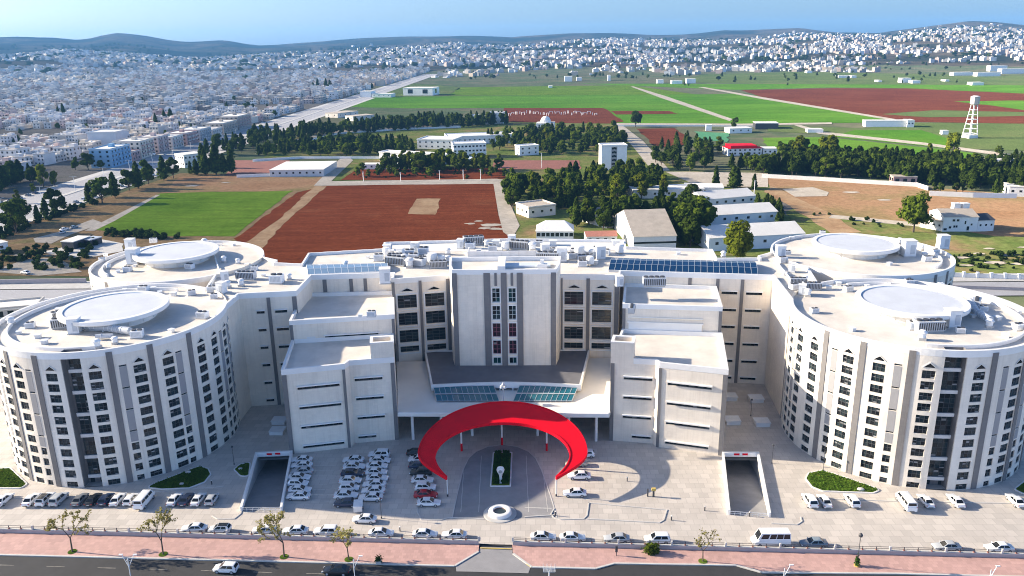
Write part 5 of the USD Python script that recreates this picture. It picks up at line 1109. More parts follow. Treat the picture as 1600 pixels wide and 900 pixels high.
# ================================================================ TREES
def conifer(name, h, r, n, size, seed, mat_='pine_leaf', shape=1.0):
    g = np.random.default_rng(seed); c_ = proto(name)
    MB().tube((0, 0, 0), (0, 0, h * .9), h * .018 + .05, .03, n=6).build('trunk', 'bark', c_)
    pts = []
    ph = g.uniform(0, 6.28, 4)
    while len(pts) < n:
        z = g.random() ** .85; a = g.uniform(0, 2 * math.pi)
        R_ = r * (1 - z) ** .62 * (.62 + .38 * math.sin(3 * a + ph[0] + z * 9) * math.sin(z * 16 + ph[1]) + .25 * g.random()) * shape
        R_ = max(R_, .15) * min(1, (z + .02) * 9)
        k = g.random() ** .45
        pts.append((R_ * k * math.cos(a), R_ * k * math.sin(a), h * (.08 + .92 * z) + g.normal() * .15))
    global nrng; keep_, nrng = nrng, g
    P_ = np.array(pts); MB().raw(*leaves(P_, size, out=P_ * [1, 1, 0] + [0, 0, r * .35])).build('crown', mat_, c_); nrng = keep_
    return c_
def broad(name, h, r, n, size, seed, mat_, trunk=.28, lobes=14, tall=1.0):
    g = np.random.default_rng(seed); c_ = proto(name)
    b = MB(); b.tube((0, 0, 0), (0, 0, h * trunk * 1.3), h * .022 + .05, h * .014 + .03, n=7)
    cen = []
    for k in range(lobes):
        z = g.uniform(trunk + .10, .90); rr = r * math.sin(math.pi * min(1, max(.08, (z - trunk + .08) / (1.02 - trunk)))) ** .6 * g.uniform(.25, .78); a = k * 2.4 + g.uniform(-.5, .5)
        p = np.array([rr * math.cos(a), rr * math.sin(a), h * z]); cen.append((p, r * g.uniform(.26, .44)))
        b.tube((0, 0, h * trunk * g.uniform(.8, 1.3)), p, h * .009 + .02, .02, n=5, caps=False)
    b.build('trunk', 'bark', c_)
    pts, outs = [], []
    for p, s in cen:
        m = int(n / lobes); d = g.normal(size=(m, 3)); d /= np.linalg.norm(d, axis=1)[:, None]
        pts.append(p + d * s * (g.random((m, 1)) ** .35) * [1, 1, .85 * tall]); outs.append(d + (p - [0, 0, h * .55]) / r * .5)
    global nrng; keep_, nrng = nrng, g
    MB().raw(*leaves(np.vstack(pts), size, out=np.vstack(outs))).build('crown', mat_, c_); nrng = keep_
    return c_
for k in range(4): conifer(f'pine_{"abcd"[k]}', 10, [2.7, 3.3, 2.3, 3.0][k], 1700, .66, 20 + k)
for k in range(3): broad(f'dark_tree_{"abc"[k]}', 9, [3.5, 4.0, 3.1][k], 1900, .64, 40 + k, 'pine_leaf', .12, 13)
for k in range(3): broad(f'green_tree_{"abc"[k]}', 9, [3.3, 3.8, 3.0][k], 1900, .62, 50 + k, 'broad_leaf', .14, 13)
for k in range(2): broad(f'yellow_tree_{"ab"[k]}', 11, [2.5, 3.0][k], 1700, .62, 60 + k, 'yellow_leaf', .10, 14, 1.5)
for k in range(2): broad(f'bush_{"ab"[k]}', 2.4, [1.6, 2.0][k], 380, .42, 70 + k, 'bush_leaf', .05, 7)
broad('big_green_tree', 16, 6.2, 4200, .75, 81, 'broad_leaf', .22, 22)
broad('big_yellow_tree', 15, 6.0, 4200, .75, 82, 'yellow_leaf', .12, 24)

# the nearly bare street trees on the footway: real limbs, few young leaves
def street_tree(label, xy, h, seed, leafn, spread=1.0):
    g = np.random.default_rng(seed); t = thing('street_tree', label, 'tree', loc=(*xy, 0), group=None)
    b, tips = MB(), []
    def grow(p, d, L, r, depth):
        e = p + d * L; b.tube(p, e, r, r * .68, n=6 if depth < 3 else 4, caps=False)
        if depth >= 2: tips.append((p, e))
        if depth >= 5 or L < .22: return
        for k in range(3 if depth in (1, 2) else 2):
            a = g.uniform(0, 2 * math.pi); tilt = g.uniform(.35, .75) * spread
            x = np.cross(d, [.3, .2, 1]); x /= np.linalg.norm(x); y = np.cross(d, x)
            nd = d * math.cos(tilt) + (x * math.cos(a) + y * math.sin(a)) * math.sin(tilt); nd[2] += .12; nd /= np.linalg.norm(nd)
            grow(e, nd, L * g.uniform(.62, .82), r * .62, depth + 1)
    grow(np.zeros(3), np.array([g.normal() * .04, g.normal() * .04, 1.0]), h * .34, h * .017 + .02, 0)
    tr = b.build('trunk', 'bark', t)
    T = np.array([p + (e - p) * g.random() for p, e in (tips[g.integers(len(tips))] for _ in range(leafn))]) + g.normal(size=(leafn, 3)) * .13
    global nrng; keep_, nrng = nrng, g
    MB().raw(*leaves(T, .22)).build('crown', 'bud_leaf', t); nrng = keep_
    MB().prism(Point(0, 0).buffer(.75, 4), .003, .05).build('tree_pit', 'lawn', t)
street_tree('sparse budding street tree, first from the left on the pink footway', G2(113, 862), 8.0, 1, 780)
street_tree('sparse budding street tree, second from the left on the pink footway', G2(255, 866), 7.6, 12, 780)
street_tree('sparse budding street tree, third from the left, beside parked white sedans', G2(444, 870), 8.2, 23, 950)
street_tree('sparse forked street tree just left of the white street lamp', G2(545, 874), 6.6, 5, 520, 1.1)
street_tree('thin half-bare street tree on the footway right of the driveway', G2(1098, 877), 6.0, 9, 260)
place('/green_tree_a', 'tree_top', 'green tree top peeping over the lower edge beside the driveway', 'tree', (6.0, -64, -.15), 0, .62)

# ================================================================ WOODS AND SINGLE TREES
TREES = []           # (class, x, y, scale, label, group, name, z)
def depth_of(p): return float((np.asarray(p) - CAM) @ FWD)
def px_to_m(u, v, hpx): P = G(u, v); return hpx * depth_of(P) / FPX * 1.04
CLASS_H = {'pine': 10, 'dark_tree': 9.3, 'green_tree': 9.3, 'yellow_tree': 11, 'bush': 2.5}
def cls_of(kind): return '/' + kind + '_' + rng.choice({'pine': 'abcd', 'dark_tree': 'abc', 'green_tree': 'abc', 'yellow_tree': 'ab', 'bush': 'ab'}[kind])
TREE_NAMES = {'pine': 'pine_tree', 'dark_tree': 'evergreen_tree', 'green_tree': 'leafy_tree', 'yellow_tree': 'poplar_tree', 'bush': 'bush'}
TREE_WORDS = {'pine': 'dark pointed conifer', 'dark_tree': 'rounded evergreen tree', 'green_tree': 'mid-green leafy tree', 'yellow_tree': 'yellow-green poplar', 'bush': 'low dark green bush'}
def wood(pts, n, mix, h, where_, short, px=True, gap=2.2):
    P = Polygon([G2(u, v) for u, v in pts] if px else pts).buffer(0); x0, y0, x1, y1 = P.bounds; got = []; tries = 0
    while len(got) < n and tries < n * 60:
        tries += 1
        x, y = rng.uniform(x0, x1), rng.uniform(y0, y1)
        if not P.contains(Point(x, y)) or any((x - a) ** 2 + (y - b_) ** 2 < gap * gap for a, b_ in got): continue
        got.append((x, y)); k = rng.choices(list(mix), list(mix.values()))[0]; hh = rng.uniform(*h) * (1.0 if k != 'bush' else .25)
        cut = ('', '') if n < 30 else ((', its left part', ', left part'), (', its middle', ', middle'), (', its right part', ', right part'))[min(2, int(3 * (x - x0) / (x1 - x0)))]
        TREES.append((k, x, y, hh / CLASS_H[k], f'{TREE_WORDS[k]} {where_}{cut[0]}', f'{TREE_WORDS[k].replace("bush", "bushe")}s {short}{cut[1]}'))
def lone(k, u, v, hpx, label): x, y = G2(u, v); TREES.append((k, x, y, px_to_m(u, v, hpx) / CLASS_H[k], label, None))
PD = {'pine': 5, 'dark_tree': 3, 'green_tree': 3}
wood([(424, 222), (470, 210), (560, 201), (640, 195), (790, 189), (795, 196), (640, 203), (530, 210), (430, 228)], 135, {'pine': 6, 'dark_tree': 2, 'green_tree': 2.5}, (10, 15), 'in the far tree belt behind the campus lane', 'in the far belt', gap=3.0)
wood([(400, 243), (430, 232), (470, 226), (540, 222), (640, 222), (645, 240), (560, 243.5)], 140, {'pine': 4, 'dark_tree': 2, 'green_tree': 4}, (7, 11), 'in the grove left of the school buildings', 'in the grove left of the school', gap=3.0)
wood([(310, 246), (350, 225), (430, 205), (440, 215), (370, 243)], 35, {'pine': 4, 'dark_tree': 4}, (9, 13), 'between the highway and the campus', 'between highway and campus', gap=3.0)
wood([(555, 268), (640, 264), (790, 266), (790, 279), (640, 279), (545, 280)], 65, {'green_tree': 3, 'bush': 8, 'dark_tree': 1}, (5, 8), 'in the red-soiled orchard behind the ploughed field', 'in the orchard', gap=2.2)
wood([(590, 268), (620, 258), (800, 262), (800, 268), (640, 270)], 35, {'green_tree': 3, 'yellow_tree': 2, 'dark_tree': 2}, (9, 14), 'before the white school buildings', 'before the school', gap=3.8)
wood([(760, 218), (840, 206), (960, 205), (975, 222), (975, 240), (890, 243), (830, 240), (770, 240)], 131, {'green_tree': 4, 'yellow_tree': 1.2, 'dark_tree': 3, 'pine': 3}, (8, 13), 'in the mixed wood around the domed house', 'in the mixed wood', gap=3.4)
wood([(785, 300), (800, 290), (850, 285), (930, 275), (1010, 275), (1040, 290), (1030, 305), (930, 318), (860, 330), (800, 335)], 108, {'pine': 5, 'dark_tree': 3, 'green_tree': 4, 'yellow_tree': .5}, (9, 13), 'in the dense clump in the middle of the compound', 'in the middle clump', gap=3.2)
wood([(868, 352), (905, 348), (955, 342), (1000, 335), (1050, 335), (1060, 345), (1000, 352), (930, 360), (880, 362)], 26, PD, (9, 14), 'among the compound roofs behind the hospital', 'among the compound roofs', gap=3.0)
wood([(1054, 366), (1070, 352), (1100, 350), (1104, 384), (1072, 390)], 18, {'pine': 3, 'dark_tree': 3, 'green_tree': 3}, (12, 16), 'in the tall dark clump left of the pale sheds', 'in the tall dark clump', gap=3.0)
wood([(1010, 240), (1060, 224), (1110, 232), (1120, 262), (1060, 270), (1030, 262)], 34, PD, (9, 13), 'right of the straight lane', 'right of the straight lane', gap=3.4)
wood([(1050, 262), (1120, 262), (1200, 272), (1340, 279), (1480, 290), (1535, 292), (1530, 268), (1440, 258), (1340, 252), (1240, 250), (1218, 263), (1120, 263)], 327, {'pine': 6, 'dark_tree': 3, 'green_tree': 2.5}, (9, 13), 'in the long right tree belt', 'in the long right tree belt', gap=3.0)
wood([(1490, 302), (1530, 303), (1600, 306), (1640, 300), (1640, 262), (1545, 258), (1525, 285)], 78, {'pine': 4, 'dark_tree': 3}, (9, 13), 'at the right end of the tree belt', 'at the right end of the belt', gap=3.4)
wood([(1540, 250), (1640, 262), (1640, 246), (1560, 238)], 35, {'green_tree': 3, 'bush': 4}, (4, 7), 'at the right edge below the water tower', 'below the water tower', gap=3.0)
wood([(1095, 242), (1125, 242), (1128, 228), (1100, 226)], 8, {'dark_tree': 2, 'green_tree': 3}, (7, 10), 'left of the red-roofed white house', 'left of the red-roofed house', gap=4)
wood([(1216, 248), (1240, 248), (1240, 232), (1216, 234)], 9, {'dark_tree': 2, 'green_tree': 3}, (7, 10), 'right of the red-roofed white house', 'right of the red-roofed house', gap=4)
wood([(985, 322), (1095, 314), (1100, 345), (1060, 350), (985, 332)], 16, {'pine': 4, 'dark_tree': 3, 'green_tree': 2}, (8, 12), 'between the pale sheds and the gable shed', 'between the sheds', gap=3.5)
wood([(1180, 325), (1215, 350), (1232, 345), (1200, 315)], 17, {'pine': 5}, (5, 8), 'beside the pale sheds', 'beside the pale sheds', gap=3.0)
for k, (u, v, h) in enumerate([(29, 349, 26), (60, 347, 26), (72, 338, 28), (86, 331, 20), (100, 327, 22)]): lone('pine', u, v, h, f'conifer beside the highway at the left, {ORD[k]} from the left edge')
for k, (u, v, h) in enumerate([(140, 317, 30), (160, 317, 40), (180, 308, 38), (202, 297, 32), (216, 294, 40), (232, 287, 38), (256, 281, 36), (271, 278, 34)]): lone(['pine', 'dark_tree'][k % 2], u, v, h, f'tall evergreen in the row between the highway and the green field, {ORD[k]} from the left')
for k, (u, v, h) in enumerate([(298, 272, 20), (307, 273, 24), (322, 273, 38), (338, 272, 44), (350, 271, 30), (362, 270, 36), (318, 262, 36)]): lone('pine', u, v, h, f'dark conifer beside the white roadside house, {ORD[k]} from the left')
wood([(-40, 302), (0, 300), (55, 296), (55, 282), (0, 285), (-40, 290)], 16, PD, (11, 16), 'at the left edge before the town', 'at the left edge', gap=3.0)
for k, (u, v, h) in enumerate([(68, 291, 34), (86, 291, 24), (52, 300, 14), (28, 318, 22)]): lone('yellow_tree', u, v, h, f'yellowish tree beside the left verge of the highway, {ORD[k]} in the row')
for k, (u, v, h) in enumerate([(118, 265, 20), (138, 265, 26), (158, 264, 14)]): lone('dark_tree', u, v, h, f'dark tree left of the light blue building, {ORD[k]} from the left')
for k, (u, v, h) in enumerate([(92, 183, 16), (100, 183, 20), (244, 196, 18), (258, 195, 22), (268, 195, 24)]): lone('pine', u, v, h, f'lone dark conifer among the town houses, {ORD[k]} from the left')
for k, (u, v, h) in enumerate([(490, 143, 14), (497, 142, 18), (510, 142, 18), (516, 142, 16)]): lone('pine', u, v, h, f'dark conifer in the far town left of the highway bend, {ORD[k]} from the left')
for k, (u, v, h) in enumerate([(1246, 255, 42), (1256, 255, 38), (1285, 250, 36), (1296, 252, 40), (1302, 252, 36), (1270, 256, 30)]): lone('yellow_tree', u, v, h, f'tall yellow-green poplar behind the right tree belt, {ORD[k]} from the left')
for k, (u, v, h) in enumerate([(1390, 252, 20), (1450, 254, 30), (1486, 252, 44)]): lone('yellow_tree', u, v, h, f'yellow-green tree before the green field on the right, {ORD[k]} from the left')
for k, (u, v, h) in enumerate([(963, 320, 48), (1002, 310, 40), (1037, 308, 36)]): lone('yellow_tree', u, v, h, f'bright yellow-green tree inside the compound, {ORD[k]} from the left')
lone('dark_tree', 993, 198, 24, 'lone dark tree at the far end of the straight lane')
lone('dark_tree', 1148, 202, 20, 'lone dark tree beside the field track on the right')
for k, (u, v, h) in enumerate([(1459, 299, 16), (1469, 300, 15), (1494, 300, 17), (1504, 300, 14)]): lone('dark_tree', u, v, h, f'small dark tree before the long white wall on the right, {ORD[k]} from the left')
for k, (u, v, h) in enumerate([(1118, 292, 32), (1146, 294, 34), (1152, 293, 30), (1178, 296, 24)]): lone('pine', u, v, h, f'dark pine on the lane behind the sheds, {ORD[k]} from the left')
for k, (u, v, h) in enumerate([(1142, 345, 18), (1158, 344, 14)]): lone('dark_tree', u, v, h, f'dark tree growing between the pale sheds, {ORD[k]} from the left')
# bushes
wood([(160, 362), (180, 360), (290, 372), (240, 374), (165, 368)], 32, {'bush': 1}, (8, 14), 'in the hedge along the green field', 'at the green field', gap=1.1)
wood([(-30, 362), (0, 356), (130, 318), (150, 318), (60, 350), (0, 376)], 50, {'bush': 4, 'dark_tree': .4}, (8, 16), 'under the conifers beside the highway', 'beside the highway', gap=1.5)
wood([(0, 398), (55, 385), (150, 380), (135, 400), (130, 424), (60, 420), (0, 424)], 50, {'bush': 1}, (8, 14), 'on the rough ground left of the round towers', 'left of the towers', gap=1.5)
wood([(1480, 398), (1600, 392), (1640, 420), (1500, 424)], 42, {'bush': 1}, (4, 9), 'on the rough ground right of the round towers', 'right of the towers', gap=1.5)
wood([(1250, 330), (1400, 345), (1420, 358), (1330, 352)], 12, {'bush': 1}, (5, 9), 'on the dry ground behind the right back tower', 'behind the right tower', gap=1.5)
tree_count = {}
rest = {}
for k, x, y, s, lab, grp in sorted(TREES, key=lambda t: -t[3] * CLASS_H[t[0]] / max(1, depth_of((t[1], t[2], 0)))):
    nm = TREE_NAMES[k]; c_ = cls_of(k); tree_count[nm] = tree_count.get(nm, 0) + 1
    if tree_count[nm] <= 300: place(c_, nm, lab, 'bush' if k == 'bush' else 'tree', (x, y, -.3), rng.uniform(0, 360), (s * rng.uniform(.9, 1.15), s * rng.uniform(.9, 1.15), s), grp)
    else: rest.setdefault(c_, []).append((x, y, -.3, s))
u, v = 1427, 362; place('/big_green_tree', 'large_tree', 'big two-headed green tree beside the white house with chimneys', 'tree', (*G2(u, v), -.3), 40, px_to_m(u, v, 66) / 16.5)
u, v = 1150, 408; place('/big_yellow_tree', 'large_tree', 'big yellow-green tree right behind the hospital beside the pale shed', 'tree', (*G2(u, v), -.3), 0, px_to_m(u, v, 64) / 15.5)

# ================================================================ BUILDINGS OF THE MIDDLE DISTANCE
def bld(name, label, cat, p0, p1, depth, h, wall='white_paint', roof='roof_white', floors=0, nwin=0, style='flat', winh=1.2, winw=1.3, side=True, px=True, z=-.3, group=None, over=.25, win_mat='glass'):
    """a small building standing on the front edge p0-p1; windows are pieces of their own"""
    a, c_ = (np.array(G2(*p0)), np.array(G2(*p1))) if px else (np.array(p0, float), np.array(p1, float))
    e = (c_ - a); L = np.hypot(*e); e /= L; n = np.array([-e[1], e[0]])
    t = thing(name, label, cat, group)
    q_ = [a, c_, c_ + n * depth, a + n * depth]
    b = MB()
    for i in range(4): b.quad((*q_[i], z), (*q_[(i + 1) % 4], z), (*q_[(i + 1) % 4], h), (*q_[i], h))
    P = Polygon([tuple(x) for x in q_])
    if style == 'gable':
        m0, m1 = (q_[0] + q_[3]) / 2, (q_[1] + q_[2]) / 2; hh = h + depth * .16
        b.raw([(*q_[0], h), (*q_[3], h), (*m0, hh)], [[0, 1, 2]]); b.raw([(*q_[1], h), (*q_[2], h), (*m1, hh)], [[0, 1, 2]])
        b.build('wall', wall, t)
        r = MB(); o = .3
        A0, A1 = q_[0] - n * o - e * o, q_[1] - n * o + e * o; B0, B1 = q_[3] + n * o - e * o, q_[2] + n * o + e * o; M0, M1 = m0 - e * o, m1 + e * o; d = .16 * o
        r.quad((*A0, h - d + .05), (*A1, h - d + .05), (*M1, hh + .05), (*M0, hh + .05)); r.quad((*B1, h - d + .05), (*B0, h - d + .05), (*M0, hh + .05), (*M1, hh + .05)); r.build('roof', roof, t)
    elif style == 'hip':
        b.build('wall', wall, t); m0, m1 = (q_[0] + q_[3]) / 2 + e * L * .25, (q_[1] + q_[2]) / 2 - e * L * .25; hh = h + depth * .28; Q = [q_[0] - n * .3 - e * .3, q_[1] - n * .3 + e * .3, q_[2] + n * .3 + e * .3, q_[3] + n * .3 - e * .3]
        r = MB(); r.quad((*Q[0], h), (*Q[1], h), (*m1, hh), (*m0, hh)); r.quad((*Q[2], h), (*Q[3], h), (*m0, hh), (*m1, hh)); r.raw([(*Q[1], h), (*Q[2], h), (*m1, hh)], [[0, 1, 2]]); r.raw([(*Q[3], h), (*Q[0], h), (*m0, hh)], [[0, 1, 2]]); r.build('roof', roof, t)
    else:
        b.build('wall', wall, t); MB().prism(P.buffer(over, join_style=2), h, h + .35).build('roof', roof, t)
        if style == 'parapet': MB().prism(P.buffer(over, join_style=2).difference(P.buffer(-.25, join_style=2)), h + .352, h + .95).build('parapet', wall, t)
    if floors:
        fh = h / floors
        faces = [(q_[0], q_[1])] + ([(q_[1], q_[2]), (q_[3], q_[0])] if side else [])
        for f0, f1 in faces:
            fm = plane_map(f0, f1); Lf = np.hypot(*(f1 - f0)); m = max(1, int(round(nwin * Lf / L)))
            for fl in range(floors):
                for i in range(m):
                    s = Lf * (i + .5) / m; zc = fh * (fl + .55)
                    w = MB(); pbox(w, fm, s - winw / 2, s + winw / 2, zc - winh / 2, zc + winh / 2, -.05, .04); w.build('window', win_mat, t)
    return t, q_, e, n
bld('shed', 'long gable-roofed grey shed right behind the hospital', 'shed', (990, 392), (1056, 390), 44, 6.0, 'trim_white', 'beige_roof', 1, 9, 'gable', .8, 2.0, side=False)
bld('hut', 'small hut with a reddish tiled roof left of the gable shed', 'hut', (916, 381), (964, 380), 9, 3.2, 'white_paint', 'tile_red', 1, 4, 'gable')
bld('pavilion', 'white hip-roofed pavilion among pines behind the hospital', 'pavilion', (838, 373), (896, 373), 13, 3.4, 'white_paint', 'white_paint', 1, 8, 'hip', 1.6, 1.6)
bld('house', 'beige flat-roofed house at the left edge of the pines', 'house', (826, 340), (868, 335), 14, 4.6, 'roof_membrane', 'beige_roof', 1, 3, 'parapet')
bld('house', 'low beige gabled house behind the gable shed', 'house', (947, 356), (985, 350), 22, 4.2, 'trim_white', 'beige_roof', 1, 3, 'gable')
for k, (p0, p1, d, h) in enumerate([((1100, 325), (1180, 318), 17, 4.4), ((1104, 352), (1214, 345), 18, 4.6), ((1107, 392), (1256, 384), 20, 5.4)]):
    bld('long_shed', f'long pale-roofed shed at the right of the compound, {["farthest", "middle", "nearest"][k]} of three', 'shed', p0, p1, d, h, 'shed_roof' if k else 'trim_white', 'roof_white', 1, 6, 'gable', 1.2, 1.4)
bld('long_shed', 'wide white roof half hidden by trees in the compound', 'shed', (990, 310), (1100, 307), 16, 4.2, 'trim_white', 'roof_white', 1, 5)
bld('shed', 'small white-roofed building beside the lane behind the sheds', 'shed', (1070, 304), (1130, 305), 14, 4.0, 'white_paint', 'roof_white', 1, 3)
t_, q_, e_, n_ = bld('apartment_block', 'tall white six-storey block beside the straight lane', 'apartment block', (940, 266), (979, 265), 12, 16.0, 'white_paint', 'roof_white', 6, 0, 'parapet')
fm_ = plane_map(q_[0], q_[1])
for fl in range(6):
    for s in (7.4, 9.4): w = MB(); pbox(w, fm_, s - .6, s + .6, 2.6 * fl + .8, 2.6 * fl + 2.0, -.05, .05); w.build('window', 'glass', t_)
b = MB(); pbox(b, fm_, 6.5, 10.4, .2, 15.6, 0, .03); b.build('recess_panel', 'panel_gray', t_)
bld('house', 'white two-storey house left of the mixed wood', 'house', (812, 243), (842, 241), 10, 6.5, 'white_paint', 'roof_white', 2, 3, 'parapet')
t_, q_, e_, n_ = bld('domed_house', 'white house with a small dome at the far side of the mixed wood', 'house', (838, 206), (865, 206), 15, 8.0, 'white_paint', 'roof_white', 2, 3)
m_ = (q_[0] + q_[2]) / 2; MB().tube((*m_, 8.3), (*m_, 11.0), 5.0, n=16).build('drum', 'white_paint', t_); MB().lathe([(4.4, 11), (4.0, 12.6), (2.6, 14.0), (0, 14.6)], (*m_, 0), 20).build('dome', 'white_paint', t_, smooth=40)
t_, q_, e_, n_ = bld('house', 'white house with a bright red roof beyond the right trees', 'house', (1137, 243), (1190, 242), 15, 5.0, 'white_paint', 'red_paint', 2, 7, 'flat')
MB().prism(Polygon([tuple(q_[0] + e_ * 2), tuple(q_[1] - e_ * 4), tuple(q_[2] - e_ * 4), tuple(q_[3] + e_ * 2)]), 5.4, 7.2).build('upper_storey', 'red_paint', t_)
bld('house', 'white annex right of the red-roofed house', 'house', (1192, 242), (1214, 242), 12, 4.5, 'white_paint', 'roof_white', 1, 3)
bld('school', 'long low white school wing before the trees', 'school', (593, 251), (694, 257), 11, 6.0, 'white_paint', 'roof_white', 1, 9, 'parapet')
bld('school', 'three-storey white school block with rows of windows', 'school', (709, 247), (760, 245), 15, 10.0, 'white_paint', 'roof_white', 3, 9, 'parapet', 1.2, 1.6)
bld('school', 'white school block behind, left of the three-storey block', 'school', (652, 232), (708, 233), 24, 7.0, 'white_paint', 'roof_white', 2, 6, 'parapet')
bld('school', 'long white flat-roofed school hall at the back right', 'school', (700, 226), (806, 222), 26, 6.0, 'white_paint', 'roof_white', 1, 14, 'parapet')
bld('canopy_shed', 'low curved white shed between the school and the orchard', 'shed', (716, 256), (742, 255), 9, 3.0, 'shed_roof', 'shed_roof', 1, 3)
bld('school_annex', 'long low white annex at the orchard edge', 'building', (567, 264), (650, 264), 8, 3.0, 'white_paint', 'roof_white', 1, 9)
bld('house', 'white stepped house beyond the tree belt, before the red field', 'house', (735, 194), (764, 194), 16, 8.5, 'white_paint', 'roof_white', 2, 4, 'parapet')
bld('house', 'lower white house right of the stepped house before the red field', 'house', (764, 193), (786, 193), 14, 11, 'trim_white', 'roof_white', 3, 3, 'parapet')
for k, (p0, p1, d, h) in enumerate([((528, 184), (560, 180), 20, 5), ((552, 189), (585, 186), 16, 5)]): bld('house', f'flat dun house in the far tree belt, {["left", "right"][k]} of two', 'house', p0, p1, d, h, 'roof_membrane', 'beige_roof', 1, 4)
bld('sports_hall', 'low white sports roof on dark posts beside the red court', 'sports hall', (422, 276), (506, 275), 40, 4.2, 'metal_gray', 'roof_white', 1, 8, side=False)
bld('white_house', 'white house with a dark band beside the highway trees', 'house', (289, 262), (320, 258), 13, 9.0, 'white_paint', 'roof_white', 2, 5, 'flat')
bld('hangar', 'white barrel hangar in the far green fields beside the highway', 'hangar', (630, 149), (676, 149), 36, 12.0, 'white_paint', 'roof_white', 1, 2, 'flat', 7, 9)
bld('farm_hall', 'white low hall left of the hangar in the far green fields', 'hall', (563, 152), (580, 152), 20, 9.5, 'shed_roof', 'roof_white', 0)
bld('farm_hall', 'long low white hall left of the hangar', 'hall', (581, 152), (611, 152), 20, 5.5, 'white_paint', 'roof_white', 1, 4)
bld('warehouse', 'long white warehouse standing in the right fields', 'warehouse', (1352, 198), (1417, 198), 12, 5.5, 'white_paint', 'roof_white', 0)
bld('warehouse_office', 'little white office at the right end of the long warehouse', 'office', (1417, 198.5), (1428, 198.5), 13, 6.2, 'trim_white', 'roof_white', 1, 2)
bld('farm_hall', 'dark-fronted farm hall beyond the red-roofed house', 'hall', (1180, 201), (1216, 201), 18, 5, 'metal_dark', 'roof_white', 0)
bld('farm_hall', 'low white farm roof beside the green court', 'hall', (1140, 208), (1175, 207), 14, 4, 'white_paint', 'roof_white', 1, 3)
bld('farm_hall', 'small white cabin at the lane end', 'cabin', (1103, 204), (1112, 204), 8, 5, 'white_paint', 'roof_white', 0)
bld('farm_hall', 'low white farm roof beside the track on the right', 'hall', (1262, 207), (1286, 207), 12, 2.6, 'white_paint', 'roof_white', 0)
bld('hut', 'little white hut left of the water tower', 'hut', (1472, 210), (1482, 210), 6, 3, 'white_paint', 'roof_white', 0)
bld('gatehouse', 'pinkish flat gatehouse with dark openings at the long wall', 'gatehouse', (1395, 287.5), (1432, 288), 8, 4.2, 'pink_paving', 'beige_roof', 1, 3, 'flat', 2.0, 2.2)
bld('house', 'white building half hidden at the far right of the tree belt', 'house', (1554, 268), (1620, 268), 16, 6, 'white_paint', 'roof_white', 1, 6)
bld('house', 'white box building at the right edge before the tree belt', 'house', (1575, 306), (1625, 308), 14, 5, 'white_paint', 'roof_white', 1, 4)
# house with two square chimneys
t_, q_, e_, n_ = bld('chimney_house', 'weathered white house with two square chimneys on the dry ground', 'house', (1472, 361), (1526, 361), 15, 6.4, 'white_paint', 'beige_roof', 0, 0, 'gable')
fm_ = plane_map(q_[0], q_[1])
for s, z0, z1, w_ in ((4.5, 4.4, 5.4, 1.1), (6.3, 4.4, 5.4, 1.1), (3.2, 1.2, 2.2, 1.0), (5.0, 1.6, 2.6, .8), (6.0, 1.6, 2.6, .8), (9.6, 3.2, 4.6, .6), (12.4, 2.6, 3.4, .7), (11.0, .3, 2.2, 1.0), (1.2, .3, 1.3, 1.4)):
    w = MB(); pbox(w, fm_, s - w_ / 2, s + w_ / 2, z0, z1, -.05, .05); w.build('window', 'glass', t_)
for k, o in enumerate((6.6, 10.6)):
    c2 = q_[0] + e_ * (o + 2.5) + n_ * 10; MB().box((*c2, 7.2), (2.9, 2.9, 6.8)).build('chimney', 'white_paint', t_); MB().box((*c2, 10.75), (3.2, 3.2, .3)).build('chimney_cap', 'trim_white', t_)
bld('chimney_house_annex', 'low white annex at the right end of the house with two chimneys', 'annex', (1526.5, 361), (1552, 360), 12, 4.8, 'white_paint', 'metal_dark', 1, 3, 'gable', .9, .8)
bld('chimney_house_porch', 'battered white lean-to at the left end of the house with two chimneys', 'lean-to', (1437, 354), (1471, 360.5), 12, 4.0, 'trim_white', 'beige_roof', 1, 4, 'flat', .9, .9)
# long white walls
def wall_run(label, pts, h=1.8, w=.4, material='trim_white', name='long_wall', posts=0, z=-.3):
    P = [G2(u, v) for u, v in pts]; t = thing(name, label, 'wall'); b = MB()
    for a, c_ in zip(P[:-1], P[1:]): b.bar((*a, z), (*c_, z), w, h - z)
    b.build('wall', material, t)
    if posts:
        L = LineString(P)
        for k in range(posts + 1): p = L.interpolate(k / posts, normalized=True); MB().box((p.x, p.y, h / 2 + .2), (.9, .9, h + .7)).build('pillar', 'white_paint', t)
wall_run('long white wall under the right tree belt', [(1190, 277), (1280, 282), (1395, 289), (1432, 291), (1450, 297)], 2.2)
wall_run('white wall right of the gatehouse', [(1452, 305), (1520, 308), (1588, 309)], 2.4, .6)
wall_run('white pillared wall above the rear road on the right', [(1484, 432), (1540, 434), (1600, 436), (1680, 439)], 1.5, .5, posts=9)
wall_run('grey retaining wall between the two lanes of the right rear road', [(1484, 450), (1600, 454), (1680, 457)], 1.1, .5, 'wall_stone')
wall_run('grey wall along the far side of the left rear road', [(-60, 445), (0, 443), (135, 441)], 1.6, .5, 'wall_stone')
wall_run('white kerb wall along the near side of the left rear road', [(-60, 474), (0, 471), (132, 467)], .6, .6)
wall_run('white garden wall along the school lane', [(395, 252), (470, 247.5), (560, 247.5), (640, 248)], 1.6)
wall_run('white wall at the head of the far campus lane', [(400, 239.5), (470, 223), (530, 209), (640, 202), (720, 199)], 1.4)
wall_run('white wall before the far fields', [(958, 197), (1100, 197), (1215, 198)], 1.2)
wall_run('pale wall along the ploughed field lane', [(370, 277), (433, 275)], 1.8)
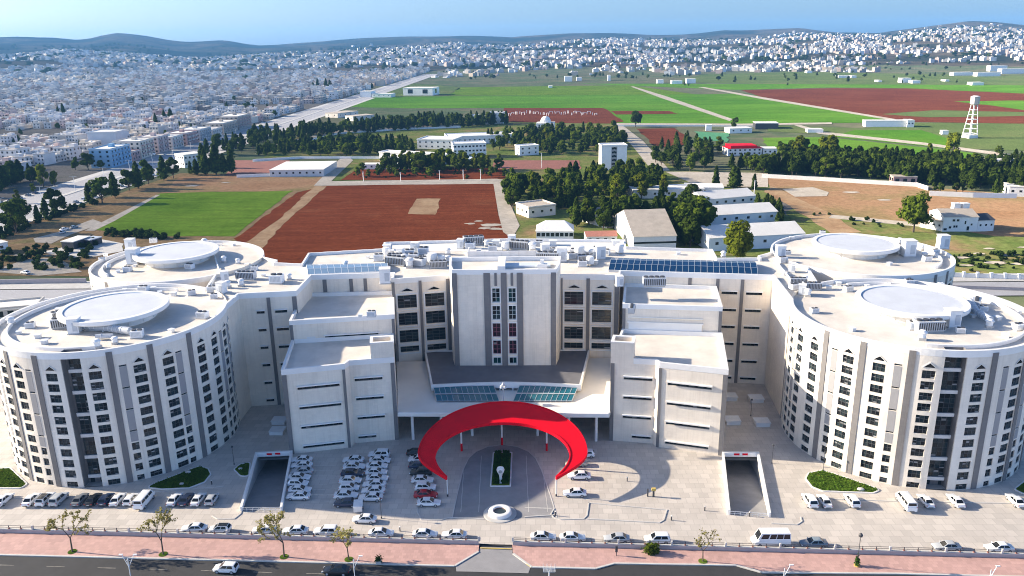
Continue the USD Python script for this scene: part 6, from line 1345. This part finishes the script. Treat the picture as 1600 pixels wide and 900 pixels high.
t_, q_, e_, n_ = bld('colonnade_building', 'low grey building with dark bays at the left edge behind the left front tower', 'building', (-70, 520), (62, 508), 9, 6.0, 'concrete', 'roof_white', 2, 8, 'parapet', 1.9, 1.7)
bld('hut', 'small white hut at the left edge of the rough ground', 'hut', (-6, 395), (14, 391), 6, 3.6, 'white_paint', 'roof_white', 1, 1)
bld('shack', 'dark corrugated shack with white roof on the rough ground at the left', 'shack', (116, 389), (142, 380), 6, 3.0, 'metal_dark', 'roof_white', 0)
bld('shack', 'low dark shack right of the corrugated shack', 'shack', (142, 384), (160, 379), 5, 2.4, 'metal_dark', 'metal_gray', 0)
for k, (u, v, c_) in enumerate([(101, 359, 'white'), (116, 356, 'blue_grey'), (98, 364, 'silver'), (40, 427, 'white')]): car('sedan', c_, G2(u, v), rng.uniform(0, 180), f'{c_.replace("_", "-")} car parked on the rough ground at the left, {ORD[k]} of the scattered four', z=-.15)
for k in range(14): y = 285 + 9.0 * k; car(rng.choice(['sedan', 'hatchback', 'suv']), rng.choice(['white', 'white', 'silver', 'grey', 'blue_grey']), (-254.5, y), 90, 'car parked nose to tail along the right pavement of the highway', 'cars parked along the highway', z=-.1)
for k in range(16): y = 190 + 8.5 * k; car(rng.choice(['sedan', 'hatchback', 'suv']), rng.choice(['white', 'silver', 'grey', 'dark_blue']), (-297.0, y + rng.uniform(-1, 1)), 90, 'car parked along the left pavement of the highway before the town', 'cars parked on the town side', z=-.1)
for k, (u, v) in enumerate([(240, 242), (270, 240), (320, 222), (335, 221), (410, 192), (258, 243)]): car('van' if k % 3 == 0 else 'sedan', 'white', G2(u, v), 90, f'white vehicle standing on the highway before the pink shops, {ORD[k]} in the line', z=-.09)
for k in range(26):
    u_, v_ = 796 + k * 5.4, 178.5 + rng.uniform(-2, 2); x_, y_ = G2(u_, v_); t = thing('site_gantry', 'small white gantry standing in the far red field beyond the domed house', 'gantry', 'white gantries in the far red field', loc=(x_, y_, -.2), rot=rng.uniform(0, 90))
    w_, h_ = rng.uniform(2, 5), rng.uniform(1.5, 3.2)
    for s in (-1, 1): MB().box((s * w_ / 2, 0, h_ / 2), (.5, .5, h_)).build('post', 'white_paint', t)
    MB().box((0, 0, h_ + .25), (w_ + .5, .6, .5)).build('beam', 'white_paint', t)
# poles of the sports ground, tall lamps of the highway
for k, (u, v, h) in enumerate([(568, 283, 14), (626, 283, 13), (687, 281, 14), (724, 281, 15), (751, 281, 16), (846, 262, 22), (1178, 307, 24)]):
    t = thing('floodlight_pole', f'white pole at the back edge of the ploughed field, {ORD[k]} from the left', 'pole', loc=(*G2(u, v), -.2)); hh = px_to_m(u, v, h); MB().tube((0, 0, 0), (0, 0, hh), .28, .2, n=6).build('pole', 'white_paint', t); MB().box((0, 0, hh), (1.0, .4, .4)).build('lamp', 'metal_gray', t)
for k, y in enumerate(range(215, 640, 36)):
    t = thing('highway_lamp', 'tall pale lamp standard on the median of the highway', 'street lamp', 'lamps of the highway', loc=(-275.5, y, .1)); MB().tube((0, 0, 0), (0, 0, 9), .14, .09, n=6).build('pole', 'metal_white', t)
    for s in (-1, 1): MB().bar((0, 0, 8.9), (s * 2.2, 0, 9.1), .12, .1).build('arm', 'metal_white', t)
# water tower
u, v = 1515, 215; x, y = G2(u, v); H_ = px_to_m(u, v, 62)
t = thing('water_tower', 'tall white lattice water tower with a box tank in the right fields', 'water tower', loc=(x, y, -.3), rot=12)
w0, w1 = 4.2, 1.7; hz = H_ * .78
leg = lambda sx, sy, k: np.array([sx * (w0 + (w1 - w0) * k), sy * (w0 + (w1 - w0) * k), hz * k])
for sx, sy in ((-1, -1), (1, -1), (1, 1), (-1, 1)): MB().tube(leg(sx, sy, 0), leg(sx, sy, 1), .45, .36, n=6).build('leg', 'white_paint', t)
S4 = [(-1, -1), (1, -1), (1, 1), (-1, 1)]
for k in range(1, 7):
    b = MB()
    for i in range(4): b.tube(leg(*S4[i], k / 7), leg(*S4[(i + 1) % 4], k / 7), .27, n=5)
    b.build('brace_ring', 'white_paint', t)
b = MB(); b.box((0, 0, hz * .05), (8.2, 8.2, hz * .10)); b.build('base_room', 'white_paint', t)
MB().tube((0, 0, hz), (0, 0, hz + 1.2), 2.4, 3.6, n=8).build('tank_floor', 'concrete', t); MB().tube((0, 0, hz + 1.2), (0, 0, H_ - .8), 3.6, n=8).build('tank', 'concrete', t); MB().tube((0, 0, H_ - .8), (0, 0, H_), 3.9, 1.8, n=8).build('tank_roof', 'trim_white', t)

# ================================================================ THE TOWN
# hero buildings along the highway
usdkit_pink = [('pale_pink', (0.52, 0.40, 0.37)), ('dull_pink', (0.42, 0.27, 0.25)), ('cream', (0.58, 0.52, 0.44)), ('pale_gray', (0.40, 0.41, 0.42)), ('warm_white', (0.58, 0.54, 0.49)), ('cold_white', (0.56, 0.57, 0.59)), ('sand', (0.47, 0.40, 0.32)), ('brown_gray', (0.33, 0.29, 0.26)), ('bright_blue', (0.20, 0.36, 0.52))]
for nm, c_ in usdkit_pink: simple(nm, c_, .85, .10, .15, detail=5)
def shop(label, x, y, wx, ly, floors, wallm, sidem=None, balcony=True, cat='apartment building'):
    """a street block beside the highway: x, y its near right corner; it runs wx to the left and ly away"""
    h = floors * 3.1 + .6
    t, q_, e_, n_ = bld('street_block', label, cat, (x - wx, y), (x, y), ly, h, wallm, 'roof_white', floors, max(2, int(wx / 4.2)), 'parapet', 1.4, 1.5, px=False)
    if balcony:
        fm = plane_map((x, y), (x, y + ly))
        for f in range(1, floors):
            for k in range(max(1, int(ly / 7))):
                s = ly * (k + .5) / max(1, int(ly / 7)); b = MB(); pbox(b, fm, s - 2, s + 2, f * 3.1 + .2, f * 3.1 + 1.2, .0, 1.2); b.build('balcony', sidem or wallm, t)
    b = MB(); b.box((x - wx * .5, y + ly * .6, h + 1.6), (3.2, 4.2, 2.5)); b.build('stair_room', wallm, t)
shop('light blue four-storey building on the left side of the highway', -302, G2(181, 262)[1], 16, 30, 4, 'bright_blue')
yy = G2(181, 262)[1] + 34
for k, (ly, wx, fl, wm, sm, lab) in enumerate([(13, 14, 2, 'dull_pink', None, 'small dull pink shop house next to the blue building'), (24, 22, 4, 'cream', 'dull_pink', 'cream four-storey block with dull pink balconies on the highway'), (20, 18, 4, 'pale_pink', 'dull_pink', 'pale pink four-storey block on the highway'), (22, 20, 3, 'warm_white', 'pale_pink', 'warm white shop block with pale balconies on the highway'),
        (24, 20, 3, 'dull_pink', 'warm_white', 'dull pink block with white balconies on the highway'), (28, 22, 3, 'pale_gray', None, 'pale grey block on the highway beyond the pink one'), (24, 20, 2, 'warm_white', None, 'low warm white block on the highway before the bend'), (40, 22, 3, 'sand', 'brown_gray', 'sand coloured row block on the far highway'), (40, 24, 4, 'brown_gray', 'dull_pink', 'brown-grey row block with pink balconies on the far highway')]):
    shop(lab, -302 - rng.uniform(0, 2), yy, wx, ly, fl, wm, sm); yy += ly + rng.uniform(2, 8)
bld('large_white_block', 'plain white windowless block rising among the town houses', 'block', (-392, 560), (-366, 560), 22, 12, 'cold_white', 'roof_white', 0, 0, 'parapet', px=False)

# ordinary houses: a few kinds, each with its parts
HOUSE = []
cols = ['warm_white', 'cold_white', 'pale_gray', 'cream', 'pale_pink', 'sand', 'brown_gray', 'dull_pink']
words = {'warm_white': 'warm white', 'cold_white': 'cold white', 'pale_gray': 'pale grey', 'cream': 'cream', 'pale_pink': 'pale pink', 'sand': 'sand-coloured', 'brown_gray': 'brown-grey', 'dull_pink': 'dull pink'}
for k in range(20):
    g = random.Random(300 + k); cl = cols[[0, 1, 2, 3, 4, 0, 1, 2, 5, 6, 0, 1, 2, 3, 7, 1, 0, 4, 2, 1][k]]; fl = g.choice([1, 2, 2, 3]); wx, ly, h = g.uniform(9, 15), g.uniform(9, 14), fl * 3.1
    c_ = proto(f'house_kind_{"abcdefghijklmnopqrst"[k]}')
    L_shape = g.random() < .5
    b = MB(); b.box((0, 0, h / 2 - .5), (wx, ly, h + 1)); b.build('wall', cl, c_)
    MB().box((0, 0, h + .12), (wx + .5, ly + .5, .24)).build('roof', 'roof_white' if g.random() < .6 else 'beige_roof', c_)
    b = MB()
    for sx, sy, ww, ll in ((0, -ly / 2, wx, .2), (0, ly / 2, wx, .2), (-wx / 2, 0, .2, ly), (wx / 2, 0, .2, ly)): b.box((sx, sy, h + .5), (ww + .2, ll + .02, .6))
    b.build('parapet', cl, c_)
    sx, sy = g.choice([-1, 1]) * wx * .27, g.choice([-1, 1]) * ly * .25
    b = MB(); b.box((sx, sy, h + 1.4), (wx * .34, ly * .36, 2.4)); b.build('stair_room', cl, c_)
    MB().tube((-sx, sy, h + .3), (-sx, sy, h + 1.7), .7, n=9).build('water_tank', 'white_paint', c_)
    for (p0, p1) in (((-wx / 2, -ly / 2), (wx / 2, -ly / 2)), ((wx / 2, -ly / 2), (wx / 2, ly / 2)), ((-wx / 2, ly / 2), (-wx / 2, -ly / 2))):
        fm = plane_map(p0, p1); Lf = math.hypot(p1[0] - p0[0], p1[1] - p0[1]); n_ = int(Lf / 3.3)
        for f in range(fl):
            for i in range(n_):
                if g.random() < .15: continue
                s = Lf * (i + .5) / n_; b = MB(); pbox(b, fm, s - .65, s + .65, f * 3.1 + .9, f * 3.1 + 2.3, -.05, .05); b.build('window', 'glass', c_)
    if fl > 1:
        fm = plane_map((-wx / 2, -ly / 2), (wx / 2, -ly / 2)); b = MB(); pbox(b, fm, 1, wx * .55, 3.0, 4.0, 0, 1.3); b.build('balcony', cl, c_)
    HOUSE.append((c_, cl, fl))

def view(x, y, z): 
    q_ = np.stack([x, y, z], -1) - CAM; d = q_ @ FWD
    return 800 + FPX * (q_ @ RIGHT) / d, 450 + FPX * (q_ @ DOWN) / d, d
g = np.random.default_rng(5)
def grid(x0, x1, y0, y1, sp, jit):
    X_, Y_ = np.meshgrid(np.arange(x0, x1, sp), np.arange(y0, y1, sp)); X_, Y_ = X_.ravel(), Y_.ravel()
    return X_ + g.uniform(-jit, jit, len(X_)), Y_ + g.uniform(-jit, jit, len(X_))
spots_ = []
# the plain town left of the highway
x, y = grid(-1900, -312, 250, 1500, 16.5, 2.2); spots_.append((x, y, np.full(len(x), 1.0), np.full(len(x), 0)))
x, y = grid(-3000, -310, 1500, 2500, 22, 4); spots_.append((x, y, np.full(len(x), 1.25), np.full(len(x), 0)))
x, y = grid(-4200, 500, 2500, 4300, 33, 9); spots_.append((x, y, np.full(len(x), 1.5), np.full(len(x), 1)))
x, y = grid(-1200, 900, 1950, 2500, 34, 10); spots_.append((x, y, np.full(len(x), 1.3), np.full(len(x), 2)))
# the town on the right slopes
x, y = grid(100, 4200, 2350, 5200, 33, 11); spots_.append((x, y, np.full(len(x), 1.2), np.full(len(x), 3)))
x, y = grid(-4200, 4200, 4300, 6200, 62, 20); spots_.append((x, y, np.full(len(x), 1.7), np.full(len(x), 4)))
x, y, s, zone = (np.concatenate(a) for a in zip(*spots_))
zg = land(x, y); u, v, d = view(x, y, zg)
P3 = np.stack([x / 130, y / 130, x * 0], -1); dens = meshkit.fbm(P3, 3, 11); big = meshkit.fbm(np.stack([x / 700, y / 420, x * 0], -1), 3, 17)
ok = (u > -60) & (u < 1660) & (d > 200)
ok &= ~((zone == 0) & ((dens < .30) | ((np.mod(y + 30, 92) < 13) & (y < 1500)) | (np.mod(x, 118) < 12)))
ok &= ~((zone == 1) & ((big < .40) | (dens < .38)))
ok &= ~((zone == 2) & ((x < -250) | (dens < .52) | (y + 0.35 * np.abs(x) < 2050)))
ok &= ~((zone == 3) & ((big < .45) | (dens < .475)))
ok &= ~((zone == 4) & ((u < 520) | (d > 5700) | (big < .56) | (dens < .46)))
ok &= ~((x > -345) & (x < -300) & (y < yy + 20) & (y > 340) & (zone == 0)) & ~((np.abs(x + 379) < 24) & (np.abs(y - 571) < 24))
# keep the wood at the left edge and the verge free
ok &= ~((zone == 0) & (y < 430) & (x > -330 - (430 - y) * .35))
ok &= ~((x > -305) & (x < -245) & (y < 2450))
x, y, zg, s, d, zone, u, v = (a[ok] for a in (x, y, zg, s, d, zone, u, v))
order = np.argsort(d); near = order[:300]; farr = order[300:]
def rot_of(x, y): return 8 * math.sin(x / 170) + 8 * math.cos(y / 210)
def quarter(x_, y_): return 'near the left edge of the town' if view(np.array(x_), np.array(y_), np.array(0.))[0] < 110 else ('in the town rows nearest the highway' if x_ > -350 else ('in the front rows of the town' if y_ < 560 else 'deeper in the near town'))
for i in near:
    c_, cl, fl = HOUSE[rng.randrange(len(HOUSE))]
    place(c_, 'town_house', f'{words[cl]} flat-roofed {["", "single", "two", "three"][fl]}-storey house {quarter(x[i], y[i])}', 'house', (x[i], y[i], -.3), rot_of(x[i], y[i]) + rng.choice([0, 90, -90]), rng.uniform(.88, 1.08), f'{words[cl]} {["", "single", "two", "three"][fl]}-storey houses {quarter(x[i], y[i])}')
# everything farther: one mass of houses
TC = np.array([(.62, .60, .56), (.66, .66, .66), (.50, .50, .50), (.56, .50, .43), (.50, .40, .37), (.42, .36, .30), (.70, .69, .66), (.34, .30, .28)])
def town_mass(name, idx, label, win):
    n = len(idx); b = MB(); wx, ly = g.uniform(8.5, 14, n) * s[idx], g.uniform(8.5, 14, n) * s[idx]
    fl = g.choice([1, 2, 2, 3, 3, 4], n); h = fl * 3.0 * np.where(zone[idx] >= 3, 1.15, 1.0)
    ang = np.array([math.radians(rot_of(x[i], y[i])) for i in idx]) + g.uniform(-.12, .12, n) + np.where(zone[idx] >= 1, g.uniform(-.5, .5, n), 0)
    tint = TC[g.choice(len(TC), n, p=[.2, .2, .14, .12, .1, .07, .12, .05])] * g.uniform(.55, 1.08, (n, 1))
    box = np.array([[-1, -1, 0], [1, -1, 0], [1, 1, 0], [-1, 1, 0], [-1, -1, 1], [1, -1, 1], [1, 1, 1], [-1, 1, 1]], float)
    F = np.array([[0, 1, 5, 4], [1, 2, 6, 5], [2, 3, 7, 6], [3, 0, 4, 7], [4, 5, 6, 7]])
    def boxes(cx, cy, z0, hx, hy, hh, a, tn, top=None):
        P = box[None] * np.stack([hx, hy, hh], -1)[:, None]; c_, s_ = np.cos(a)[:, None], np.sin(a)[:, None]
        V = np.stack([cx[:, None] + P[..., 0] * c_ - P[..., 1] * s_, cy[:, None] + P[..., 0] * s_ + P[..., 1] * c_, z0[:, None] + P[..., 2]], -1)
        f = (np.arange(len(cx))[:, None, None] * 8 + F[None]).reshape(-1, 4)
        tt = np.repeat(tn[:, None], 5, 1); 
        if top is not None: tt = tt.copy(); tt[:, 4] = top
        tt = tt.reshape(-1, 3)
        b.raw(V.reshape(-1, 3), f, np.vstack([tt, tt]))
    X_, Y_, Z_ = x[idx], y[idx], zg[idx]
    roof = np.where(g.random((n, 1)) < .65, np.array([[.52, .50, .47]]), np.array([[.30, .265, .23]])) * g.uniform(.7, 1.15, (n, 1))
    boxes(X_, Y_, Z_ - 4, wx / 2, ly / 2, h + 4, ang, tint, roof)
    ox, oy = g.choice([-1, 1], n) * wx * .24, g.choice([-1, 1], n) * ly * .24
    boxes(X_ + ox * np.cos(ang) - oy * np.sin(ang), Y_ + ox * np.sin(ang) + oy * np.cos(ang), Z_ + h, wx * .19, ly * .19, np.full(n, 2.4), ang, tint * .95)
    if win:
        for face in (0, 1, 3):
            for k in range(3):
                for f in range(3):
                    m = (g.random(n) < .75) & (fl > f)
                    ii = np.nonzero(m)[0]; t_ = (k + .5) / 3 * 2 - 1
                    a_ = ang[ii] + {0: 0, 1: math.pi / 2, 3: -math.pi / 2}[face]; L = (wx if face == 0 else ly)[ii]; D_ = (ly if face == 0 else wx)[ii] / 2 + .04
                    cx_, cy_ = t_ * L / 2, -D_
                    boxes(X_[ii] + cx_ * np.cos(a_) - cy_ * np.sin(a_), Y_[ii] + cx_ * np.sin(a_) + cy_ * np.cos(a_), Z_[ii] + f * 3.0 + .8, np.full(len(ii), .75), np.full(len(ii), .06), np.full(len(ii), 1.5), a_, np.tile([[.045, .05, .055]], (len(ii), 1)))
    b.build(name, 'tinted_town', tint=True, label=label, cat='town', kind='stuff')
usdkit.material(stage, '/World/Looks/tinted_town', {'a': ('attribute', {'attribute': 'tint'}), 'p': ('principled_bsdf', {'roughness': 0.85})}, [('a.color', 'p.base_color')], surface='p.BSDF')
zf = zone[farr]
town_mass('far_town', farr[(zf == 0) & (d[farr] < 1500)], 'closely built pale houses of the plain town behind the nearest streets', True)
town_mass('far_town', farr[(zf <= 1) & ~((zf == 0) & (d[farr] < 1500))], 'hazy mass of pale houses far off on the left', False)
town_mass('far_town', farr[zf >= 2], 'white houses climbing the far slopes on the right', False)
# scattered farm buildings on the far plain
for k, (u_, v_, w_, h_) in enumerate(sorted([(888, 127, 12, 9), (905, 126, 8, 6), (952, 126, 4, 10), (1032, 130, 10, 6), (1058, 131, 16, 6), (1080, 130, 14, 8), (1318, 121.5, 16, 4), (1334, 121.5, 8, 4), (1416, 129, 14, 8), (1432, 130, 12, 5), (1528, 133, 18, 5), (1505, 118, 30, 6), (1545, 119, 36, 7), (1585, 115, 40, 9), (1560, 111, 26, 10), (1345, 112, 12, 3), (1402, 103, 26, 4), (1440, 94, 14, 5), (1265, 114, 8, 4), (860, 137, 6, 3), (1480, 127, 6, 3), (1375, 128, 6, 3)])):
    P_ = G(u_, v_); sc = depth_of(P_) / FPX
    bld('farm_building', f'small white farm building on the far plain, {ORD[k]} from the left', 'farm building', (P_[0] - w_ * sc / 2, P_[1]), (P_[0] + w_ * sc / 2, P_[1]), 18, h_ * sc * .8, 'white_paint', 'roof_white', 0, px=False, z=-.5)
# trees of the town and the plain: one mass
def instancer(name, label, protos, pts, scl, cat):
    p = numbered('/World', name); pi = UsdGeom.PointInstancer.Define(stage, p); rel = pi.CreatePrototypesRel()
    for k, c_ in enumerate(protos):
        q_ = UsdGeom.Xform.Define(stage, f'{p}/kind_{"abcdefgh"[k]}'); q_.GetPrim().GetReferences().AddInternalReference(c_); rel.AddTarget(q_.GetPath())
    n = len(pts); ids = g.integers(0, len(protos), n); ang = g.uniform(0, 2 * math.pi, n)
    pi.CreateProtoIndicesAttr(Vt.IntArray.FromNumpy(ids.astype(np.int32))); pi.CreatePositionsAttr(Vt.Vec3fArray.FromNumpy(np.asarray(pts, np.float32)))
    pi.CreateOrientationsAttr([Gf.Quath(float(math.cos(a / 2)), 0, 0, float(math.sin(a / 2))) for a in ang]); pi.CreateScalesAttr(Vt.Vec3fArray.FromNumpy(np.asarray(scl, np.float32)))
    setd(pi.GetPrim(), label, cat, None, 'stuff')
tx, ty = [], []
for (x0, x1, y0, y1, n) in ((-1900, -310, 300, 1500, 1000), (-3200, -300, 1500, 2500, 1100), (-4200, 4200, 2400, 5500, 3600), (-900, 2400, 1750, 2450, 700), (300, 1600, 1400, 1800, 60)):
    tx.append(g.uniform(x0, x1, n)); ty.append(g.uniform(y0, y1, n))
tx, ty = np.concatenate(tx), np.concatenate(ty); tz = land(tx, ty); u_, v_, d_ = view(tx, ty, tz)
dn = meshkit.fbm(np.stack([tx / 260, ty / 160, tx * 0], -1), 3, 29)
k_ = (u_ > -80) & (u_ < 1680) & ~((tx > -312) & (tx < -245)) & ((dn > .5) | (ty < 1500))
k_ &= ~((ty < 1950) & (tx > -245) & (v_ > 137))
tx, ty, tz = tx[k_], ty[k_], tz[k_]
sc_ = np.where(ty < 1500, g.uniform(.5, 1.0, len(tx)), np.where(ty < 2450, g.uniform(.5, 1.1, len(tx)), g.uniform(.9, 2.0, len(tx))))
wide_ = np.where(ty < 1500, 1.0, np.where(ty < 2450, 1.5, 2.2))
instancer('far_trees', 'dark tree clumps scattered through the far town and plain', ['/dark_tree_a', '/dark_tree_b', '/green_tree_a', '/pine_a'], np.stack([tx, ty, tz - .3], -1), np.stack([sc_ * wide_, sc_ * wide_, sc_], -1), 'trees')
for c_, L in rest.items(): instancer('more_trees', 'further trees of the dense belts', [c_], [q_[:3] for q_ in L], [[q_[3]] * 3 for q_ in L], 'trees')

# ================================================================ THE AIR
HAZE = 4.7e-5
usdkit.material(stage, '/World/Looks/haze', {'v': ('principled_volume', {'color': (0.20, 0.53, 1.0), 'density': HAZE, 'anisotropy': 0.1})}, [], volume='v.volume')
MB().box((0, 5000, 162), (22600, 15600, 336)).build('haze', 'haze', kind='stuff')
